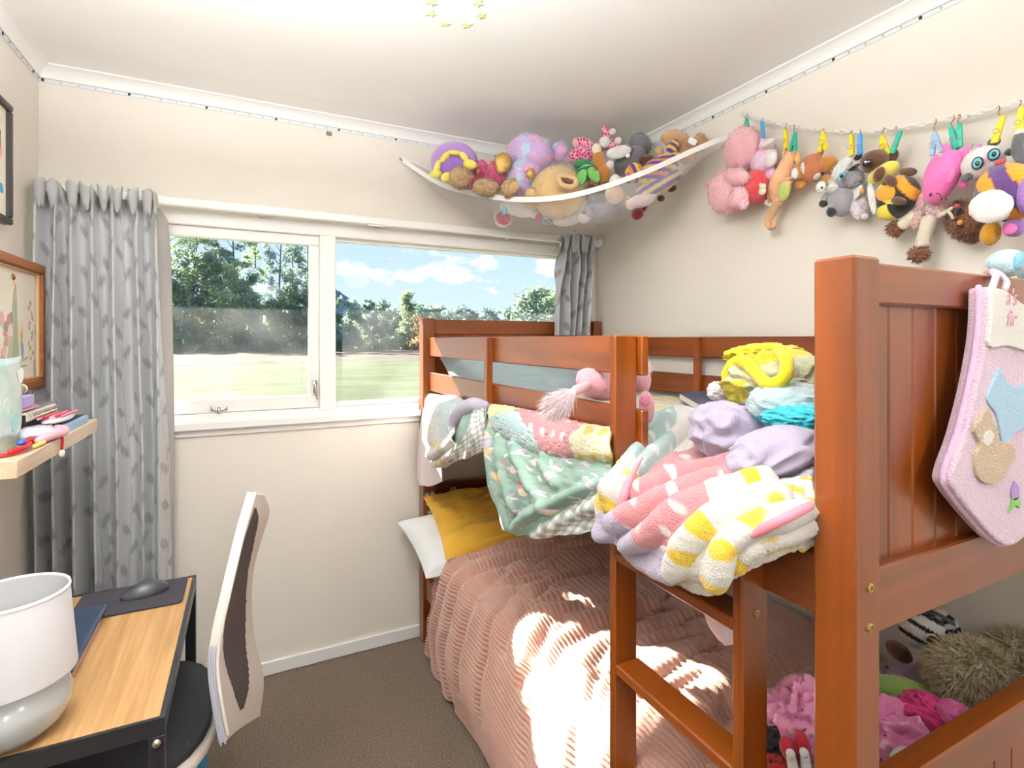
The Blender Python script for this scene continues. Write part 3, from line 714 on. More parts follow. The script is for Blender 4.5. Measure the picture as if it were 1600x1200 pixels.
for k in range(12): blotch(s, fx, 2.222 + .018 * math.sin(k * 1.7), 1.32 + k * .016, .009, .008, ('#bcc2a0', '#cf9fa0', '#a3ab86')[k % 3], k * 30)
blotch(s, fx, 2.17, 1.318, .03, .003, '#a8a595', 10); blotch(s, fx, 2.14, 1.297, .05, .004, '#b5b1a0')

# ------------------------------------------------------------------ floating shelf and what lies on it
mat('shelf_oak', '#e3cdb2', .5, grain=(30, 2.5, 40), col2='#cdb394')
SX, SY0, SY1, SZ = -.425, 1.425, 2.067, 1.132
sh = boxo('wall_shelf', (L + .001, SX, SY0, SY1, SZ - .038, SZ), 'shelf_oak', None, .002)
tag(sh, 'pale oak floating shelf on the left wall', 'shelf')
mat('cord_black', '#2c2a28', .5)
tag(MB().tube([(-.60, 1.50, 1.094), (-.602, 1.505, 1.03), (-.594, 1.50, .99), (-.59, 1.495, .95), (-.605, 1.50, .90), (-.602, 1.51, .84), (-.606, 1.50, .745)], .0042, 8, 8).build('power_cable', 'cord_black'), 'black power cable hanging below the shelf to the desk', 'cable')
# shiny turquoise gift bag
mat('bag_foil', '#bfe3dc', .25, col2='#e9f3ee', vscale=14, coat=.4)
bag = thing('gift_bag', (-.53, 1.575, SZ), 'shimmery turquoise gift bag at the near end of the shelf', 'bag')
P = []
for z, wx, wy in ((0, .052, .085), (.05, .056, .092), (.12, .056, .094), (.19, .054, .094), (.205, .054, .094)):
    P.append([(-.53 + wx * math.copysign(abs(math.cos(a)) ** .35, math.cos(a)), 1.555 + wy * math.copysign(abs(math.sin(a)) ** .35, math.sin(a)) , SZ + .001 + z + .004 * math.sin(a * 3)) for a in np.linspace(0, 2 * math.pi, 36, endpoint=False)])
mb = MB(); mb.grid(np.array(P), wrap=True); mb.f.append(tuple(range(36))[::-1]); o = mb.build('pouch', 'bag_foil', bag); so = o.modifiers.new('thickness', 'SOLIDIFY'); so.thickness = .002
for k, (dy, dz, hx, rr_) in enumerate(((.02, .06, '#a9d9d6', .022), (.055, .165, '#f4f6f4', .018), (-.02, .10, '#dff0e6', .02))):
    MB().prism([(1.555 + dy + rr_ * math.cos(a) * (1 + .2 * math.sin(3 * a)), SZ + dz + rr_ * math.sin(a)) for a in np.linspace(0, 2 * math.pi, 16, endpoint=False)], lambda a, b, t: (t, a, b), -.4745, -.4735).build('print', P_(hx), bag, smooth=False)
# books and cases behind the bag
def slab(name, label, cat, y0, y1, x0, x1, z0, z1, m, page=None, deg=0):
    t = thing(name, ((x0 + x1) / 2, (y0 + y1) / 2, z0), label, cat)
    if page:
        h = (z1 - z0); q = min(.0025, h * .15)
        boxo('cover', (x0, x1, y0, y1, z1 - q, z1), m, t, .0004); boxo('cover', (x0, x1, y0, y1, z0, z0 + q), m, t, .0004); boxo('spine', (x0, x0 + .002, y0, y1, z0 + q, z1 - q), m, t, 0)
        boxo('pages', (x0 + .002, x1 - .003, y0 + .003, y1 - .003, z0 + q, z1 - q), page, t, 0)
    else: boxo('case', (x0, x1, y0, y1, z0, z1), m, t, .003)
    t.rotation_euler.z = math.radians(deg)
    return t
mat('blue_box', '#a8cbe8', .35); mat('black_cover', '#26262a', .4); mat('pages', '#ece6d6', .8); mat('lav_box', '#b9a5dc', .5); mat('silver', '#c6d3de', .18, metal=.8); mat('pink_case', '#e58aa6', .4); mat('clear_case', '#e6e2ea', .2, coat=.5)
mat('red_cord', '#c0202c', .5); mat('pink_soft', '#f3b7c6', .5); mat('yellow_bit', '#e4cf6a', .5); mat('blue_bit', '#3c5fae', .4)
t = thing('flat_box', (-.445, 1.86, SZ), 'flat pale blue box with black base along the shelf front', 'box')
boxo('lid', (-.462, -.430, 1.735, 1.985, SZ + .010, SZ + .022), 'blue_box', t, .001); boxo('base', (-.462, -.431, 1.736, 1.984, SZ, SZ + .010), 'blue_box', t, .001)
boxo('top_sheet', (-.472, -.440, 1.74, 1.98, SZ + .022, SZ + .025), 'black_cover', t, .0005)
slab('thin_book', 'pink and white booklet under the pencil case', 'book', 1.70, 1.93, -.482, -.468, SZ, SZ + .008, 'pink_case', 'pages')
t = thing('pencil_case', (-.515, 1.82, SZ + .008), 'clear plastic pencil case with pink and red pencils', 'pencil case')
P, n_ = sphere((-.458, 1.825, SZ + .036), (.026, .105, .011), None, 20, 12, .05); MB().grid(P[:, :, :], wrap=True).build('pouch', 'clear_case', t)
for k in range(5):
    y0 = 1.73 + .012 * k; MB().tube([(-.476 + .009 * k, y0, SZ + .046 + .002 * (k % 2)), (-.474 + .008 * k, y0 + .14, SZ + .045)], .0035, 7).build('pencil', ('pink_case', 'red_cord', 'pink_soft', 'red_cord', 'pink_case')[k], t)
t = thing('metal_tin', (-.53, 1.86, SZ), 'shiny silver tin with rounded end behind the spiral notebook', 'tin')
MB().prism([(math.copysign(.03 * abs(math.cos(a)) ** .7, math.cos(a)) - .535, SZ + .033 + math.copysign(.033 * abs(math.sin(a)) ** .5, math.sin(a))) for a in np.linspace(0, 2 * math.pi, 28, endpoint=False)], lambda a, b, t_: (a, t_, b), 1.70, 1.985).build('body', 'silver', t, sharp=40)
MB().prism([(math.copysign(.0315 * abs(math.cos(a)) ** .7, math.cos(a)) - .535, SZ + .033 + math.copysign(.0345 * abs(math.sin(a)) ** .5, math.sin(a))) for a in np.linspace(0, 2 * math.pi, 28, endpoint=False)], lambda a, b, t_: (a, t_, b), 1.975, 1.990).build('rim', 'steel', t, sharp=40)
t = thing('spiral_notebook', (-.485, 1.80, SZ + .016), 'black spiral-bound notebook leaning on the silver tin', 'notebook')
boxo('cover', (-.502, -.488, 1.685, 1.895, SZ + .010, SZ + .062), 'black_cover', t, .001)
boxo('pages', (-.500, -.486, 1.69, 1.89, SZ + .046, SZ + .066), 'pages', t, .0005)
for k in range(17):
    y = 1.70 + k * .0115; a = np.linspace(0, 2 * math.pi, 10)
    MB().tube([(-.486 + .009 * math.cos(q), y, SZ + .058 + .012 * math.sin(q)) for q in a], .0014, 5, 0, False).build('coil', 'steel', t)
t = thing('rolled_tube', (-.535, 1.76, SZ + .10), 'patterned cream cardboard tube on top of the shelf pile', 'tube')
MB().tube([(-.535, 1.72, SZ + .118), (-.535, 1.815, SZ + .118)], .013, 16, 0, False).build('tube', 'frame_gilt', t); MB().tube([(-.535, 1.813, SZ + .118), (-.535, 1.818, SZ + .118)], .0145, 16, 0, False).build('cap', 'pages', t)
slab('small_box', 'small lavender box under the cardboard tube', 'box', 1.715, 1.82, -.562, -.508, SZ + .072, SZ + .104, 'lav_box')
slab('thin_book', 'thin pink magazine lying on the silver tin', 'book', 1.70, 1.86, -.565, -.505, SZ + .067, SZ + .072, 'pink_case', 'pages')
t = thing('drawstring_pouch', (-.45, 1.665, SZ), 'white and pink pouch with red cord hanging off the shelf', 'pouch')
P, n_ = sphere((-.462, 1.672, SZ + .020), (.038, .058, .018), None, 20, 12, .18, 3); MB().grid(P, wrap=True).build('bag', 'clear_case', t)
MB().tube([(-.44, 1.60, SZ + .012), (-.427, 1.66, SZ + .016), (-.422, 1.71, SZ + .017), (-.440, 1.735, SZ + .022)], [.008, .012, .014, .008], 10, 5).build('flap', 'pink_soft', t)
MB().tube([(-.424, 1.685, SZ + .014), (-.417, 1.685, SZ + .002), (-.418, 1.686, SZ - .028)], .0032, 8, 5).build('cord', 'red_cord', t)
P, n_ = sphere((-.418, 1.686, SZ - .036), (.007, .007, .010)); MB().grid(P, wrap=True).build('bead', 'pages', t)
t = thing('hair_ties', (-.45, 1.52, SZ), 'tangle of red, blue and yellow cords beside the gift bag', 'cord')
MB().tube([(-.47, 1.46, SZ + .004), (-.445, 1.49, SZ + .006), (-.44, 1.54, SZ + .010), (-.455, 1.58, SZ + .018), (-.445, 1.62, SZ + .012)], .0045, 8, 6).build('cord', 'red_cord', t)
MB().tube([(-.45, 1.47, SZ + .012), (-.435, 1.51, SZ + .014), (-.44, 1.55, SZ + .016)], .0045, 8, 6).build('cord', 'red_cord', t)
P, n_ = sphere((-.450, 1.535, SZ + .020), (.008, .016, .007)); MB().grid(P, wrap=True).build('bead', 'blue_bit', t)
MB().tube([(-.435, 1.555, SZ + .006), (-.430, 1.60, SZ + .007)], .0055, 8).build('toggle', 'yellow_bit', t)
# printed mark on the shelf front
MB().prism([(1.86 + .012 * math.cos(a) * (1 + .3 * math.sin(4 * a)), SZ - .017 + .009 * math.sin(a)) for a in np.linspace(0, 2 * math.pi, 18, endpoint=False)], lambda a, b, t: (t, a, b), SX, SX + .0006).build('sticker', P_('#e9c3cb'), sh, smooth=False)

# ------------------------------------------------------------------ desk
DZ = .73
dX, dY0, dY1 = -0.129, 1.08, 1.696
desk = thing('desk', (-.39, (dY0 + dY1) / 2, 0), 'small oak-topped desk with black metal frame by the left wall', 'desk')
mat('desk_oak', '#bf9663', .42, grain=(60, 2.6, 8), col2='#a37b4b', bump=.08, bscale=120); mat('black_metal', '#2b2b2e', .35, metal=.3)
boxo('tabletop', (L + .015, dX - .008, dY0 + .008, dY1 - .008, DZ - .018, DZ), 'desk_oak', desk, .001)
fr = MB(); x0 = L + .005
fr.box(x0, dX, dY0, dY0 + .008, DZ - .028, DZ + .0015); fr.box(x0, dX, dY1 - .008, dY1, DZ - .028, DZ + .0015); fr.box(dX - .008, dX, dY0 + .0079, dY1 - .0079, DZ - .028, DZ + .0012); fr.box(x0, x0 + .01, dY0 + .0079, dY1 - .0079, DZ - .028, DZ + .001)
fr.build('edge_frame', 'black_metal', desk, smooth=False)
for x in (x0, dX - .024):
    for y in (dY0, dY1 - .024): boxo('leg', (x, x + .024, y, y + .024, 0, DZ - .028), 'black_metal', desk, .001)
o = MB(); o.lathe([(.001, .004), (.005, .004), (.007, 0)], (0, 0, 0), 12); mm = o.mesh('bolt', 'steel'); 
bo = link('bolt', mm, None); bo.matrix_world = Matrix.Translation((dX - .012, dY0, DZ - .040)) @ Matrix.Rotation(math.radians(90), 4, 'X'); bo.parent = desk; bo.matrix_parent_inverse = Matrix.Translation(desk.location).inverted()
boxo('back_rail', (x0 + .024, dX - .024, dY1 - .02, dY1 - .004, .25, .27), 'black_metal', desk, .001)

# mouse mat, mouse, laptop and books
mat('mat_black', '#2e2b33', .75, bump=.1, bscale=900); mat('mouse_grey', '#383b3e', .4); mat('laptop_navy', '#2f3f58', .3, metal=.3); mat('pink_cover', '#d8a39b', .5)
q = [(-0.145, 1.704, 0.733), (-0.152, 1.551, 0.733), (-0.307, 1.539, 0.733), (-0.369, 1.593, 0.733), (-0.371, 1.701, 0.733), (-0.357, 1.721, 0.733)]
xm0, xm1, ym0, ym1 = -.375, dX - .018, dY1 - .165, dY1 - .012
poly = []
for cx_, cy_, a0 in ((xm1 - .012, ym1 - .012, 0), (xm0 + .012, ym1 - .012, 90), (xm0 + .012, ym0 + .012, 180), (xm1 - .012, ym0 + .012, 270)):
    for a in (0, 30, 60, 90): poly.append((cx_ + .012 * math.cos(math.radians(a0 + a)), cy_ + .012 * math.sin(math.radians(a0 + a))))
tag(MB().prism(poly, lambda a, b, t: (a, b, t), DZ + .0015, DZ + .0045).build('mouse_mat', 'mat_black', smooth=False), 'black mouse mat at the far end of the desk', 'mouse mat')
ms = thing('computer_mouse', (-.235, dY1 - .075, DZ + .0045), 'dark grey computer mouse on the black mat', 'mouse')
P, n_ = sphere((0, 0, 0), (.052, .029, .031), None, 28, 18, 0); P[..., 2] = np.maximum(P[..., 2], -.001); P[..., 2] *= (1 - .5 * (P[..., 0] / .056).clip(-1, 0) ** 2)
a = math.radians(14); Rm = np.array([[math.cos(a), math.sin(a), 0], [-math.sin(a), math.cos(a), 0], [0, 0, 1]])
MB().grid(P @ Rm + np.array([-.235, dY1 - .075, DZ + .006]), wrap=True).build('shell', 'mouse_grey', ms)
Q = np.array([(-.052, -.004, .014), (-.030, -.004, .0265), (-.012, -.003, .0325), (-.012, .003, .0325), (-.03, .004, .0265), (-.052, .004, .014)]); 
MB().tube(np.array([(-.044, 0, .008), (-.034, 0, .0165), (-.024, 0, .0225)]) @ Rm + np.array([-.235, dY1 - .075, DZ + .006]), .004, 8).build('wheel', 'dark', ms)
# closed laptop on a pink book
lx1, ly1 = (-0.298, 1.532)
ly0 = dY0 + .12; lx0 = L + .10
t = thing('hardback_book', (-.45, 1.4, DZ), 'pink-covered book under the laptop on the desk', 'book')
boxo('cover', (lx0, lx1 - .004, ly0, ly1 - .03, DZ + .001, DZ + .004), 'pink_cover', t, .0005); boxo('cover', (lx0, lx1 - .004, ly0, ly1 - .03, DZ + .012, DZ + .015), 'pink_cover', t, .0005); boxo('pages', (lx0 + .002, lx1 - .006, ly0 + .002, ly1 - .032, DZ + .004, DZ + .012), 'pages', t, 0)
t = thing('laptop', (-.45, 1.4, DZ + .015), 'closed navy laptop beside the lamp on the desk', 'laptop')
boxo('base', (lx0, lx1, ly0, ly1, DZ + .015, DZ + .026), 'laptop_navy', t, .003); boxo('lid', (lx0, lx1 + .001, ly0, ly1 + .001, DZ + .0265, DZ + .033), 'laptop_navy', t, .003)

# ------------------------------------------------------------------ table lamp
mat('lamp_ceramic', '#b6b9b8', .12, coat=.8, var=.04, vscale=10); mat('lamp_fabric', '#dddee0', .8, bump=.05, bscale=600)
lc = (-.35, 1.147)
lamp = thing('table_lamp', (lc[0], lc[1], DZ), 'grey ceramic table lamp with white drum shade on the desk', 'lamp')
MB().lathe([(.001, .0015), (.048, .0015), (.058, .006), (.073, .022), (.080, .042), (.080, .055), (.074, .074), (.060, .090), (.040, .101), (.022, .106), (.016, .112), (.001, .112)], (lc[0], lc[1], DZ), 48).build('base', 'lamp_ceramic', lamp)
MB().lathe([(.010, .11), (.010, .15), (.014, .15), (.014, .18), (.001, .18)], (lc[0], lc[1], DZ), 16).build('bulb_holder', 'white_plastic', lamp, sharp=40)
o = MB().lathe([(.0855, .094), (.086, .097), (.0805, .165), (.0755, .230), (.075, .232)], (lc[0], lc[1], DZ), 56).build('shade', 'lamp_fabric', lamp); so = o.modifiers.new('thickness', 'SOLIDIFY'); so.thickness = .0018
MB().lathe([(.076, .228), (.077, .230), (.076, .234), (.074, .234), (.0735, .230)], (lc[0], lc[1], DZ), 56).build('rim', 'white_plastic', lamp)

# ------------------------------------------------------------------ desk chair
mat('chair_leather', '#dad6cd', .42, bump=.05, bscale=200); mat('chair_mesh', '#55494b', .75, bump=.5, bscale=900); mat('seat_mesh', '#2c2e33', .8, bump=.5, bscale=700); mat('chair_plastic', '#e6e4dd', .4); mat('zip', '#aeb4d6', .4)
ch = thing('desk_chair', (-.2, 1.5, 0), 'white-framed desk chair with dark mesh back pushed under the desk', 'chair')
near = np.array([(0.005, 1.47, 1.0), (-0.014, 1.4, 0.951), (-0.029, 1.35, 0.901), (-0.048, 1.31, 0.824), (-0.062, 1.29, 0.761), (-0.069, 1.275, 0.696), (-0.061, 1.26, 0.623), (-0.047, 1.25, 0.545)])
far = np.array([(0.033, 1.58, 0.963), (0.046, 1.63, 0.898), (0.027, 1.66, 0.82), (0.006, 1.69, 0.722), (0.001, 1.71, 0.613), (0.009, 1.72, 0.504), (0.032, 1.7, 0.397), (0.021, 1.62, 0.34)])
nn_, kk = 90, 50
A = crN(near, nn_); B = crN(far, nn_); u = np.linspace(0, 1, kk)
P = A[:, None] * (1 - u[None, :, None]) + B[:, None] * u[None, :, None]
bow = np.array([-.012, 0, 0]); P = P + (4 * u * (1 - u))[None, :, None] * bow
V, U = np.meshgrid(np.linspace(0, 1, nn_), u, indexing='ij')
N = normals(P); N = N * np.sign(N[..., :1] + 1e-9)
inside = ((U - .52) / (.30 - .12 * np.abs(V - .55))) ** 2 + ((V - .51) / .40) ** 2 < 1
def submesh(mask, off, name, m, th):
    idx = -np.ones(mask.shape, int); f = []
    PP = P + N * off; k = nn_ * kk
    quad = mask[:-1, :-1] & mask[1:, :-1] & mask[:-1, 1:] & mask[1:, 1:]
    for i, j in np.argwhere(quad): f.append((i * kk + j, i * kk + j + 1, (i + 1) * kk + j + 1, (i + 1) * kk + j))
    o = MB().add(PP.reshape(-1, 3), f); me = o.mesh(name, m)
    bm = bmesh.new(); bm.from_mesh(me); bmesh.ops.delete(bm, geom=[v for v in bm.verts if not v.link_faces], context='VERTS'); bm.to_mesh(me); bm.free()
    ob = link(name, me, None, ch); so = ob.modifiers.new('thickness', 'SOLIDIFY'); so.thickness = th; so.offset = 0; return ob
o = submesh(~inside, 0, 'back_frame', 'chair_leather', .016)
bv = o.modifiers.new('round', 'BEVEL'); bv.width = .006; bv.segments = 3; bv.limit_method = 'ANGLE'; bv.angle_limit = math.radians(50)
o = submesh(((U - .52) / (.34 - .12 * np.abs(V - .55))) ** 2 + ((V - .51) / .43) ** 2 < 1, .006, 'back_mesh', 'chair_mesh', .006)
# piping and zip along the near edge
Ne = N[:, 0]
MB().tube(A[::3] + Ne[::3] * .010, .004, 8).build('piping', 'chair_leather', ch)
for off in (-.004, .004): MB().tube(A[56::3] + Ne[56::3] * off + np.array([0, -.006, 0]), .0018, 6).build('zip', 'zip', ch)
# seat: cushion with a pale plastic rim
P, n_ = sphere((-.285, 1.48, .500), (.212, .225, .034), None, 44, 14, 0, sq=.72); MB().grid(P[:8] if False else P, wrap=True).build('seat_pad', 'seat_mesh', ch)
P, n_ = sphere((-.285, 1.48, .470), (.219, .233, .036), None, 44, 14, 0, sq=.72); MB().grid(P, wrap=True).build('seat_shell', 'chair_plastic', ch)
MB().tube([(-.18, 1.48, .455), (-.09, 1.48, .462), (-.05, 1.48, .50), (-.045, 1.48, .54)], [.02, .02, .016, .010], 10, 5).build('back_support', 'chair_plastic', ch)
MB().tube([(-.235, 1.48, .45), (-.235, 1.48, .12)], .028, 16, 0, False).build('column', 'dark', ch)
for k in range(5):
    a = 2 * math.pi * k / 5 + .35; ex, ey = -.235 + .26 * math.cos(a), 1.48 + .26 * math.sin(a)
    lg = MB().tube([(-.235, 1.48, .12), (-.235 + .13 * math.cos(a), 1.48 + .13 * math.sin(a), .105), (ex, ey, .075)], [.026, .022, .016], 10, 4).build('leg', 'chair_plastic', ch)
    for sgn in (-1, 1):
        MB().tube([(ex + sgn * .006 * math.sin(a), ey - sgn * .006 * math.cos(a), .028), (ex + sgn * .018 * math.sin(a), ey - sgn * .018 * math.cos(a), .028)], .027, 14, 0, False).build('castor', 'dark', lg)
# blue storage box under the desk
mat('blue_plastic', '#2f9bd6', .45)
t = thing('storage_box', (-.27, 1.89, 0), 'bright blue storage box on the floor under the chair', 'box')
boxo('tub', (-.30, -.02, 1.22, 1.56, .01, .085), 'blue_plastic', t, .008) if False else None
for b in ((-.42, -.12, 1.765, 1.775, .01, .25), (-.42, -.12, 2.015, 2.025, .01, .25), (-.42, -.41, 1.775, 2.015, .01, .25), (-.13, -.12, 1.775, 2.015, .01, .25)): boxo('side', b, 'blue_plastic', t, .002)
boxo('bottom', (-.42, -.12, 1.765, 2.025, 0, .012), 'blue_plastic', t, .002)
boxo('rim', (-.425, -.115, 1.757, 1.767, .235, .255), 'blue_plastic', t, .002)

# ================================================================== bedding
mat('mattress', '#e8e6e2', .8, bump=.2, bscale=120)
o = MB().box(.735, 1.66, .49, 2.325, .30, .445, .02).build('mattress', 'mattress'); tag(o, 'white mattress of the lower bunk under the ribbed blanket', 'mattress')
o = MB().box(.748, 1.642, .49, 2.325, 1.004, 1.105, .02).build('mattress', 'mattress'); tag(o, 'white mattress of the upper bunk under the piled bedding', 'mattress')

# ------------------------------------------------------------------ ribbed pink blanket on the lower bunk, falling to the floor
mat('rib_blanket', '#c99c8a', .85, col2='#b98a78', vscale=5, sheen=.6, bump=.35, bscale=260)
us = [(1.645, .462), (1.35, .485), (1.05, .505), (.83, .515), (.705, .475), (.665, .33), (.655, .17), (.675, .012)]
vs = [(2.03, 2.23), (1.82, 1.92), (1.57, 1.63), (1.32, 1.35), (1.07, 1.07), (.80, .80), (.52, .52)]
net = []
for i, (x, z) in enumerate(us):
    k = max(0, min(1, (i - 3) / 4)); row = []
    for j, (ya, yb) in enumerate(vs):
        zz = z + (.030 if j == 0 and 0 < i < 5 else 0); xx = x
        if j == 0 and i < 3: zz += .03
        row.append((xx - .012 * k * math.sin(j * 2.2), ya + (yb - ya) * k, zz))
    net.append(row)
r_ = random.Random(12); F = [([(.0, .015), (.40, .02), (.55, .03), (.75, .02), (1, .03)], .016, .024), ([(.02, .06), (.25, .075), (.42, .065), (.55, .09), (.75, .075), (1, .11)], .016, .022), ([(.1, .115), (.30, .12), (.45, .14), (.6, .15), (.8, .15), (1, .19)], .015, .022)]
for k in range(17):                                      # long pulls from the wall side over the edge and down
    v0 = .12 + .055 * k + .02 * r_.random(); u0 = .05 + .3 * r_.random(); u1 = .6 + .45 * r_.random(); sl = .10 + .10 * r_.random()
    F.append(([(u0, v0), (u0 + .12, v0 + .02 * r_.random()), (.40, v0 + sl * .5), (.50, v0 + sl * .85), (u1, v0 + sl * 1.05)], .009 + .012 * r_.random(), .010 + .014 * r_.random()))
for k in range(26):                                      # short creases on top
    u0, v0, a_ = .02 + .36 * r_.random(), r_.random(), r_.uniform(.2, 1.4); q = .05 + .07 * r_.random()
    F.append(([(u0, v0), (u0 + q * math.cos(a_), v0 + .5 * q * math.sin(a_)), (u0 + 1.8 * q * math.cos(a_ + .4), v0 + 1.0 * q * math.sin(a_ + .4))], .008 + .007 * r_.random(), .008 + .010 * r_.random()))
def ribs(U, V):
    w = U * 74 + 1.4 * (vnoise(U, V, 8, 3, 2) - .5) + .6 * np.sin(V * 9)
    return .0062 * np.abs(np.sin(math.pi * w)) + .034 * (vnoise(U, V, 21, 3.5, 3) - .5)
bl = cloth('ribbed_blanket', net, 540, 260, 'rib_blanket', F, None, ribs, thick=.004, flip=True, warp=.022)
tag(bl, 'dusty pink ribbed fleece blanket spread over the lower bunk', 'blanket')

# ------------------------------------------------------------------ pillows
def pillow(name, label, c, ax, ay, t, m, seed=0, band=None, amp=.02):
    ax = np.asarray(ax, float); ay = np.asarray(ay, float); n = np.cross(ax, ay); n /= np.linalg.norm(n)
    u = np.linspace(-1, 1, 46); v = np.linspace(-1, 1, 36); U, V = np.meshgrid(u, v, indexing='ij')
    th = t * ((1 - U ** 4) * (1 - V ** 4)).clip(0) ** .55
    wr = amp * (np.abs(vnoise(U * .5 + .5, V * .5 + .5, seed, 4, 4) - .5) * 2 - .3)
    sq = 1 - .06 * (1 - np.abs(U)) * 0 - .05 * (U ** 2) * (1 - V ** 2); sv = 1 - .07 * (1 - U ** 2) * V ** 2
    th_ = thing(name, tuple(np.asarray(c) - np.array([0, 0, t])), label, 'pillow')
    for s_ in (1, -1):
        P = np.asarray(c) + (U * (1 - .05 * (1 - V ** 2) * np.abs(U)))[..., None] * ax + (V * sv)[..., None] * ay + (s_ * (th + (wr * (th / t + .1))))[..., None] * n
        MB().grid(P).build('cover', m, th_)
    return th_
mat('mustard', '#d6a531', .8, var=.05, vscale=8, bump=.5, bscale=14, sheen=.3); mat('pillow_white', '#eef1f1', .8, bump=.1, bscale=40); mat('pillow_grey', '#9fb0b4', .8, var=.05, vscale=6, bump=.2, bscale=40)
pillow('pillow', 'white pillow poking out under the mustard pillow', (.925, 2.165, .500), (.315, -.02, .0), (-.02, .150, .07), .075, 'pillow_white', 3)
pillow('pillow', 'mustard yellow pillow leaning on the lower headboard', (1.035, 2.135, .600), (.335, -.02, .01), (.0, .155, .085), .065, 'mustard', 6, None, .05)
t = pillow('pillow', 'grey-blue pillow against the upper headboard', (1.13, 2.18, 1.205), (.36, .0, .0), (.0, .125, .105), .055, 'pillow_grey', 9)

# ------------------------------------------------------------------ patchwork plush cloths: colour by place on the cloth
mat('plush_print', rough=.9, attr=True, bump=.55, bscale=330, sheen=.4)
mat('cotton_print', rough=.8, attr=True, bump=.1, bscale=400)
WHT, YEL, PNK, LIL, MNT, PIK = '#e4e1da', '#e0bf33', '#c98489', '#b8aec4', '#a6c0bc', '#c97082'
def quilt(seeds, cell=.10, warp=.05, seed=2, asp=1.0):
    def f(U, V):
        u = U + warp * (vnoise(U, V, seed, 6, 3) - .5) * 2; v = (V + warp * (vnoise(U, V, seed + 9, 6, 3) - .5) * 2)
        d = np.stack([np.hypot((u - s[0]), (v - s[1]) * s[5] if len(s) > 5 else (v - s[1])) for s in seeds], -1)
        k = d.argmin(-1); out = np.zeros(U.shape + (3,))
        for i, s in enumerate(seeds):
            m = k == i; b = np.array(lin(s[2])); out[m] = b
            if s[3]:
                cs = cell * s[4]; a = u / cs; b2 = v * asp / cs; r = np.floor(a); fx = a - r - .5; fy = (b2 + .5 * (r % 2)); fy = fy - np.floor(fy) - .5
                dot = np.hypot(fx, fy) + (.12 if s[3] != YEL else 0.02) + .12 * (vnoise(U, V, seed + 3, 30, 2) - .5)
                mk = np.clip((.33 - dot) / .06, 0, 1)[m][:, None]
                out[m] = out[m] * (1 - mk) + np.array(lin(s[3])) * mk
        return out * (.95 + .07 * vnoise(U, V, 4, 40, 2))[..., None]
    return f

# big plush blanket heaped at the near end and hanging over the side rail
net = [[(1.0, 1.164, 1.156), (1.05, 1.093, 1.189), (1.05, 0.981, 1.186), (1.0, 0.841, 1.178), (0.95, 0.708, 1.177), (0.95, 0.634, 1.177)], [(0.8, 0.987, 1.138), (0.82, 0.912, 1.138), (0.85, 0.847, 1.131), (0.85, 0.745, 1.131), (0.82, 0.623, 1.146), (0.8, 0.534, 1.164)], [(0.67, 0.865, 1.124), (0.685, 0.807, 1.108), (0.7, 0.728, 1.107), (0.715, 0.64, 1.122), (0.72, 0.558, 1.141), (0.745, 0.498, 1.15)], [(0.625, 0.833, 1.074), (0.615, 0.759, 1.064), (0.62, 0.674, 1.074), (0.63, 0.588, 1.106), (0.665, 0.526, 1.126), (0.735, 0.494, 1.13)], [(0.635, 0.832, 1.018), (0.615, 0.733, 1.019), (0.605, 0.644, 1.035), (0.61, 0.57, 1.063), (0.645, 0.537, 1.095), (0.732, 0.492, 1.107)], [(0.655, 0.814, 0.971), (0.642, 0.739, 0.971), (0.635, 0.661, 0.987), (0.635, 0.583, 1.001), (0.655, 0.553, 1.048), (0.73, 0.49, 1.085)]]
big = quilt([(.10, .12, MNT, WHT, .8), (.28, .10, MNT, WHT, .8), (.0, .3, WHT, '#e6d9d4', .9), (.40, .38, PNK, WHT, .85), (.55, .30, PNK, WHT, .85), (.30, .55, PNK, WHT, .85), (.66, .45, PNK, WHT, .85),
             (.62, .75, WHT, YEL, 1.15), (.80, .58, WHT, YEL, 1.15), (.95, .60, WHT, YEL, 1.15), (.55, .95, WHT, YEL, 1.15), (.75, .92, WHT, YEL, 1.15),
             (.85, .30, LIL, None, 1), (.98, .30, LIL, None, 1), (.75, .12, LIL, None, 1), (.55, .03, WHT, YEL, 1.3), (.10, .8, LIL, None, 1), (.1, .6, PNK, WHT, 1)], .105, .045, 2, .8)
fl = [([(.30, .75), (.45, .50), (.58, .30), (.66, .16)], .030, .034), ([(.38, .80), (.55, .52), (.68, .34), (.76, .2)], .028, .030), ([(.22, .65), (.36, .44), (.48, .26), (.56, .12)], .028, .030),
      ([(.5, .85), (.64, .62), (.74, .50), (.84, .44)], .035, .026), ([(.56, 1.0), (.66, .82), (.78, .68), (.90, .62)], .035, .024), ([(.70, 1.0), (.80, .86), (.90, .74)], .030, .018),
      ([(.10, .18), (.3, .10), (.5, .05), (.75, .06)], .030, .028), ([(.12, .30), (.28, .20), (.42, .15), (.60, .10)], .026, .024), ([(.75, .05), (.85, .2), (.9, .4)], .035, .018)]
o = cloth('plush_blanket', net, 230, 260, 'plush_print', fl, big, lambda U, V: .0025 * (vnoise(U, V, 5, 60, 2) - .5) + .012 * (vnoise(U, V, 6, 8, 2) - .5), thick=.012, flip=False)
tag(o, 'patchwork plush blanket with pink dots and yellow spots spilling over the ladder end', 'blanket')
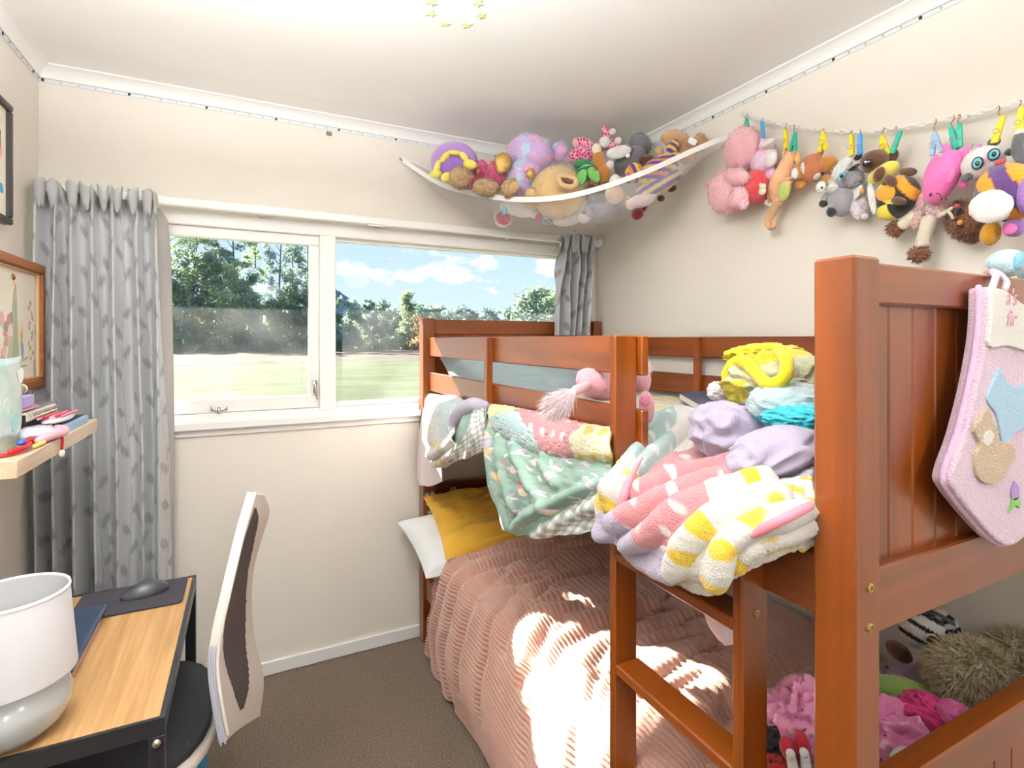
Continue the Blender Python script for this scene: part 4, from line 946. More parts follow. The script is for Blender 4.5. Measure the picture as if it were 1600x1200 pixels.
# pink satin binding along the blanket's folded edges
mat('satin_pink', '#dd8091', .4, sheen=.3)
t = thing('satin_binding', (0.6, 0.74, 1.044), 'pink satin binding strip along the left edge of the heaped plush blanket', 'ribbon')
MB().tube([(0.655, 0.775, 1.16), (0.625, 0.769, 1.129), (0.605, 0.764, 1.098), (0.598, 0.765, 1.065), (0.6, 0.762, 1.039), (0.61, 0.762, 1.021)], [.002, .006, .008, .008, .006, .002], 10, 5).build('strip', 'satin_pink', t)
t = thing('satin_binding', (0.63, 0.479, 1.132), 'pink satin binding strip across the yellow-spotted folds by the near post', 'ribbon')
MB().tube([(0.622, 0.529, 1.101), (0.63, 0.509, 1.111), (0.64, 0.481, 1.134), (0.665, 0.471, 1.146), (0.69, 0.469, 1.152)], [.002, .007, .007, .007, .006], 10, 5).build('strip', 'satin_pink', t)

# flatter duvet lying on the upper mattress
net = [[(x, y, 1.122 + .012 * math.sin(3 * i + 2 * j) + (.02 if 0 < i < 4 else 0)) for i, x in enumerate((.765, .95, 1.15, 1.4, 1.635))] for j, y in enumerate((2.02, 1.75, 1.45, 1.15, .85, .56))]
o = cloth('duvet', net, 200, 120, 'plush_print', [([(.1, .1), (.15, .5), (.12, .9)], .04, .02), ([(.3, .0), (.35, .5), (.3, 1)], .03, .02), ([(.5, .1), (.55, .5), (.5, 1)], .04, .02), ([(.7, .1), (.72, .6), (.8, 1)], .04, .025)],
    quilt([(.06, .2, '#cfa3a3', WHT, .5), (.06, .7, '#dfb6b6', WHT, .5), (.3, .2, '#efeadb', YEL, 1.0), (.3, .8, '#e9e3d6', YEL, 1.0), (.55, .5, WHT, None, 1), (.5, .05, WHT, YEL, 1), (.75, .6, '#e7dad6', None, 1), (.75, .1, WHT, None, 1), (.55, .95, '#dcb7b8', WHT, .4), (.4, .5, '#ece6da', YEL, 1.1)], .07, .05, 12), lambda U, V: .03 * (vnoise(U, V, 15, 5, 3) - .5), thick=.006, flip=True)
tag(o, 'pale patterned plush duvet lying flat on the upper bunk', 'duvet')

# rolled plush edge over the rail, and the green duvet hanging below it
net = [[(0.722, 1.606, 1.156), (0.722, 1.453, 1.165), (0.722, 1.222, 1.169), (0.722, 1.057, 1.169), (0.722, 0.95, 1.174)], [(0.695, 1.536, 1.141), (0.68, 1.348, 1.158), (0.672, 1.138, 1.161), (0.672, 0.984, 1.161), (0.675, 0.888, 1.169)], [(0.675, 1.454, 1.114), (0.655, 1.26, 1.12), (0.648, 1.097, 1.123), (0.65, 0.952, 1.144), (0.655, 0.862, 1.155)], [(0.68, 1.433, 1.101), (0.662, 1.219, 1.088), (0.655, 1.079, 1.103), (0.657, 0.962, 1.124), (0.66, 0.869, 1.14)]]
o = cloth('plush_roll', net, 60, 150, 'plush_print', [([(.4, .0), (.45, .5), (.4, 1)], .3, .012)],
    quilt([(.3, .04, '#ece6a8', None, 1), (.5, .16, '#bcd9dc', WHT, .7), (.5, .28, '#bcd9dc', WHT, .7), (.4, .45, PNK, WHT, .9), (.5, .60, PNK, WHT, .9), (.5, .80, '#f1ecc4', YEL, 1.6), (.5, .95, '#f1ecc4', YEL, 1.6)], .36, .03, 3, 4.0), lambda U, V: .004 * (vnoise(U, V, 5, 50, 2) - .5), thick=.010)
tag(o, 'plush throw edge with blue, dotted pink and yellow patches over the guard rail', 'blanket')
GRN = '#8fa99c'
def floral(U, V):
    out = np.empty(U.shape + (3,)); out[:] = lin(GRN); out *= (.92 + .12 * vnoise(U, V, 3, 5, 3))[..., None]
    r = random.Random(5)
    def ell(cu, cv, a, b, deg, hx):
        t = math.radians(deg); x = (V - cv) ; y = (U - cu)
        p = x * math.cos(t) + y * math.sin(t); q = -x * math.sin(t) + y * math.cos(t)
        m = (p / a) ** 2 + (q / b) ** 2 < 1; out[m] = lin(hx)
    for k in range(120): ell(r.random(), r.random(), .004 + .006 * r.random(), .006, 0, ('#f0e6da', '#c9b9cf', '#7fa596', '#e0a9a0')[k % 4])
    for k in range(60):
        cu, cv, d = r.random(), r.random(), r.random() * 180
        ell(cu, cv, .045, .013, d, ('#8fb5a4', '#c6bdd0', '#7ea797')[k % 3]); ell(cu + .03, cv + .02, .03, .010, d + 40, '#dfe5d8')
    for k in range(20):
        cu, cv = r.random(), r.random()
        for j in range(6): ell(cu + .022 * math.sin(j * 1.05), cv + .022 * math.cos(j * 1.05), .018, .010, -j * 60, ('#ead2cf', '#cfc4dc', '#e8c9a4')[k % 3])
        ell(cu, cv, .009, .010, 0, '#e9d48b')
    for cu, cv in ((.50, .20), (.58, .16)): ell(cu, cv, .055, .02, 55, '#dcb98e')
    ell(.55, .36, .032, .030, 20, '#c96b76'); ell(.62, .37, .03, .034, 0, '#efdcc3'); ell(.40, .24, .02, .02, 0, '#dd7f82'); ell(.72, .12, .02, .02, 0, '#cf6d80'); ell(.35, .6, .05, .022, 20, '#efe6d8')
    g = (V - .42) * .85 + (U - .98) * .85 > .02             # gingham reverse, lower right
    a = V * 30 + U * 12; b = U * 26 - V * 11
    f = (np.floor(a) % 2) + (np.floor(b) % 2)
    gi = np.array([lin('#f1f0ee'), lin('#c3c9c6'), lin('#93a49f')])[f.astype(int)]
    out[g] = gi[g]
    return out
net = [[(0.705, 1.583, 1.134), (0.69, 1.388, 1.147), (0.68, 1.183, 1.147), (0.68, 1.021, 1.146), (0.685, 0.901, 1.152)], [(0.69, 1.596, 1.083), (0.655, 1.338, 1.075), (0.645, 1.122, 1.092), (0.65, 0.976, 1.111), (0.66, 0.869, 1.124)], [(0.685, 1.574, 0.998), (0.645, 1.318, 1.005), (0.63, 1.096, 1.038), (0.635, 0.954, 1.068), (0.645, 0.849, 1.087)], [(0.685, 1.523, 0.897), (0.645, 1.298, 0.935), (0.625, 1.088, 0.98), (0.63, 0.946, 1.017), (0.64, 0.842, 1.048)], [(0.69, 1.44, 0.81), (0.655, 1.271, 0.856), (0.64, 1.114, 0.907), (0.64, 0.961, 0.963), (0.65, 0.855, 1.008)]]
o = cloth('floral_duvet', net, 260, 260, 'cotton_print', [([(.1, .08), (.5, .10), (.95, .16)], .03, .016), ([(.05, .17), (.4, .2), (.8, .28)], .025, .014), ([(.05, .30), (.3, .33), (.55, .42), (.75, .55)], .03, .016), ([(.1, .55), (.3, .50), (.5, .6)], .03, .012), ([(.95, .25), (.7, .55), (.45, .98)], .035, .02), ([(1, .45), (.8, .7), (.65, 1)], .05, .012)],
    floral, lambda U, V: .018 * (vnoise(U, V, 31, 7, 3) - .5), thick=.006)
tag(o, 'green floral duvet with gingham reverse hanging over the bunk side', 'duvet')

# the smaller tangle over the rail by the window
net = [[(0.722, 2.328, 1.097), (0.726, 2.283, 1.135), (0.728, 2.131, 1.144), (0.726, 2.046, 1.131)], [(0.7, 2.334, 1.004), (0.69, 2.206, 1.037), (0.69, 2.101, 1.051), (0.7, 2.049, 1.039)], [(0.69, 2.34, 0.888), (0.68, 2.211, 0.907), (0.68, 2.087, 0.925), (0.69, 2.02, 0.937)], [(0.69, 2.361, 0.738), (0.682, 2.236, 0.747), (0.682, 2.128, 0.768), (0.692, 2.01, 0.816)]]
mat('sheet_pink', '#f1e3e6', .85, bump=.15, bscale=300)
o = cloth('cotton_sheet', net, 80, 50, 'sheet_pink', [([(.1, .3), (.6, .35), (1, .3)], .08, .014), ([(.2, .7), (1, .72)], .07, .012)], thick=.003); tag(o, 'pale pink cotton sheet hanging from the bunk rail by the window', 'sheet')
net = [[(0.722, 2.234, 1.123), (0.724, 2.04, 1.148), (0.724, 1.909, 1.155), (0.722, 1.837, 1.144)], [(0.675, 2.158, 1.058), (0.662, 1.938, 1.099), (0.662, 1.81, 1.104), (0.668, 1.774, 1.085)], [(0.665, 2.162, 0.977), (0.648, 1.942, 0.999), (0.648, 1.812, 1.016), (0.655, 1.752, 1.022)], [(0.668, 2.101, 0.918), (0.655, 1.948, 0.924), (0.655, 1.846, 0.954), (0.66, 1.778, 0.976)], [(0.675, 2.039, 0.888), (0.67, 1.977, 0.887), (0.668, 1.896, 0.906), (0.67, 1.846, 0.938)]]
o = cloth('plush_throw', net, 110, 90, 'plush_print', [([(.75, .1), (.62, .5), (.45, 1)], .06, .02), ([(.9, .2), (.8, .6), (.68, 1)], .05, .018), ([(.2, .3), (.5, .2)], .08, .012)], quilt([(.1, .6, '#c3d4d6', WHT, .6), (.3, .6, '#c3d4d6', WHT, .6), (.2, .1, WHT, None, 1), (.5, .2, WHT, '#e9e2a8', 1), (.7, .4, WHT, YEL, 1.4), (.9, .5, WHT, YEL, 1.4), (.6, .8, WHT, None, 1)], .16, .04, 6), lambda U, V: .004 * (vnoise(U, V, 5, 40, 2) - .5), thick=.010)
tag(o, 'white plush throw with yellow spots bunched over the rail by the window', 'blanket')
mat('lilac_plush', '#bcb5c8', .9, bump=.5, bscale=300, sheen=.4)
o = MB().tube([(0.655, 1.811, 1.044), (0.655, 1.765, 1.099), (0.66, 1.703, 1.139), (0.672, 1.64, 1.163), (0.7, 1.613, 1.16)], [.016, .024, .026, .024, .018], 18, 8).build('fleece_roll', 'lilac_plush'); tag(o, 'lilac fleece roll arching over the rail by the window', 'blanket')
net = [[(0.668, 1.736, 1.113), (0.672, 1.651, 1.141), (0.69, 1.617, 1.152), (0.705, 1.609, 1.156)], [(0.66, 1.778, 1.051), (0.652, 1.647, 1.093), (0.665, 1.579, 1.112), (0.69, 1.575, 1.122)], [(0.662, 1.824, 0.981), (0.652, 1.671, 1.025), (0.662, 1.583, 1.054), (0.69, 1.585, 1.068)], [(0.672, 1.908, 0.911), (0.668, 1.749, 0.958), (0.672, 1.629, 0.999), (0.69, 1.585, 1.018)]]
def gingham(U, V):
    f = (np.floor(U * 20 + V * 5) % 2) + (np.floor(V * 15 - U * 5) % 2); out = np.array([lin('#f4f3f0'), lin('#c9cbc9'), lin('#a3a9a7')])[f.astype(int)]
    g = V + .6 * U < .62; out[g] = lin(GRN); return out
o = cloth('gingham_cover', net, 100, 100, 'cotton_print', [([(.1, .2), (.5, .25), (1, .1)], .06, .012), ([(.0, .5), (.5, .55), (1, .5)], .06, .012), ([(.1, .8), (.9, .85)], .06, .01)], gingham, thick=.004); tag(o, 'grey gingham and green cover corner bunched on the bunk rail', 'duvet')

# ------------------------------------------------------------------ crumpled heaps
def crumple(name, label, cat, c, r, F, m, amp=.22, freq=2.4, seed=0, colour=None, deg=0, seg=84, rings=54, group=None, fine=.35):
    th = np.linspace(.001, math.pi - .001, rings + 1); ph = np.arange(seg) * 2 * math.pi / seg
    n = np.array([[(math.sin(t) * math.cos(p), math.cos(t), math.sin(t) * math.sin(p)) for p in ph] for t in th])
    h = np.zeros(n.shape[:2])
    for i in range(n.shape[0]):
        for j in range(n.shape[1]):
            q = Vector(n[i, j]) * freq + Vector((seed * 5.1, seed * 1.7, seed))
            w = q + Vector((noise.noise(q * .8), noise.noise(q * .8 + Vector((9, 0, 0))), noise.noise(q * .8 + Vector((0, 9, 0))))) * .9
            h[i, j] = (1 - abs(noise.noise(w)) * 2.2) * .75 + fine * (1 - abs(noise.noise(w * 2.1)) * 2)
    FF = rotF(FRAMES[F], deg)
    P = np.asarray(c) + (n * np.asarray(r) * (1 + amp * (h - .5))[..., None]) @ FF
    mb = MB(); mb.grid(P, None if colour is None else colour(n, h), wrap=True)
    o = mb.build(name, m); return tag(o, label, cat, group)
mat('fleece_lilac', '#aaa2b8', .9, bump=.25, bscale=350, sheen=.5); mat('towel_print', rough=.95, attr=True, bump=.7, bscale=380, sheen=.4); mat('towel_yellow', '#dcc812', .95, bump=.5, bscale=350, sheen=.3)
crumple('fleece_blanket', 'crumpled lilac fleece bundle in the middle of the upper bunk', 'blanket', (0.88, 0.762, 1.191), (.088, .060, .075), 'V', 'fleece_lilac', .34, 1.5, 4, deg=-12, fine=.06)
crumple('fleece_hoodie', 'smooth lilac fleece folded beside the near bunk post', 'blanket', (0.8, 0.602, 1.184), (.085, .046, .06), 'V', 'fleece_lilac', .26, 1.2, 8, deg=14, fine=.03)
def twoband(a, b, sel):
    def f(n, h):
        out = np.empty(n.shape); out[:] = lin(a); m = sel(n); out[m] = lin(b); return out
    return f
crumple('bath_towel', 'pale yellow towel heaped on the upper bunk by the near post', 'towel', (0.98, 0.748, 1.298), (.105, .058, .07), 'V', 'towel_print', .20, 1.8, 2, twoband('#dad8ad', '#dcc812', lambda n: (n[..., 1] > .72) | ((n[..., 0] < -.75) & (n[..., 1] < .2))), deg=8)
MB().tube([(0.9, 0.793, 1.281), (0.9, 0.796, 1.307), (0.905, 0.782, 1.33), (0.905, 0.758, 1.335), (0.895, 0.721, 1.314), (0.885, 0.688, 1.296), (0.885, 0.662, 1.301), (0.89, 0.651, 1.32), (0.91, 0.668, 1.345), (0.94, 0.709, 1.359)], [.010, .011, .012, .013, .013, .013, .013, .012, .012, .010], 14, 8).build('hem', 'towel_yellow', bpy.data.objects['bath_towel'])
crumple('hand_towel', 'bright yellow towel bunched on top of the pile', 'towel', (1.03, 0.807, 1.344), (.085, .026, .05), 'V', 'towel_yellow', .25, 2, 6, deg=2)
crumple('fleece_throw', 'pale blue fleece throw under the yellow towel', 'blanket', (0.92, 0.669, 1.254), (.075, .046, .06), 'V', 'towel_print', .15, 1.4, 11, lambda n, h: np.where((n[..., 1] < -.35)[..., None], lin('#3ecfd6'), lin('#c7dfe2')))
mat('turq', '#2bb6c4', .9, bump=.5, bscale=350, sheen=.3)
crumple('beach_towel', 'bright turquoise towel peeping out below the pale blue fleece', 'towel', (0.88, 0.62, 1.238), (.06, .025, .05), 'V', 'turq', .22, 2.5, 13)
mat('tissue', '#f4f2f2', .9)
crumple('tissue', 'crumpled white tissue beside the book on the upper bunk', 'tissue', (1.0, 0.911, 1.256), (.022, .022, .018), 'V', 'tissue', .5, 2.6, 3, seg=40, rings=26)
mat('book_navy', '#454c63', .5, col2='#2f374e', vscale=60)
bk = thing('hardback_book', (1.466, 1.444, 1.165), 'dark blue speckled hardback lying open side out on the upper bunk', 'book')
q = np.array([(1.408, 1.459, 1.185), (1.563, 1.491, 1.185), (1.439, 1.299, 1.185), (1.197, 1.147, 1.185)]); q2 = q - np.array([0, 0, .022])
def slabq(name, a, b, m): MB().add(np.vstack([a, b]), [(0, 1, 2, 3), (7, 6, 5, 4), (0, 4, 5, 1), (1, 5, 6, 2), (2, 6, 7, 3), (3, 7, 4, 0)]).build(name, m, bk, smooth=False)
slabq('cover', q, q - np.array([0, 0, .002]), 'book_navy'); slabq('pages', q * .999 - np.array([0, 0, .002]), q2, 'pages'); slabq('cover', q2, q2 - np.array([0, 0, .002]), 'book_navy')
# pillowcase corner hanging below the upper bunk
net = [[(1.05, 1.006, 0.695), (1.05, 0.96, 0.7), (1.05, 0.902, 0.706)], [(1.04, 0.976, 0.663), (1.03, 0.922, 0.675), (1.04, 0.884, 0.691)], [(1.04, 0.941, 0.64), (1.03, 0.903, 0.652), (1.04, 0.879, 0.664)]]
o = cloth('pillowcase_corner', net, 30, 30, 'sheet_pink', [([(.0, .5), (1, .5)], .15, .01)], thick=.004); tag(o, 'pale pink cloth corner hanging under the upper bunk behind the ladder', 'cloth')

# ================================================================== soft toys
def plush(name, hexc, **k): mat(name, hexc, k.pop('rough', .92), sheen=k.pop('sheen', .5), bump=k.pop('bump', .5), bscale=k.pop('bscale', 260), var=k.pop('var', .06), vscale=k.pop('vscale', 20), **k)
for n_, h_ in dict(plush_pink='#f3bcc2', plush_cream='#ece2cc', plush_white='#f1efec', plush_peach='#f2b98c', plush_tan='#cfa478', plush_tan2='#b98c62', plush_lime='#bcc86a', plush_caramel='#c08033', plush_grey='#9c9a9e',
        plush_black='#26252a', plush_brown='#5e371f', plush_yellow='#ecdd60', plush_orange='#f0a62e', plush_charcoal='#55555a', plush_mustard='#dca021', plush_purple='#a878c4', plush_violet='#b48ad2', plush_violet_dark='#9468bd',
        plush_maroon='#8c1730', plush_honey='#dcb983', plush_green='#6cb85c', plush_pinkwhite='#f3dfe2', plush_darkgrey='#77757a', plush_teal='#5fa9b5', plush_palegrey='#b9bac4', plush_peachball='#eccdb2', plush_greydark2='#8a8a94',
        plush_rose='#f2b3bf', plush_pink_dark='#e28ba4', plush_sky='#bfe2ea', plush_teal2='#79b9c9', pale_mane='#f6e3e6', plush_frog='#a8cf6e', plush_red='#d8454f').items(): plush(n_, h_)
for n_, h_, d_ in (('curly_tan', '#cfae84', '#a98a64'), ('shag_brown', '#8a5228', '#5f3516'), ('shag_pink', '#e2688f', '#c9487a'), ('shag_blond', '#f4e8c4', '#dcc894'), ('shag_red', '#d92f33', '#b01e28'), ('knit_green', '#2f9a63', '#1f7d4c'), ('frill_orange', '#f0a860', '#e7c37a')):
    mat(n_, h_, .95, col2=d_, vscale=60, bump=.8, bscale=180, sheen=.4)
mat('smooth_pink', '#ef74b8', .7, sheen=.3); mat('smooth_red', '#b8152f', .6, sheen=.3); mat('shirt_rust', '#b9714e', .85, bump=.4, bscale=300); mat('gold_fabric', '#b8934f', .4, metal=.4, bump=.2, bscale=100)
mat('eye_black', '#0c0c0e', .12, coat=.6); mat('eye_blue', '#5fc3d6', .2, coat=.5)
mat('tiedye_pink', '#f0a9dc', .9, col2='#f6e3f1', vscale=26, bump=.5, bscale=250, sheen=.5); mat('knit_pink', '#ea9ba4', .95, col2='#f3e6df', vscale=120, bump=.9, bscale=240)
mat('floral_white', '#f1efec', .85, col2='#c4b3c6', vscale=70); mat('floral_trim', '#8f9a90', .85, col2='#d5d0c4', vscale=90); mat('floral_navy', '#d8cfd6', .85, col2='#5a5f86', vscale=90); mat('gingham_pink', '#f6d9df', .85, col2='#dd8fa6', vscale=110); mat('tuft_rainbow', '#b9d98a', .8, col2='#c58ad2', vscale=60)
mat('bee_stripes', rough=.92, attr=True, bump=.5, bscale=250, sheen=.4); mat('bee_big', rough=.92, attr=True, bump=.5, bscale=250, sheen=.4); mat('knit_stripe', rough=.95, attr=True, bump=1.0, bscale=150, sheen=.3); mat('zebra_fur', rough=.92, attr=True, bump=.4, bscale=250, sheen=.3)
# pastel tie-dye and giraffe patches
m_ = mat('tiedye_pastel', '#c9a8e0', .9, bump=.4, bscale=220, sheen=.5); n = m_.node_tree.nodes; l = m_.node_tree.links
tcn = n.new('ShaderNodeTexCoord'); nn = n.new('ShaderNodeTexNoise'); l.new(tcn.outputs['Object'], nn.inputs['Vector']); nn.inputs['Scale'].default_value = 13; nn.inputs['Detail'].default_value = 3
rp = n.new('ShaderNodeValToRGB'); l.new(nn.outputs['Fac'], rp.inputs[0]); e_ = rp.color_ramp.elements
e_[0].position = .30; e_[0].color = (*lin('#8fd3e6'), 1); e_[1].position = .72; e_[1].color = (*lin('#f2b9d9'), 1)
for p_, h_ in ((.42, '#c8e1f0'), (.50, '#cdb3e6'), (.58, '#e3b6df')): q_ = e_.new(p_); q_.color = (*lin(h_), 1)
l.new(rp.outputs[0], n['Principled BSDF'].inputs['Base Color'])
m_ = mat('giraffe_print', '#d2266a', .9, bump=.4, bscale=250, sheen=.4); n = m_.node_tree.nodes; l = m_.node_tree.links
tcn = n.new('ShaderNodeTexCoord'); vo = n.new('ShaderNodeTexVoronoi'); vo.feature = 'DISTANCE_TO_EDGE'; vo.inputs['Scale'].default_value = 75; l.new(tcn.outputs['Object'], vo.inputs['Vector'])
rp = n.new('ShaderNodeValToRGB'); l.new(vo.outputs['Distance'], rp.inputs[0]); rp.color_ramp.elements[0].position = .07; rp.color_ramp.elements[0].color = (*lin('#f3c3d4'), 1); rp.color_ramp.elements[1].position = .12; rp.color_ramp.elements[1].color = (*lin('#c92062'), 1)
l.new(rp.outputs[0], n['Principled BSDF'].inputs['Base Color'])

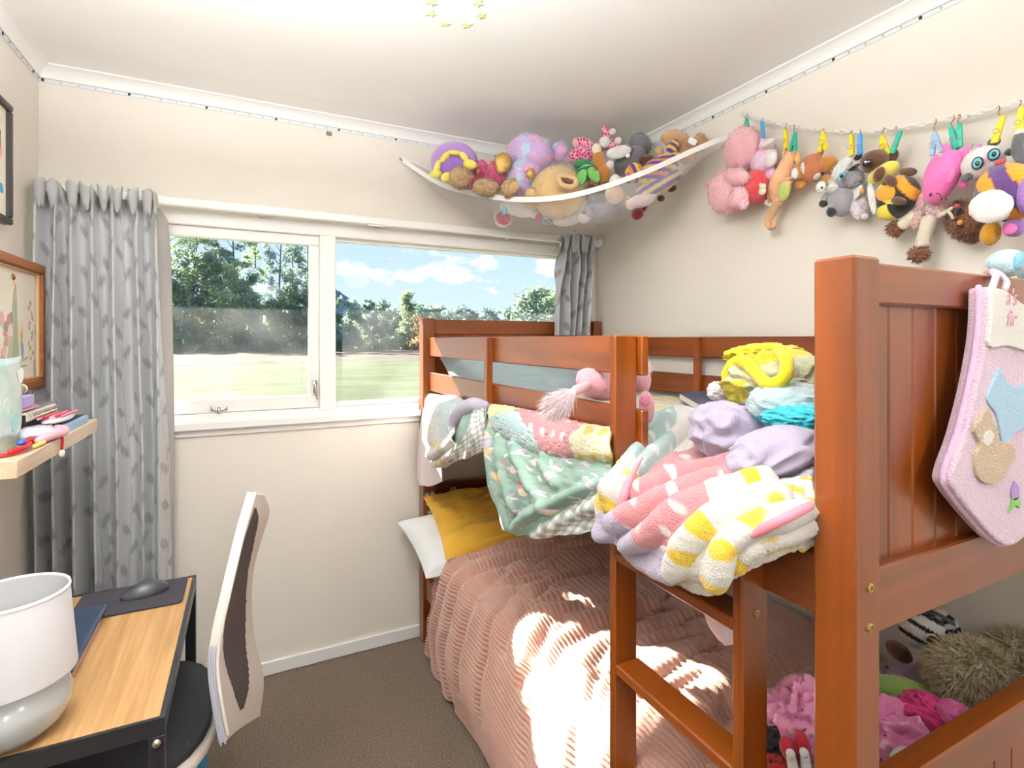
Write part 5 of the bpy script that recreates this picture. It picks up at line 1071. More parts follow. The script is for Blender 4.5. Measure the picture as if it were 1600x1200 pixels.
def make_toy(spec):
    name, label, cat, group, fr, parts = spec
    pts = [p[3] if p[0] == 'E' else p[3][0][:3] for p in parts]
    c = np.mean(pts, axis=0); t = thing(name, (c[0], c[1], min(q[2] for q in pts)), label, cat, group)
    for k, p in enumerate(parts):
        if p[0] == 'E':
            _, nm, m, ctr, r, deg, o = p; o = dict(o); o.pop('jitter', None)
            big = max(r) > .03; o.setdefault('seg', 30 if big else 18); o.setdefault('rings', 20 if big else 12)
            if 'stripes' in o: o['seg'] = 72; o['rings'] = 52
            part_blob(nm, m, ctr, r, fr, t, deg, seed=k, **o)
        else:
            _, nm, m, q = p
            MB().tube([a[:3] for a in q], [a[3] for a in q], 14, 6).build(nm, m, t)
    return t
for s_ in [('teddy_bear', 'large pale pink plush bear hanging first from the hammock end', 'plush toy', 'soft toys pegged to the chain', 'W', [('E', 'body', 'plush_pink', (1.64, 1.38, 2.086), (0.0711, 0.0783, 0.057), -12, {'fur': 900, 'flen': 0.0119}), ('E', 'head', 'plush_pink', (1.635, 1.44, 1.941), (0.0812, 0.0828, 0.0633), 25, {'fur': 900, 'flen': 0.0122}), ('E', 'arm', 'plush_pink', (1.59, 1.36, 1.972), (0.0535, 0.0302, 0.0256), -25, {'fur': 300, 'flen': 0.0093}), ('E', 'leg', 'plush_pink', (1.59, 1.354, 1.894), (0.0392, 0.0394, 0.0255), 20, {'fur': 300, 'flen': 0.0093}), ('E', 'foot_pad', 'gingham_pink', (1.575, 1.32, 1.863), (0.0218, 0.0227, 0.0136), 20, {}), ('E', 'tail', 'plush_pink', (1.65, 1.541, 1.999), (0.0196, 0.0153, 0.0153), 0, {'fur': 100, 'flen': 0.0077}), ('E', 'ear', 'plush_pink', (1.64, 1.475, 1.886), (0.0279, 0.0198, 0.0149), 0, {})]), ('heart_cushion', 'round red plush ball with a tiny cream bear on it', 'plush toy', 'soft toys pegged to the chain', 'W', [('E', 'ball', 'plush_red', (1.65, 1.324, 1.935), (0.0621, 0.0649, 0.051), 0, {'amp': 0.02}), ('E', 'bear_head', 'plush_cream', (1.595, 1.257, 1.909), (0.0128, 0.0111, 0.0089), 0, {}), ('E', 'bear_body', 'plush_cream', (1.595, 1.259, 1.894), (0.0153, 0.0133, 0.0089), 0, {}), ('E', 'ear', 'plush_cream', (1.595, 1.267, 1.92), (0.0057, 0.0049, 0.0045), 0, {}), ('E', 'tag', 'white_plastic', (1.65, 1.277, 1.864), (0.0181, 0.0091, 0.0014), -25, {'amp': 0, 'sq': 0.5})]), ('plush_tiger', 'small pink and white tie-dye plush hanging under a blue peg', 'plush toy', 'soft toys pegged to the chain', 'W', [('E', 'head', 'tiedye_pink', (1.64, 1.274, 2.066), (0.0309, 0.0226, 0.0249), 0, {}), ('E', 'muzzle', 'plush_white', (1.615, 1.252, 2.061), (0.0228, 0.0111, 0.0133), 15, {}), ('E', 'body', 'tiedye_pink', (1.65, 1.295, 2.017), (0.0525, 0.048, 0.0366), 10, {}), ('E', 'paw', 'plush_white', (1.61, 1.236, 2.0), (0.02, 0.0264, 0.0154), -25, {}), ('E', 'leg', 'tiedye_pink', (1.64, 1.259, 1.962), (0.0203, 0.0224, 0.0157), -20, {}), ('E', 'ear', 'tiedye_pink', (1.64, 1.295, 2.091), (0.0105, 0.0091, 0.0068), 0, {}), ('E', 'ear', 'tiedye_pink', (1.64, 1.254, 2.077), (0.0101, 0.009, 0.0067), 0, {})]), ('plush_seahorse', 'orange and green plush seahorse with curled tail', 'plush toy', 'soft toys pegged to the chain', 'W', [('C', 'body', 'plush_peach', [(1.65, 1.19, 2.02, 0.013), (1.65, 1.195, 2.0, 0.0196), (1.645, 1.206, 1.963, 0.0285), (1.645, 1.223, 1.92, 0.0375), (1.65, 1.236, 1.884, 0.0289), (1.65, 1.236, 1.857, 0.0133)]), ('C', 'tail', 'plush_tan', [(1.65, 1.236, 1.861, 0.0145), (1.65, 1.256, 1.835, 0.0146), (1.65, 1.277, 1.805, 0.0136), (1.65, 1.272, 1.779, 0.0124), (1.65, 1.256, 1.779, 0.0101), (1.65, 1.256, 1.794, 0.0079)]), ('E', 'belly', 'plush_lime', (1.61, 1.185, 1.881), (0.0213, 0.0344, 0.0129), -12, {}), ('E', 'belly_stripe', 'plush_peach', (1.61, 1.18, 1.914), (0.0236, 0.0064, 0.0107), 5, {}), ('E', 'belly_stripe', 'plush_peach', (1.61, 1.18, 1.899), (0.0236, 0.0064, 0.0107), 5, {}), ('E', 'fin', 'frill_orange', (1.64, 1.254, 1.911), (0.0152, 0.0492, 0.0112), -14, {'amp': 0.25}), ('E', 'fin', 'frill_orange', (1.65, 1.167, 1.989), (0.0093, 0.0193, 0.0064), 10, {'amp': 0.2}), ('E', 'fin', 'frill_orange', (1.65, 1.214, 2.019), (0.0097, 0.0154, 0.0066), 0, {'amp': 0.2})]), ('teddy_bear', 'brown plush bear in a rust shirt pegged upside down', 'plush toy', 'soft toys pegged to the chain', 'W', [('E', 'shirt', 'shirt_rust', (1.65, 1.113, 1.941), (0.0439, 0.0439, 0.0334), -15, {'amp': 0.1}), ('E', 'head', 'plush_caramel', (1.65, 1.061, 1.939), (0.027, 0.0285, 0.0244), 0, {}), ('E', 'arm', 'plush_caramel', (1.635, 1.149, 1.939), (0.0228, 0.0297, 0.0191), 10, {}), ('E', 'paw_pad', 'plush_white', (1.615, 1.151, 1.928), (0.0114, 0.019, 0.0085), 8, {}), ('E', 'leg', 'plush_caramel', (1.65, 1.155, 1.898), (0.0206, 0.0171, 0.0171), 0, {}), ('E', 'leg', 'plush_caramel', (1.64, 1.065, 1.879), (0.0209, 0.0244, 0.0183), -35, {}), ('E', 'paw_pad', 'plush_white', (1.615, 1.062, 1.861), (0.0167, 0.0181, 0.0101), 0, {}), ('E', 'eye', 'eye_black', (1.592, 1.044, 1.851), (0.0041, 0.004, 0.0024), 0, {'amp': 0, 'seg': 10, 'rings': 6}), ('E', 'tail', 'plush_caramel', (1.66, 1.093, 1.987), (0.0107, 0.0124, 0.0083), 0, {}), ('E', 'cuff', 'floral_trim', (1.625, 1.126, 1.94), (0.0089, 0.0209, 0.0125), 5, {}), ('E', 'cuff', 'floral_trim', (1.61, 1.071, 1.895), (0.0126, 0.0101, 0.0061), 20, {})]), ('plush_donkey', 'grey and white plush donkey with black hooves', 'plush toy', 'soft toys pegged to the chain', 'W', [('E', 'body', 'plush_grey', (1.65, 1.015, 1.814), (0.0435, 0.0516, 0.0357), -8, {}), ('E', 'head', 'plush_grey', (1.635, 0.986, 1.871), (0.0422, 0.0331, 0.0311), -20, {'fur': 300, 'flen': 0.0058}), ('E', 'blaze', 'plush_white', (1.62, 1.0, 1.898), (0.0214, 0.039, 0.0195), -38, {'fur': 250, 'flen': 0.0078}), ('E', 'beard', 'plush_white', (1.625, 1.027, 1.857), (0.0181, 0.0198, 0.0139), 0, {'fur': 200, 'flen': 0.0119}), ('E', 'leg', 'plush_grey', (1.64, 1.061, 1.829), (0.0145, 0.0243, 0.0122), -40, {}), ('E', 'hoof', 'plush_black', (1.635, 1.068, 1.812), (0.0126, 0.0122, 0.0122), 0, {}), ('E', 'leg', 'plush_grey', (1.625, 1.027, 1.798), (0.016, 0.0258, 0.0139), -25, {}), ('E', 'hoof', 'plush_black', (1.62, 1.032, 1.776), (0.0141, 0.0159, 0.0139), 0, {}), ('E', 'eye', 'eye_blue', (1.592, 0.983, 1.87), (0.0096, 0.0115, 0.0038), 0, {'amp': 0}), ('E', 'eye', 'eye_black', (1.586, 0.979, 1.868), (0.0057, 0.0057, 0.0034), 0, {'amp': 0, 'seg': 10, 'rings': 6}), ('E', 'ear', 'plush_black', (1.65, 0.969, 1.932), (0.0132, 0.0097, 0.0058), 20, {}), ('E', 'ear', 'plush_black', (1.61, 0.958, 1.891), (0.0186, 0.0057, 0.0057), 20, {})]), ('plush_rabbit', 'white floral print plush rabbit below the donkey', 'plush toy', 'soft toys pegged to the chain', 'W', [('E', 'body', 'floral_white', (1.66, 0.971, 1.785), (0.0263, 0.0427, 0.0253), 6, {}), ('E', 'head', 'plush_white', (1.65, 0.974, 1.827), (0.0151, 0.0175, 0.0155), 0, {}), ('E', 'ear', 'plush_white', (1.63, 0.957, 1.82), (0.0093, 0.0229, 0.0057), -30, {}), ('E', 'scarf', 'frill_orange', (1.625, 0.943, 1.82), (0.0073, 0.0095, 0.0057), 0, {}), ('E', 'foot', 'floral_white', (1.65, 0.948, 1.748), (0.011, 0.0096, 0.0096), 0, {})]), ('plush_bee', 'brown-headed plush bee with yellow and black stripes', 'plush toy', 'soft toys pegged to the chain', 'W', [('E', 'head', 'plush_brown', (1.625, 0.909, 1.897), (0.0369, 0.0316, 0.0334), 10, {}), ('E', 'eye', 'eye_black', (1.582, 0.904, 1.885), (0.014, 0.0119, 0.0073), 15, {'amp': 0}), ('E', 'eye_glint', 'plush_white', (1.574, 0.904, 1.886), (0.0035, 0.0036, 0.0018), 0, {'amp': 0}), ('E', 'ear', 'plush_brown', (1.65, 0.873, 1.906), (0.0151, 0.0201, 0.011), -10, {}), ('E', 'collar', 'plush_yellow', (1.635, 0.89, 1.86), (0.0429, 0.0239, 0.0276), 22, {}), ('E', 'body', 'bee_stripes', (1.64, 0.856, 1.787), (0.0561, 0.0542, 0.0434), 0, {'stripes': (35, 0.0235, ['#1d1a18', '#f0dd4a', '#1d1a18', '#f3a62c'])}), ('E', 'tail', 'bee_stripes', (1.635, 0.86, 1.75), (0.0464, 0.0289, 0.0326), 12, {'stripes': (0, 0.047, ['#1d1a18', '#f0dd4a'])}), ('E', 'belly', 'plush_orange', (1.605, 0.864, 1.791), (0.0283, 0.0234, 0.0162), -8, {}), ('E', 'arm', 'plush_brown', (1.595, 0.88, 1.846), (0.0136, 0.0217, 0.0109), -25, {}), ('E', 'arm', 'plush_brown', (1.59, 0.846, 1.82), (0.013, 0.0212, 0.0106), 35, {}), ('E', 'leg', 'plush_brown', (1.58, 0.821, 1.756), (0.0206, 0.0113, 0.0104), -25, {}), ('E', 'arm', 'plush_brown', (1.65, 0.833, 1.848), (0.0225, 0.0125, 0.0125), -15, {}), ('E', 'wing', 'plush_white', (1.61, 0.907, 1.787), (0.0105, 0.048, 0.0055), 8, {})]), ('rag_doll', 'knitted pink and cream rag doll with brown boots', 'plush toy', 'soft toys pegged to the chain', 'W', [('E', 'body', 'knit_pink', (1.66, 0.77, 1.735), (0.0282, 0.038, 0.0207), 0, {}), ('E', 'sleeve', 'knit_pink', (1.65, 0.805, 1.736), (0.014, 0.0562, 0.0141), -16, {}), ('C', 'leg', 'plush_cream', [(1.655, 0.784, 1.702, 0.0191), (1.65, 0.791, 1.668, 0.0174), (1.65, 0.799, 1.635, 0.0158)]), ('E', 'boot', 'shag_brown', (1.64, 0.801, 1.612), (0.0262, 0.0192, 0.0175), -8, {'fur': 350, 'flen': 0.0087}), ('C', 'arm', 'plush_cream', [(1.65, 0.819, 1.727, 0.0142), (1.645, 0.842, 1.704, 0.0162)]), ('E', 'boot', 'shag_brown', (1.645, 0.863, 1.695), (0.0216, 0.02, 0.0164), 10, {'fur': 250, 'flen': 0.0091}), ('E', 'cuff', 'knit_pink', (1.64, 0.786, 1.635), (0.0151, 0.0052, 0.0139), 0, {})]), ('plush_axolotl', 'hot pink smooth plush fish hanging head down', 'plush toy', 'soft toys pegged to the chain', 'W', [('E', 'body', 'smooth_pink', (1.62, 0.737, 1.803), (0.0355, 0.0684, 0.035), -25, {'amp': 0.02}), ('E', 'tail_fin', 'smooth_pink', (1.625, 0.73, 1.87), (0.0099, 0.0216, 0.0067), 10, {}), ('E', 'tail_fin', 'smooth_pink', (1.625, 0.691, 1.854), (0.0228, 0.013, 0.0065), 28, {}), ('E', 'side_fin', 'smooth_pink', (1.625, 0.767, 1.83), (0.0118, 0.0409, 0.0068), -22, {}), ('E', 'side_fin', 'smooth_pink', (1.575, 0.7, 1.79), (0.0081, 0.0192, 0.008), -15, {}), ('E', 'side_fin', 'smooth_pink', (1.63, 0.697, 1.775), (0.0121, 0.0098, 0.0065), -30, {}), ('E', 'eye', 'eye_black', (1.585, 0.748, 1.756), (0.004, 0.0047, 0.0028), 0, {'amp': 0, 'seg': 10, 'rings': 6}), ('C', 'mouth', 'eye_black', [(1.575, 0.731, 1.754, 0.0013), (1.573, 0.724, 1.751, 0.0013), (1.574, 0.719, 1.741, 0.0013), (1.576, 0.719, 1.735, 0.0013)])]), ('plush_panda', 'white plush panda face with round turquoise eyes', 'plush toy', 'soft toys pegged to the chain', 'W', [('E', 'head', 'plush_white', (1.625, 0.655, 1.816), (0.0446, 0.0395, 0.0348), 22, {}), ('E', 'eye_ring', 'plush_black', (1.582, 0.648, 1.807), (0.0126, 0.0163, 0.0062), 0, {'amp': 0}), ('E', 'eye', 'eye_blue', (1.576, 0.646, 1.806), (0.0088, 0.0124, 0.0046), 0, {'amp': 0}), ('E', 'eye', 'eye_black', (1.569, 0.643, 1.804), (0.005, 0.0062, 0.0037), 0, {'amp': 0, 'seg': 10, 'rings': 6}), ('E', 'eye_ring', 'plush_black', (1.59, 0.62, 1.821), (0.0133, 0.0153, 0.0061), 0, {'amp': 0}), ('E', 'eye', 'eye_blue', (1.583, 0.617, 1.819), (0.0096, 0.0114, 0.0046), 0, {'amp': 0}), ('E', 'eye', 'eye_black', (1.576, 0.614, 1.818), (0.0048, 0.006, 0.0036), 0, {'amp': 0, 'seg': 10, 'rings': 6}), ('E', 'ear', 'plush_charcoal', (1.63, 0.691, 1.83), (0.008, 0.0162, 0.0065), -18, {}), ('E', 'ear', 'plush_charcoal', (1.65, 0.643, 1.868), (0.0138, 0.0111, 0.0063), 0, {}), ('E', 'paw', 'plush_charcoal', (1.6, 0.677, 1.783), (0.0131, 0.0103, 0.0096), 22, {}), ('E', 'paw', 'plush_charcoal', (1.62, 0.601, 1.826), (0.0106, 0.0091, 0.0076), 5, {}), ('E', 'cheek', 'plush_red', (1.588, 0.607, 1.799), (0.0119, 0.006, 0.0045), 12, {}), ('E', 'nose', 'smooth_pink', (1.575, 0.627, 1.806), (0.0037, 0.0038, 0.003), 0, {}), ('E', 'tuft', 'tuft_rainbow', (1.62, 0.667, 1.85), (0.013, 0.0127, 0.008), 20, {'fur': 150, 'flen': 0.0096})]), ('lion_cushion', 'shaggy brown triangular plush face with a cream bow', 'plush toy', 'soft toys pegged to the chain', 'W', [('E', 'face', 'shag_brown', (1.655, 0.704, 1.685), (0.0395, 0.0528, 0.0264), 20, {'fur': 1400, 'flen': 0.0116, 'sq': 1.15}), ('E', 'nose', 'plush_orange', (1.612, 0.696, 1.676), (0.0054, 0.0065, 0.0049), 0, {}), ('E', 'eye', 'plush_black', (1.615, 0.702, 1.709), (0.0081, 0.0057, 0.0049), 15, {}), ('E', 'mouth', 'plush_red', (1.615, 0.704, 1.72), (0.0068, 0.0049, 0.0049), 0, {}), ('C', 'bow', 'plush_cream', [(1.62, 0.742, 1.705, 0.0059), (1.615, 0.725, 1.711, 0.005), (1.62, 0.718, 1.718, 0.0041)]), ('C', 'bow', 'plush_cream', [(1.615, 0.724, 1.713, 0.0033), (1.615, 0.717, 1.701, 0.0033), (1.62, 0.715, 1.692, 0.0033)])]), ('plush_bee', 'big purple and orange striped plush bee with white wing', 'plush toy', 'soft toys pegged to the chain', 'W', [('E', 'body', 'bee_big', (1.6, 0.597, 1.727), (0.0634, 0.0693, 0.0542), 20, {'stripes': (8, 0.0316, ['#5d3a78', '#f5a51e'])}), ('E', 'wing', 'plush_white', (1.51, 0.595, 1.683), (0.0418, 0.0364, 0.0102), -14, {'amp': 0.1}), ('E', 'wing', 'plush_white', (1.525, 0.588, 1.666), (0.023, 0.0189, 0.0087), 0, {}), ('E', 'foot', 'plush_mustard', (1.6, 0.63, 1.635), (0.0197, 0.0293, 0.0216), -8, {}), ('E', 'foot', 'plush_purple', (1.59, 0.582, 1.639), (0.0218, 0.0208, 0.0193), -25, {}), ('E', 'foot_pad', 'smooth_pink', (1.555, 0.577, 1.632), (0.0136, 0.0131, 0.0058), -20, {}), ('E', 'head', 'plush_purple', (1.58, 0.553, 1.706), (0.0198, 0.0492, 0.0318), 0, {})]), ('plush_monkey', 'charcoal plush arm with a white cuff at the right edge', 'plush toy', 'soft toys pegged to the chain', 'W', [('C', 'arm', 'plush_charcoal', [(1.61, 0.58, 1.851, 0.0119), (1.6, 0.578, 1.819, 0.0134), (1.6, 0.566, 1.79, 0.0147), (1.61, 0.552, 1.781, 0.0161)]), ('E', 'cuff', 'plush_white', (1.61, 0.58, 1.861), (0.008, 0.0104, 0.009), 0, {}), ('E', 'body', 'plush_charcoal', (1.64, 0.547, 1.793), (0.0241, 0.0442, 0.0295), 0, {})])]: make_toy(s_)
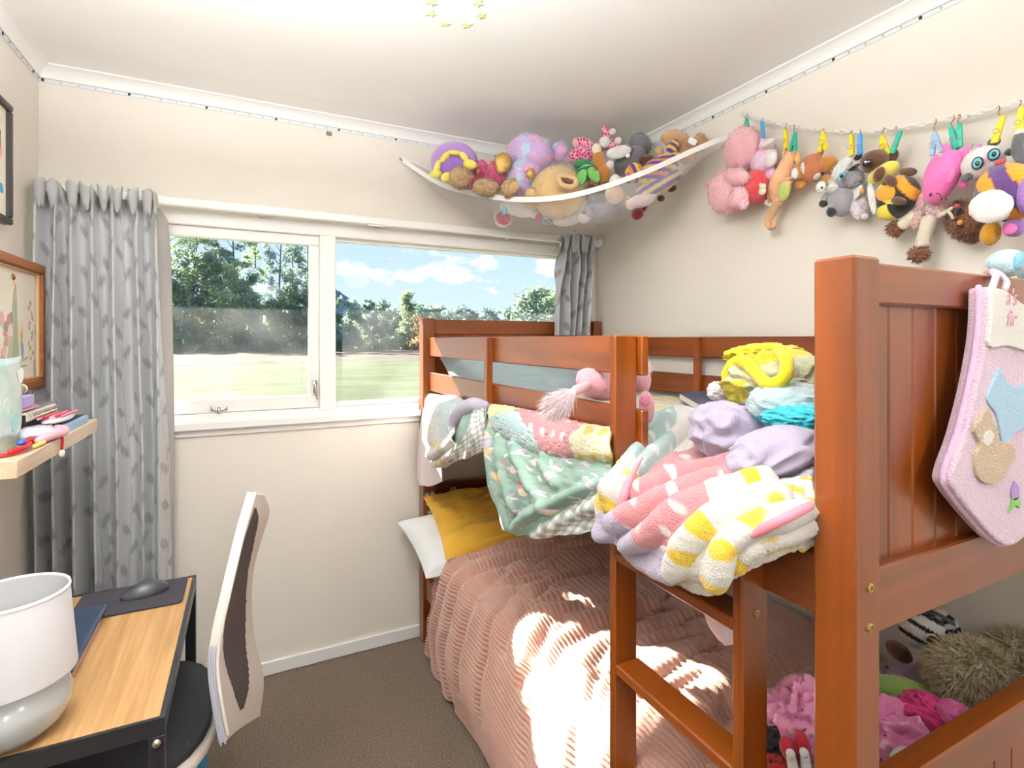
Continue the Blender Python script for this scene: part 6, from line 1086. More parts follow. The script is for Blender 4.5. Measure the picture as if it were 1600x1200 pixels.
for s_ in [('plush_octopus', 'purple plush octopus with yellow frill at the left end of the hammock', 'plush toy', 'soft toys in the corner hammock', 'V', [('E', 'head', 'plush_violet', (0.81, 2.199, 2.158), (0.1041, 0.0872, 0.09), 0, {'amp': 0.03}), ('E', 'mouth', 'plush_violet_dark', (0.776, 2.121, 2.113), (0.0596, 0.0488, 0.0271), 0, {}), ('E', 'frill', 'plush_yellow', (0.712, 2.142, 2.105), (0.0135, 0.0324, 0.0135), -15, {}), ('E', 'frill', 'plush_yellow', (0.738, 2.118, 2.145), (0.0134, 0.0296, 0.0134), -42, {}), ('E', 'frill', 'plush_yellow', (0.772, 2.095, 2.162), (0.0295, 0.0107, 0.0134), -6, {}), ('E', 'frill', 'plush_yellow', (0.808, 2.078, 2.145), (0.0134, 0.0268, 0.0134), 38, {}), ('E', 'frill', 'plush_yellow', (0.828, 2.062, 2.112), (0.0294, 0.0201, 0.0134), -15, {}), ('E', 'frill', 'plush_yellow', (0.705, 2.14, 2.076), (0.0269, 0.0162, 0.0162), 10, {}), ('E', 'frill', 'plush_yellow', (0.741, 2.111, 2.06), (0.0241, 0.0188, 0.0161), 30, {})]), ('teddy_bear', 'curly sandy teddy bear lying along the front hem of the hammock', 'plush toy', 'soft toys in the corner hammock', 'V', [('E', 'head', 'curly_tan', (0.796, 2.083, 2.057), (0.0509, 0.0429, 0.0375), 0, {'fur': 900, 'flen': 0.0107}), ('E', 'body', 'curly_tan', (0.887, 2.038, 2.017), (0.0643, 0.0322, 0.0375), -6, {'fur': 900, 'flen': 0.0107}), ('E', 'foot', 'curly_tan', (0.968, 1.965, 2.006), (0.0344, 0.037, 0.0265), -20, {'fur': 500, 'flen': 0.0106}), ('E', 'foot_pad', 'plush_tan', (0.971, 1.935, 2.001), (0.0183, 0.0261, 0.0131), -25, {}), ('E', 'collar', 'plush_maroon', (0.835, 2.053, 2.033), (0.0107, 0.0294, 0.0294), -15, {})]), ('plush_owl', 'fluffy pink plush bird with one gold wing', 'plush toy', 'soft toys in the corner hammock', 'V', [('E', 'head', 'shag_pink', (0.915, 2.136, 2.116), (0.0392, 0.042, 0.0364), 0, {'fur': 500, 'flen': 0.0112}), ('E', 'body', 'shag_pink', (0.963, 2.101, 2.098), (0.0474, 0.053, 0.0446), 0, {'fur': 700, 'flen': 0.0139}), ('E', 'wing', 'gold_fabric', (0.967, 2.032, 2.134), (0.0353, 0.038, 0.0136), 15, {'sq': 0.8}), ('E', 'wing', 'gold_fabric', (0.96, 2.035, 2.104), (0.0245, 0.0217, 0.0109), 0, {}), ('E', 'beak', 'gold_fabric', (0.874, 2.084, 2.095), (0.0082, 0.0109, 0.0109), 0, {})]), ('tie_dye_bear', 'big pastel tie-dye plush bear with gold nose', 'plush toy', 'soft toys in the corner hammock', 'V', [('E', 'head', 'tiedye_pastel', (1.115, 2.059, 2.198), (0.1046, 0.082, 0.0848), -12, {'fur': 1500, 'flen': 0.0113}), ('E', 'body', 'tiedye_pastel', (1.078, 2.044, 2.079), (0.0781, 0.0893, 0.0725), 10, {'fur': 1200, 'flen': 0.0112}), ('E', 'arm', 'tiedye_pastel', (1.234, 2.022, 2.214), (0.0399, 0.0428, 0.0342), -30, {'fur': 500, 'flen': 0.0114}), ('E', 'nose', 'gold_fabric', (1.048, 1.936, 2.069), (0.0199, 0.0226, 0.0133), 0, {'amp': 0.01})]), ('teddy_bear', 'large plain honey teddy bear in the middle of the hammock', 'plush toy', 'soft toys in the corner hammock', 'V', [('E', 'body', 'plush_honey', (1.171, 1.919, 2.004), (0.1163, 0.1082, 0.0866), -14, {'fur': 1600, 'flen': 0.0081}), ('C', 'ear', 'plush_honey', [(1.111, 1.821, 2.028, 0.0092), (1.115, 1.808, 2.005, 0.0097), (1.131, 1.794, 1.99, 0.0102), (1.151, 1.784, 1.988, 0.0102), (1.17, 1.78, 2.002, 0.0092), (1.173, 1.79, 2.023, 0.0087), (1.155, 1.804, 2.032, 0.0082), (1.132, 1.816, 2.035, 0.0082), (1.114, 1.82, 2.031, 0.0087)]), ('E', 'ear_inner', 'plush_brown', (1.143, 1.805, 2.013), (0.0282, 0.0128, 0.0077), -18, {}), ('E', 'paw', 'plush_honey', (1.048, 1.936, 1.982), (0.0239, 0.0239, 0.0213), 0, {'fur': 200, 'flen': 0.008}), ('E', 'paw', 'plush_honey', (1.05, 1.957, 1.955), (0.0375, 0.0214, 0.0241), -20, {})]), ('plush_turtle', 'green plush turtle with dark green shell', 'plush toy', 'soft toys in the corner hammock', 'V', [('E', 'shell', 'knit_green', (1.268, 1.871, 2.117), (0.0433, 0.0216, 0.0379), -8, {}), ('E', 'head', 'plush_green', (1.257, 1.832, 2.072), (0.0345, 0.0345, 0.0292), 0, {}), ('E', 'flipper', 'plush_green', (1.213, 1.804, 2.04), (0.0195, 0.0338, 0.013), -18, {}), ('E', 'flipper', 'plush_green', (1.257, 1.782, 2.05), (0.0208, 0.0338, 0.013), 32, {}), ('E', 'shell_trim', 'knit_green', (1.239, 1.819, 2.084), (0.0395, 0.0079, 0.0132), 14, {})]), ('plush_fox', 'brown plush fox standing on its head beside the turtle', 'plush toy', 'soft toys in the corner hammock', 'V', [('E', 'tail', 'plush_caramel', (1.326, 1.842, 2.133), (0.027, 0.0487, 0.0243), 8, {}), ('E', 'tail_tip', 'plush_cream', (1.314, 1.843, 2.183), (0.0202, 0.0243, 0.0189), 10, {}), ('E', 'body', 'plush_caramel', (1.331, 1.817, 2.065), (0.0295, 0.0509, 0.0295), -12, {}), ('E', 'leg', 'plush_caramel', (1.281, 1.82, 2.032), (0.0186, 0.0159, 0.0159), 0, {}), ('E', 'paw', 'plush_brown', (1.32, 1.789, 2.024), (0.0132, 0.0106, 0.0106), 0, {})]), ('plush_giraffe', 'white plush giraffe with hot pink patches', 'plush toy', 'soft toys in the corner hammock', 'V', [('E', 'body', 'giraffe_print', (1.326, 1.976, 2.199), (0.0627, 0.0399, 0.0427), 10, {}), ('E', 'leg', 'giraffe_print', (1.339, 1.97, 2.254), (0.0456, 0.0228, 0.0228), -18, {}), ('E', 'hoof', 'plush_pink', (1.306, 1.987, 2.256), (0.0171, 0.0228, 0.0171), 0, {}), ('E', 'neck', 'giraffe_print', (1.426, 1.927, 2.248), (0.0485, 0.0228, 0.0257), 18, {}), ('E', 'head', 'plush_white', (1.402, 1.905, 2.248), (0.0253, 0.0253, 0.0197), 30, {}), ('E', 'horn', 'giraffe_print', (1.417, 1.92, 2.298), (0.0156, 0.0341, 0.0142), 18, {}), ('E', 'pompom', 'plush_pinkwhite', (1.445, 1.906, 2.301), (0.017, 0.0156, 0.0142), 0, {}), ('E', 'pompom', 'plush_pinkwhite', (1.462, 1.887, 2.257), (0.017, 0.017, 0.0141), 0, {}), ('E', 'leg', 'giraffe_print', (1.445, 1.884, 2.223), (0.0366, 0.0169, 0.0169), -20, {}), ('E', 'pompom', 'plush_pinkwhite', (1.349, 1.797, 2.105), (0.0173, 0.02, 0.016), 0, {})]), ('plush_seal', 'dark grey plush seal with white leaf-shaped belly', 'plush toy', 'soft toys in the corner hammock', 'V', [('E', 'head', 'plush_darkgrey', (1.561, 1.86, 2.242), (0.0485, 0.0513, 0.0456), 0, {'fur': 800, 'flen': 0.0086}), ('E', 'body', 'plush_darkgrey', (1.51, 1.863, 2.167), (0.0791, 0.0594, 0.0565), 40, {'fur': 900, 'flen': 0.0085}), ('E', 'flipper', 'plush_white', (1.42, 1.829, 2.182), (0.0548, 0.0274, 0.0137), 14, {}), ('E', 'tag', 'white_plastic', (1.435, 1.788, 2.158), (0.0095, 0.0081, 0.0014), 30, {'amp': 0, 'sq': 0.5})]), ('knitted_toy', 'purple and yellow chunky knitted toy slumped by the right hem', 'plush toy', 'soft toys in the corner hammock', 'V', [('E', 'body', 'knit_stripe', (1.478, 1.644, 2.071), (0.0978, 0.0437, 0.0463), 30, {'stripes': (60, 0.0129, ['#5a2b9a', '#f1c92c', '#5a2b9a', '#e38a3c']), 'amp': 0.12}), ('E', 'head', 'knit_stripe', (1.397, 1.696, 2.053), (0.0388, 0.0388, 0.0336), 0, {'stripes': (20, 0.0129, ['#e38a3c', '#5a2b9a', '#f1c92c']), 'amp': 0.12}), ('E', 'ear', 'knit_stripe', (1.526, 1.62, 2.148), (0.0232, 0.0386, 0.0206), -25, {'stripes': (80, 0.0129, ['#5a2b9a', '#f1c92c'])}), ('E', 'leg', 'knit_stripe', (1.494, 1.67, 2.013), (0.1044, 0.0391, 0.0417), 26, {'stripes': (95, 0.0157, ['#6a4aa8', '#e9d27c']), 'amp': 0.12}), ('E', 'foot', 'knit_stripe', (1.363, 1.701, 2.03), (0.0232, 0.0232, 0.0206), 0, {'stripes': (0, 0.0103, ['#5a2b9a', '#e38a3c'])})]), ('teddy_bear', 'light brown teddy bear at the right end of the hammock', 'plush toy', 'soft toys in the corner hammock', 'V', [('E', 'head', 'plush_tan', (1.579, 1.661, 2.209), (0.0582, 0.0317, 0.037), -8, {'fur': 700, 'flen': 0.0079}), ('E', 'body', 'plush_tan2', (1.604, 1.626, 2.149), (0.0446, 0.0472, 0.0367), 0, {'fur': 600, 'flen': 0.0079}), ('E', 'paw', 'plush_tan2', (1.625, 1.571, 2.174), (0.0283, 0.0309, 0.0232), 0, {'fur': 300, 'flen': 0.0077}), ('E', 'tag', 'white_plastic', (1.575, 1.562, 2.165), (0.0178, 0.0127, 0.0015), -28, {'amp': 0, 'sq': 0.5}), ('E', 'ear', 'plush_tan', (1.506, 1.675, 2.152), (0.0183, 0.0183, 0.0131), 0, {})]), ('plush_dog', 'dark brown plush puppy behind the knitted toy', 'plush toy', 'soft toys in the corner hammock', 'V', [('E', 'head', 'plush_brown', (1.531, 1.774, 2.146), (0.0302, 0.0247, 0.0274), 0, {}), ('E', 'body', 'plush_brown', (1.594, 1.754, 2.084), (0.0441, 0.0386, 0.033), 0, {}), ('E', 'ear', 'plush_brown', (1.504, 1.776, 2.146), (0.0136, 0.0191, 0.0109), 0, {})]), ('plush_lamb', 'white plush lamb at the bottom left inside the net', 'plush toy', 'soft toys in the corner hammock', 'V', [('E', 'body', 'plush_white', (1.067, 2.072, 1.958), (0.076, 0.0366, 0.045), -14, {}), ('E', 'head', 'plush_white', (1.012, 2.099, 1.961), (0.0253, 0.0281, 0.0253), 0, {}), ('E', 'face', 'plush_teal', (0.976, 2.038, 1.93), (0.0136, 0.0191, 0.0109), 0, {}), ('E', 'leg', 'plush_white', (1.12, 2.034, 1.931), (0.0252, 0.0196, 0.0196), 0, {})]), ('plush_hedgehog', 'pale grey fluffy plush in the belly of the net', 'plush toy', 'soft toys in the corner hammock', 'V', [('E', 'body', 'plush_palegrey', (1.373, 1.875, 1.946), (0.0747, 0.0387, 0.0443), 8, {'fur': 700, 'flen': 0.0166}), ('E', 'head', 'plush_palegrey', (1.307, 1.885, 1.927), (0.0274, 0.0247, 0.0219), 0, {}), ('E', 'nose', 'plush_charcoal', (1.259, 1.853, 1.91), (0.0067, 0.0054, 0.0054), 0, {'amp': 0})]), ('plush_cat', 'white plush cat lowest in the net', 'plush toy', 'soft toys in the corner hammock', 'V', [('E', 'body', 'plush_white', (1.238, 1.964, 1.906), (0.0697, 0.0307, 0.0418), 4, {}), ('E', 'head', 'plush_white', (1.291, 1.904, 1.905), (0.0275, 0.0248, 0.022), 0, {}), ('E', 'ear', 'smooth_pink', (1.278, 1.9, 1.921), (0.0082, 0.011, 0.0055), 0, {}), ('E', 'ear', 'smooth_pink', (1.298, 1.89, 1.921), (0.0082, 0.011, 0.0055), 0, {})]), ('plush_ball', 'peach plush ball with white top inside the net', 'plush toy', 'soft toys in the corner hammock', 'V', [('E', 'ball', 'plush_peachball', (1.341, 1.757, 1.974), (0.0393, 0.0367, 0.0341), 0, {'amp': 0.02}), ('E', 'top', 'plush_white', (1.331, 1.739, 2.023), (0.0234, 0.026, 0.0208), 0, {})]), ('plush_unicorn', 'pale lilac plush unicorn near the right bottom of the net', 'plush toy', 'soft toys in the corner hammock', 'V', [('E', 'body', 'plush_pinkwhite', (1.438, 1.697, 1.95), (0.0574, 0.0287, 0.0313), 18, {}), ('E', 'head', 'plush_pinkwhite', (1.396, 1.718, 1.934), (0.0235, 0.0235, 0.0209), 0, {}), ('E', 'horn', 'gold_fabric', (1.378, 1.716, 1.953), (0.0052, 0.013, 0.0052), 30, {})]), ('patterned_doll', 'small doll in red and navy print low in the net', 'plush toy', 'soft toys in the corner hammock', 'V', [('E', 'head', 'plush_red', (1.133, 2.016, 1.911), (0.0167, 0.0195, 0.0167), 0, {}), ('E', 'body', 'floral_navy', (1.17, 1.998, 1.903), (0.0335, 0.0251, 0.0251), 0, {}), ('E', 'hat', 'plush_white', (1.162, 1.957, 1.91), (0.0137, 0.0137, 0.011), 0, {})]), ('plush_snake', 'grey plush with brown stripes tucked behind the net hem', 'plush toy', 'soft toys in the corner hammock', 'V', [('E', 'body', 'plush_greydark2', (1.328, 1.863, 1.995), (0.0546, 0.0355, 0.0327), 0, {}), ('E', 'band', 'plush_brown', (1.283, 1.808, 2.008), (0.037, 0.0106, 0.0159), -12, {}), ('E', 'head', 'plush_greydark2', (1.339, 1.814, 2.009), (0.0215, 0.0188, 0.0161), 0, {})]), ('plush_pig', 'flat pink plush foot poking out below the hammock by the wall', 'plush toy', 'soft toys in the corner hammock', 'V', [('E', 'foot', 'plush_pinkwhite', (1.04, 2.185, 1.934), (0.0453, 0.0409, 0.0146), -20, {}), ('E', 'pad', 'shag_pink', (1.032, 2.167, 1.929), (0.0333, 0.029, 0.0145), -20, {})]), ('plush_reindeer', 'maroon plush foot poking out below the right side of the hammock', 'plush toy', 'soft toys in the corner hammock', 'V', [('E', 'foot', 'plush_maroon', (1.511, 1.817, 1.926), (0.025, 0.0278, 0.0194), -40, {}), ('E', 'leg', 'plush_maroon', (1.544, 1.823, 1.959), (0.0196, 0.0252, 0.0168), -40, {})]), ('plush_puppy', 'brown plush feet under the right hem of the hammock', 'plush toy', 'soft toys in the corner hammock', 'V', [('E', 'foot', 'plush_brown', (1.6, 1.706, 2.02), (0.0216, 0.0162, 0.0162), 0, {}), ('E', 'foot', 'plush_brown', (1.575, 1.741, 1.982), (0.0164, 0.0136, 0.0136), 0, {})])]: make_toy(s_)
for s_ in [('plush_zebra', 'black and white striped plush zebra head against the wall side', 'plush toy', 'soft toys on the lower bunk', 'V', [('E', 'head', 'zebra_fur', (1.592, 0.772, 0.617), (0.0558, 0.0456, 0.0406), 32, {'stripes': (30, 0.011, ['#f1eee8', '#f1eee8', '#1c1b1c']), 'amp': 0.03}), ('E', 'muzzle', 'plush_brown', (1.494, 0.776, 0.579), (0.0328, 0.0213, 0.0279), -38, {}), ('E', 'ear', 'plush_black', (1.587, 0.752, 0.667), (0.015, 0.0133, 0.0083), -30, {}), ('E', 'ear_inner', 'plush_brown', (1.479, 0.694, 0.654), (0.0139, 0.0108, 0.0062), -10, {}), ('E', 'ear', 'plush_white', (1.499, 0.706, 0.646), (0.0173, 0.0126, 0.0078), -10, {}), ('E', 'body', 'zebra_fur', (1.736, 0.768, 0.587), (0.06, 0.0388, 0.0423), -35, {'stripes': (150, 0.0123, ['#f1eee8', '#1c1b1c']), 'fur': 500, 'flen': 0.0123}), ('C', 'mane', 'plush_black', [(1.535, 0.756, 0.675, 0.0049), (1.547, 0.739, 0.688, 0.0057), (1.591, 0.728, 0.671, 0.0049), (1.644, 0.724, 0.639, 0.005)])]), ('shaggy_dog', 'shaggy blond plush dog lying near the footboard', 'plush toy', 'soft toys on the lower bunk', 'V', [('E', 'body', 'shag_blond', (1.49, 0.622, 0.606), (0.0855, 0.0693, 0.0619), -10, {'fur': 7000, 'flen': 0.0236, 'fw': 0.002, 'flow': (-0.5, -0.6)}), ('E', 'head', 'shag_blond', (1.689, 0.612, 0.63), (0.0628, 0.0283, 0.044), 12, {'fur': 3000, 'flen': 0.0188, 'fw': 0.002, 'flow': (0.3, -0.5)}), ('E', 'ear', 'plush_pink', (1.576, 0.557, 0.601), (0.0145, 0.0203, 0.0087), 0, {})]), ('plush_frog', 'lime green plush toy lying under the blond dog', 'plush toy', 'soft toys on the lower bunk', 'V', [('C', 'body', 'plush_frog', [(1.359, 0.776, 0.536, 0.0235), (1.378, 0.722, 0.55, 0.0274), (1.41, 0.684, 0.548, 0.0255), (1.434, 0.65, 0.541, 0.0192)]), ('E', 'leg', 'plush_frog', (1.384, 0.652, 0.558), (0.029, 0.0145, 0.0145), -25, {})]), ('grey_cushion', 'rounded grey plush cushion beyond the green toy', 'plush toy', 'soft toys on the lower bunk', 'V', [('E', 'cushion', 'plush_palegrey', (1.53, 0.825, 0.479), (0.072, 0.0309, 0.0514), -8, {}), ('E', 'button', 'plush_charcoal', (1.466, 0.79, 0.54), (0.0041, 0.0041, 0.0033), 0, {})]), ('rag_doll', 'doll with red shoes and white socks lying by the ladder', 'plush toy', 'soft toys on the lower bunk', 'V', [('E', 'shoe', 'smooth_red', (0.932, 0.676, 0.59), (0.016, 0.0271, 0.0148), 22, {'amp': 0.02}), ('E', 'shoe', 'smooth_red', (0.955, 0.665, 0.6), (0.0136, 0.0271, 0.0148), 10, {'amp': 0.02}), ('E', 'sock', 'plush_white', (0.911, 0.658, 0.602), (0.0084, 0.0084, 0.0084), 0, {}), ('E', 'sock', 'plush_white', (0.934, 0.647, 0.604), (0.0084, 0.0084, 0.0084), 0, {}), ('C', 'leg', 'plush_white', [(0.917, 0.661, 0.591, 0.0085), (0.924, 0.657, 0.541, 0.0109)]), ('C', 'leg', 'plush_white', [(0.94, 0.649, 0.593, 0.0085), (0.945, 0.647, 0.541, 0.0109)]), ('E', 'body', 'smooth_red', (0.937, 0.651, 0.511), (0.0314, 0.0338, 0.0242), 0, {})]), ('plush_monster', 'fuzzy red plush at the bottom edge behind the ladder', 'plush toy', 'soft toys on the lower bunk', 'V', [('E', 'body', 'shag_red', (0.944, 0.714, 0.517), (0.0307, 0.0282, 0.023), 0, {'fur': 900, 'flen': 0.0051}), ('E', 'eye', 'eye_black', (0.882, 0.678, 0.584), (0.0036, 0.0036, 0.0024), 0, {'amp': 0})]), ('plush_rabbit', 'white plush rabbit head low beside the lower footboard', 'plush toy', 'soft toys on the lower bunk', 'V', [('E', 'head', 'plush_white', (1.093, 0.551, 0.597), (0.0331, 0.026, 0.0237), 10, {}), ('E', 'ear', 'plush_white', (1.053, 0.56, 0.596), (0.0141, 0.0094, 0.0082), -30, {}), ('E', 'nose', 'smooth_pink', (1.038, 0.539, 0.632), (0.0034, 0.0029, 0.0023), 0, {})])]: make_toy(s_)
for s_ in [('plush_unicorn', 'pink plush unicorn flopped over the lower guard rail with fluffy pale tail', 'plush toy', 'toys on the upper bunk', 'V', [('E', 'body', 'plush_rose', (0.773, 1.068, 1.268), (0.0597, 0.0377, 0.0377), -8, {'amp': 0.06}), ('E', 'back', 'plush_rose', (0.731, 1.044, 1.279), (0.0411, 0.0304, 0.0274), -30, {}), ('C', 'tail_root', 'plush_rose', [(0.695, 1.017, 1.272, 0.0118), (0.642, 0.976, 1.269, 0.0112)]), ('E', 'tail', 'pale_mane', (0.587, 0.937, 1.256), (0.0292, 0.0133, 0.012), 38, {'fur': 1800, 'flen': 0.0346, 'fw': 0.001, 'flow': (-1.6, -1.5)}), ('E', 'head', 'plush_rose', (0.825, 0.974, 1.288), (0.0195, 0.0329, 0.021), 8, {}), ('E', 'leg', 'plush_rose', (0.807, 0.939, 1.227), (0.0174, 0.0377, 0.0174), 4, {}), ('E', 'hoof', 'plush_pink_dark', (0.784, 0.917, 1.245), (0.0127, 0.0141, 0.0085), 0, {}), ('E', 'mane', 'pale_mane', (0.827, 0.963, 1.312), (0.0089, 0.0208, 0.0089), 0, {'fur': 250, 'flen': 0.0074})]), ('plush_dolphin', 'pale blue plush lying on top of the footboard', 'plush toy', 'toys on the upper bunk', 'Y', [('E', 'body', 'plush_sky', (1.385, 0.52, 1.535), (0.0444, 0.0288, 0.0314), 12, {'amp': 0.05}), ('E', 'fin', 'plush_sky', (1.265, 0.49, 1.521), (0.0218, 0.0133, 0.0109), -12, {}), ('E', 'fin', 'plush_teal2', (1.302, 0.47, 1.528), (0.0121, 0.0193, 0.0072), -25, {}), ('E', 'head', 'plush_sky', (1.499, 0.52, 1.531), (0.0301, 0.0274, 0.0274), 0, {}), ('E', 'belly', 'plush_pink', (1.276, 0.5, 1.511), (0.0172, 0.0098, 0.0123), 0, {})])]: make_toy(s_)

# ------------------------------------------------------------------ hammock net in the corner
net = [[(0.63, 2.404, 2.204), (0.766, 2.243, 2.068), (0.904, 2.063, 1.99), (1.031, 1.899, 1.95), (1.173, 1.762, 1.957), (1.356, 1.615, 2.02), (1.548, 1.509, 2.115), (1.711, 1.439, 2.186)], [(0.635, 2.401, 2.198), (0.773, 2.262, 2.051), (0.916, 2.124, 1.945), (1.104, 1.975, 1.859), (1.288, 1.839, 1.851), (1.432, 1.667, 1.927), (1.558, 1.526, 2.058), (1.711, 1.439, 2.183)], [(0.633, 2.4, 2.2), (0.82, 2.385, 2.06), (1.0, 2.375, 1.98), (1.2, 2.36, 1.93), (1.45, 2.3, 1.93), (1.62, 2.05, 1.99), (1.68, 1.75, 2.09), (1.705, 1.44, 2.186)], [(0.635, 2.4, 2.21), (0.9, 2.395, 2.15), (1.15, 2.395, 2.17), (1.4, 2.392, 2.2), (1.68, 2.37, 2.24), (1.695, 2.1, 2.19), (1.698, 1.8, 2.17), (1.705, 1.44, 2.19)]]
nm_ = bpy.data.materials.new('net_mesh'); nm_.use_nodes = True; n = nm_.node_tree.nodes; l = nm_.node_tree.links; b = n['Principled BSDF']
b.inputs['Base Color'].default_value = (*lin('#f4f2f2'), 1); b.inputs['Roughness'].default_value = .7
out = n['Material Output']; tr = n.new('ShaderNodeBsdfTransparent'); mxs = n.new('ShaderNodeMixShader'); mxs.inputs[0].default_value = .23
l.new(tr.outputs[0], mxs.inputs[1]); l.new(b.outputs[0], mxs.inputs[2]); l.new(mxs.outputs[0], out.inputs[0]); MATS['net_mesh'] = nm_
ham = thing('toy_hammock', (1.3, 2.1, 1.9), 'white mesh toy hammock strung across the room corner', 'hammock')
P = patch(net, 40, 70); MB().grid(P).build('net', 'net_mesh', ham)
mat('hem_white', '#f3f1f1', .7, bump=.1, bscale=300)
hem = P[0]; t_ = np.gradient(hem, axis=0); mb = MB(); rows = []
for dz, dy in ((-.011, .002), (-.011, -.003), (.011, -.003), (.011, .002), (-.011, .002)): rows.append(hem + np.array([0, dy, dz + .0]) )
mb.grid(np.array(rows)); mb.build('hem', 'hem_white', ham, smooth=False)
MB().tube(P[-1][::3], .004, 8).build('cord', 'hem_white', ham)
for q in ((0.627, 2.391, 2.203), (1.7, 1.43, 2.183)):
    MB().tube([(q[0], q[1], q[2] - .004), (q[0] - .012, q[1] - .012, q[2])], .004, 8).build('hook', 'steel', ham)

# ------------------------------------------------------------------ chain with copper hooks and pegs
mat('chain_white', '#f2f1ee', .4); mat('copper', '#c07a3c', .3, metal=1.0)
for c_, h_ in dict(green='#25b59b', blue='#4ea2dd', yellow='#f0d91c', paleblue='#9fc2e4').items(): mat('peg_' + c_, h_, .4)
cp = cr1(np.array([(1.68, 1.413, 2.237), (1.68, 1.303, 2.167), (1.68, 1.179, 2.1), (1.68, 1.027, 2.032), (1.68, 0.979, 2.015), (1.68, 0.88, 1.991), (1.68, 0.754, 1.97), (1.68, 0.658, 1.959), (1.68, 0.597, 1.954), (1.68, 0.529, 1.947)]), 40); seg = np.r_[0, np.cumsum(np.linalg.norm(np.diff(cp, axis=0), axis=1))]
chain = thing('plastic_chain', (1.68, 0.979, 2.015), 'white plastic chain swagged along the right wall', 'chain')
Lk = .0165; k = 0; s_ = 0
lm = {}
def link_mesh(flat):
    ring = [(.0125 * math.cos(a), .0062 * math.sin(a)) for a in np.linspace(0, 2 * math.pi, 12, endpoint=False)]
    mb = MB(); P = []
    for a, b in ring:
        n2 = np.array([a / .0125, b / .0062]); n2 /= np.linalg.norm(n2)
        P.append([(a + .002 * math.cos(t) * n2[0], b + .002 * math.cos(t) * n2[1], .002 * math.sin(t)) for t in np.linspace(0, 2 * math.pi, 5, endpoint=False)])
    P.append(P[0]); mb.grid(np.array(P), wrap=True); return mb.mesh('link', 'chain_white')
lme = link_mesh(0)
while s_ < seg[-1] - .01:
    p = np.array([np.interp(s_, seg, cp[:, i]) for i in range(3)]); q = np.array([np.interp(s_ + .005, seg, cp[:, i]) for i in range(3)]); d = q - p; d /= np.linalg.norm(d)
    o = bpy.data.objects.new('link', lme); COL.objects.link(o)
    zax = Vector((-1, 0, 0)) if k % 2 == 0 else Vector((-.35, 0, 1)); xax = Vector(d); yax = zax.cross(xax).normalized(); zax = xax.cross(yax)
    o.matrix_world = Matrix.Translation(p) @ Matrix((xax, yax, zax)).transposed().to_4x4(); o.parent = chain; o.matrix_parent_inverse = Matrix.Translation(chain.location).inverted()
    s_ += Lk; k += 1
def peg(c, col, deg, op, label, top):
    c = np.array(c); t = thing('clothes_peg', tuple(c), label, 'peg', 'clothes pegs on the chain'); F = rotF(FRAMES['W'], deg); m = 'peg_' + col
    for s in (-1, 1):
        sp = .35 if op else .10; a = s * (sp * .5); G = rotF(F, math.degrees(a))
        poly = [(-.0042, -.030), (.0042, -.030), (.0052, -.010), (.0050, .020), (.0036, .032), (-.0036, .032), (-.0050, .020), (-.0052, -.010)]
        off = s * (.006 if op else .0035)
        MB().prism(poly, lambda x, y, z: tuple(c + G[0] * (x + off) + G[1] * y + G[2] * (z + s * (.0015 if op else .005))), -.004, .004).build('prong', m, t, smooth=False)
    a = np.linspace(0, 2 * math.pi, 14); r = .012 if op else .007
    MB().tube([tuple(c + F[0] * r * math.cos(q) + F[1] * (.75 * r * math.sin(q) - .004) + F[2] * .011) for q in a], .0009, 5, 0, False).build('spring', 'steel', t)
    # S-hook from the peg up to the chain
    top = np.array(top); b = c + F[1] * .026
    hk = thing('s_hook', tuple(top), 'small copper wire hook carrying the ' + label, 'hook', 'copper hooks on the chain')
    MB().tube([top + np.array([.004, .004, .004]), top + np.array([0, 0, .007]), top + np.array([-.004, -.004, .0]), (top * .5 + b * .5) + np.array([0, .003, 0]), b + np.array([0, -.005, .002]), b + np.array([0, -.001, -.005]), b + np.array([0, .005, .001])], .0013, 6, 5).build('wire', 'copper', hk)
for a in [((1.635, 1.356, 2.16), 'green', 0, 1, 'first green peg at the hammock end of the chain', (1.68, 1.393, 2.224)), ((1.635, 1.288, 2.122), 'blue', 4, 0, 'blue peg holding the tie-dye tiger', (1.68, 1.324, 2.181)), ((1.635, 1.198, 2.057), 'yellow', 0, 0, 'yellow peg beside the seahorse', (1.68, 1.231, 2.128)), ((1.635, 1.168, 2.041), 'green', -8, 1, 'green peg gripping the seahorse head', (1.68, 1.2, 2.111)), ((1.635, 1.068, 2.008), 'yellow', 0, 1, 'yellow open peg above the brown bear', (1.68, 1.098, 2.063)), ((1.635, 0.979, 1.966), 'yellow', 0, 0, 'yellow peg above the donkey', (1.68, 1.006, 2.024)), ((1.635, 0.954, 1.962), 'blue', 0, 0, 'blue peg above the donkey', (1.68, 0.98, 2.016)), ((1.635, 0.888, 1.935), 'yellow', 8, 1, 'yellow peg behind the brown-headed bee', (1.68, 0.913, 1.999)), ((1.635, 0.856, 1.935), 'green', -22, 0, 'green peg above the brown-headed bee', (1.68, 0.88, 1.991)), ((1.635, 0.76, 1.901), 'paleblue', 6, 1, 'pale blue peg left of the pink fish', (1.68, 0.781, 1.975)), ((1.635, 0.72, 1.9), 'green', 12, 0, 'green peg clamping the tail of the pink fish', (1.68, 0.74, 1.969)), ((1.635, 0.708, 1.902), 'green', 0, 0, 'second green peg behind the pink fish tail', (1.68, 0.727, 1.967)), ((1.635, 0.628, 1.89), 'yellow', -16, 0, 'yellow peg over the panda', (1.68, 0.646, 1.958)), ((1.635, 0.588, 1.896), 'yellow', -4, 0, 'last yellow peg at the right edge', (1.68, 0.604, 1.954))]: peg(*a)

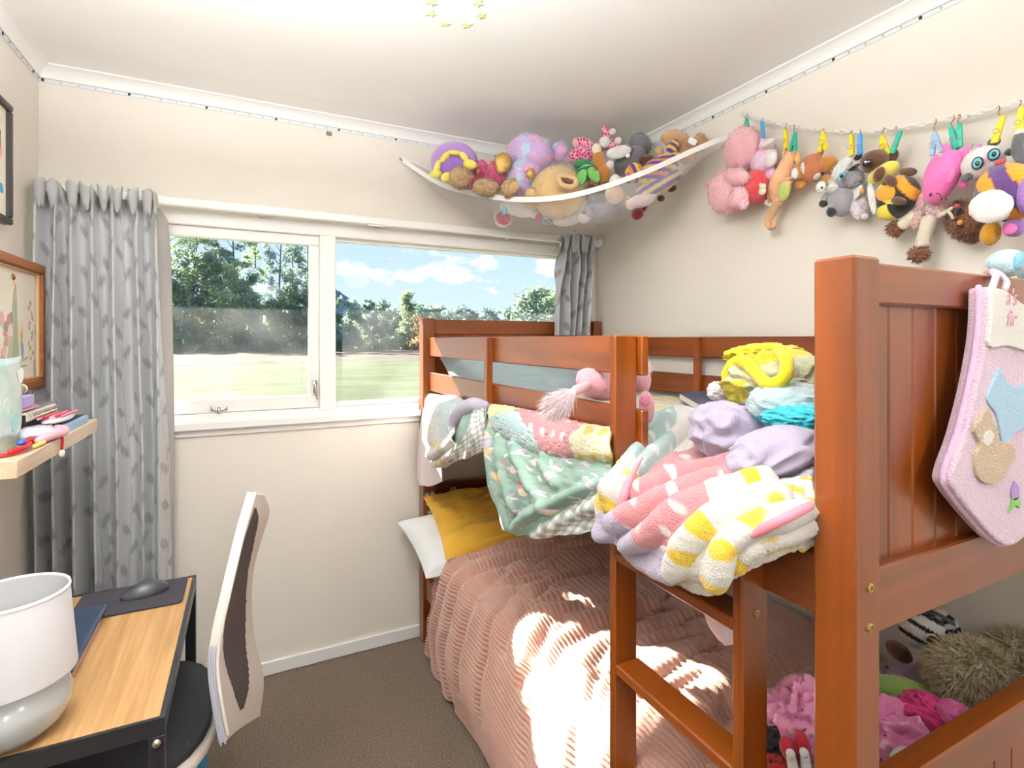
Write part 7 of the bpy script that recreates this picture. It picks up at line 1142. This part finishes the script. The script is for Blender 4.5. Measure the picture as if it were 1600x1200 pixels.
# ------------------------------------------------------------------ pyjamas and clothes on the lower bunk
mat('pyjama_print', rough=.85, attr=True, bump=.2, bscale=350)
def lash(seed, base, hi):
    def f(n, h):
        out = np.empty(n.shape); out[:] = lin(base)
        m = h < .45; out[m] = np.array(lin(base)) * .98
        r = random.Random(seed)
        out[(h > 1.02)] = lin(hi)
        for k in range(26):
            a, b = r.random() * 6.28, math.acos(2 * r.random() - 1); c = np.array([math.sin(b) * math.cos(a), math.cos(b), math.sin(b) * math.sin(a)]); d = n - c
            t = np.array([math.cos(k), math.sin(k), math.sin(2 * k)]); t /= np.linalg.norm(t); p = (d * t).sum(-1); q = np.linalg.norm(d - p[..., None] * t, axis=-1)
            out[(np.abs(p) < .09) & (q < .022)] = lin('#33262e')
        return out
    return f
crumple('pyjama_shirt', 'pink printed pyjama top crumpled beside the near post', 'clothing', (1.209, 0.627, 0.554), (.105, .060, .06), 'V', 'pyjama_print', .45, 1.7, 5, lash(3, '#ef8fc0', '#f3d9dd'), deg=-20)
crumple('pyjama_trousers', 'pink printed pyjama trousers seen through the ladder', 'clothing', (1.034, 0.714, 0.597), (.066, .066, .05), 'V', 'pyjama_print', .45, 1.7, 9, lash(7, '#f2a4cb', '#f6dfe6'), deg=10)
mat('magenta_cloth', '#e03f86', .85, bump=.2, bscale=300, sheen=.2)
crumple('magenta_shirt', 'bright magenta shirt crumpled against the footboard top', 'clothing', (1.269, 0.598, 0.597), (.06, .038, .045), 'V', 'magenta_cloth', .3, 2.2, 14, deg=-25)
crumple('pink_shirt', 'hot pink cloth tucked between the magenta shirt and the dog', 'clothing', (1.265, 0.555, 0.628), (.030, .024, .03), 'V', 'smooth_pink', .25, 2.2, 17)
mat('lavender_sheet', '#d9c2dd', .85, bump=.1, bscale=200)
crumple('lavender_sheet', 'pale lavender sheet bunched behind the zebra', 'sheet', (1.547, 0.75, 0.507), (.075, .03, .05), 'V', 'lavender_sheet', .2, 2.0, 21)
crumple('dark_leggings', 'black leggings lying behind the ladder foot', 'clothing', (0.982, 0.74, 0.537), (.030, .035, .04), 'V', 'dark', .25, 2.2, 23)

# ------------------------------------------------------------------ christmas stocking on the footboard
mat('stocking_pink', '#dcc0d2', .95, bump=.6, bscale=280, sheen=.5); mat('stocking_cuff', '#d9d6ce', .95, bump=.4, bscale=300, sheen=.4); mat('stocking_blue', '#a9c8dc', .9, bump=.4, bscale=300); mat('stocking_bear', '#c9b59d', .95, bump=.6, bscale=260); mat('thread_pink', '#d79db4', .7); mat('stocking_purple', '#a48cc4', .9); mat('stocking_green', '#86b96a', .9); mat('stocking_piping', '#dcb8d6', .9, bump=.4, bscale=300)
st = thing('christmas_stocking', (1.082, 0.4, 1.056), 'pale pink baby christmas stocking hanging over the footboard', 'stocking')
YS = .398
xz = lambda pts: [(p[0], p[2]) for p in pts]
def applique(name, pts, m, y0, y1, parent, bev=.003):
    poly = cr1(np.array(pts + [pts[0]]), 4)[:-1]
    o = MB().prism([tuple(q) for q in poly], lambda a, b, t: (a, t, b), y0, y1).build(name, m, parent, smooth=False)
    bm = bmesh.new(); bm.from_mesh(o.data); bmesh.ops.recalc_face_normals(bm, faces=bm.faces); bm.to_mesh(o.data); bm.free()
    if bev: b_ = o.modifiers.new('round', 'BEVEL'); b_.width = bev; b_.segments = 3; b_.limit_method = 'ANGLE'
    return o
body = xz([(1.004, 0.398, 1.46), (0.998, 0.398, 1.39), (0.973, 0.398, 1.314), (0.936, 0.398, 1.24), (0.9, 0.398, 1.187), (0.909, 0.398, 1.162), (0.977, 0.398, 1.108), (1.04, 0.398, 1.066), (1.085, 0.398, 1.053), (1.134, 0.398, 1.063), (1.213, 0.398, 1.094), (1.284, 0.398, 1.151), (1.305, 0.398, 1.245), (1.305, 0.398, 1.347), (1.294, 0.398, 1.439), (1.213, 0.398, 1.435), (1.12, 0.398, 1.438), (1.056, 0.398, 1.458)])
bo_ = applique('boot', body, 'stocking_pink', YS, YS + .026, st, .010)
MB().tube([(a, YS + .012, b) for a, b in cr1(np.array(body[:12]), 4)], .0045, 8).build('piping', 'stocking_piping', st)
cuff = xz([(1.007, 0.394, 1.458), (1.003, 0.394, 1.409), (0.997, 0.394, 1.37), (1.056, 0.394, 1.37), (1.131, 0.394, 1.36), (1.281, 0.394, 1.347), (1.271, 0.394, 1.434), (1.177, 0.394, 1.431), (1.109, 0.394, 1.436), (1.049, 0.394, 1.455)])
cf = applique('cuff', cuff, 'stocking_cuff', YS - .005, YS + .002, st, .002)
applique('wing', xz([(1.031, 0.394, 1.339), (1.049, 0.394, 1.321), (1.087, 0.394, 1.305), (1.149, 0.394, 1.31), (1.177, 0.394, 1.264), (1.136, 0.394, 1.237), (1.087, 0.394, 1.233), (1.054, 0.394, 1.218), (1.041, 0.394, 1.223), (1.025, 0.394, 1.263), (0.995, 0.394, 1.289), (1.009, 0.394, 1.313)]), 'stocking_blue', YS - .003, YS + .002, st, .002)
br = applique('bear', xz([(0.954, 0.392, 1.257), (0.971, 0.392, 1.262), (0.985, 0.392, 1.276), (1.0, 0.392, 1.271), (1.012, 0.392, 1.253), (1.026, 0.392, 1.242), (1.024, 0.392, 1.23), (1.044, 0.392, 1.221), (1.073, 0.392, 1.214), (1.078, 0.392, 1.194), (1.056, 0.392, 1.18), (1.044, 0.392, 1.166), (1.004, 0.392, 1.162), (0.973, 0.392, 1.17), (0.958, 0.392, 1.188), (0.956, 0.392, 1.21), (0.969, 0.392, 1.225), (0.953, 0.392, 1.244)]), 'stocking_bear', YS - .005, YS + .002, st, .003)
applique('face', xz([(0.973, 0.391, 1.227), (0.98, 0.391, 1.24), (0.996, 0.391, 1.244), (1.007, 0.391, 1.236), (0.998, 0.391, 1.225), (0.984, 0.391, 1.222)]), 'stocking_cuff', YS - .0065, YS - .004, br, .001)
applique('flower', xz([(1.083, 0.394, 1.157), (1.096, 0.394, 1.145), (1.094, 0.394, 1.129), (1.077, 0.394, 1.127), (1.072, 0.394, 1.142)]), 'stocking_purple', YS - .003, YS + .002, st, .001)
applique('leaf', xz([(1.075, 0.394, 1.13), (1.096, 0.394, 1.129), (1.1, 0.394, 1.112), (1.083, 0.394, 1.118), (1.062, 0.394, 1.109), (1.07, 0.394, 1.12)]), 'stocking_green', YS - .003, YS + .002, st, .001)
MB().tube([(1.019, 0.4, 1.457), (1.071, 0.415, 1.481), (1.123, 0.44, 1.495), (1.106, 0.425, 1.488), (1.092, 0.41, 1.473), (1.061, 0.4, 1.459)], .005, 10, 6).build('loop', 'stocking_pink', st)
def script_text(txt, c, size, m, parent):
    cu = bpy.data.curves.new('lettering', 'FONT'); cu.body = txt; cu.size = size; cu.extrude = .0006; cu.shear = .25; cu.align_x = 'CENTER'
    tmp = bpy.data.objects.new('tmp', cu); COL.objects.link(tmp); bpy.context.view_layer.update()
    me = bpy.data.meshes.new_from_object(tmp.evaluated_get(bpy.context.evaluated_depsgraph_get())); bpy.data.objects.remove(tmp)
    me.transform(Matrix.Translation(c) @ Matrix.Rotation(math.radians(90), 4, 'X')); me.materials.clear(); me.materials.append(M(m))
    return link('lettering', me, None, parent)
script_text("a's", (1.063, YS - .0055, 1.434), .036, 'thread_pink', cf)
script_text('fir', (1.062, YS - .0055, 1.401), .036, 'thread_pink', cf)

# ------------------------------------------------------------------ glow stars on the ceiling
mat('glow_star', '#e6efaa', .6)
for k, ((x, y, _), lb) in enumerate(zip([(0.469, 1.458, 2.345), (0.482, 1.508, 2.345), (0.536, 1.538, 2.345), (0.597, 1.515, 2.345), (0.619, 1.451, 2.345), (0.588, 1.402, 2.345)], ('top left of the ring', 'second down on the left', 'lower left of the ring', 'lower right of the ring', 'second down on the right', 'top right of the ring'))):
    poly = [((.019 if i % 2 == 0 else .0085) * math.cos(math.pi * i / 5 + k), (.019 if i % 2 == 0 else .0085) * math.sin(math.pi * i / 5 + k)) for i in range(10)]
    tag(MB().prism([(x + a, y + b) for a, b in poly], lambda a, b, t: (a, b, t), C - .003, C).build('ceiling_star', 'glow_star', smooth=False), 'pale yellow plastic star on the ceiling, ' + lb, 'star', 'glow stars on the ceiling')
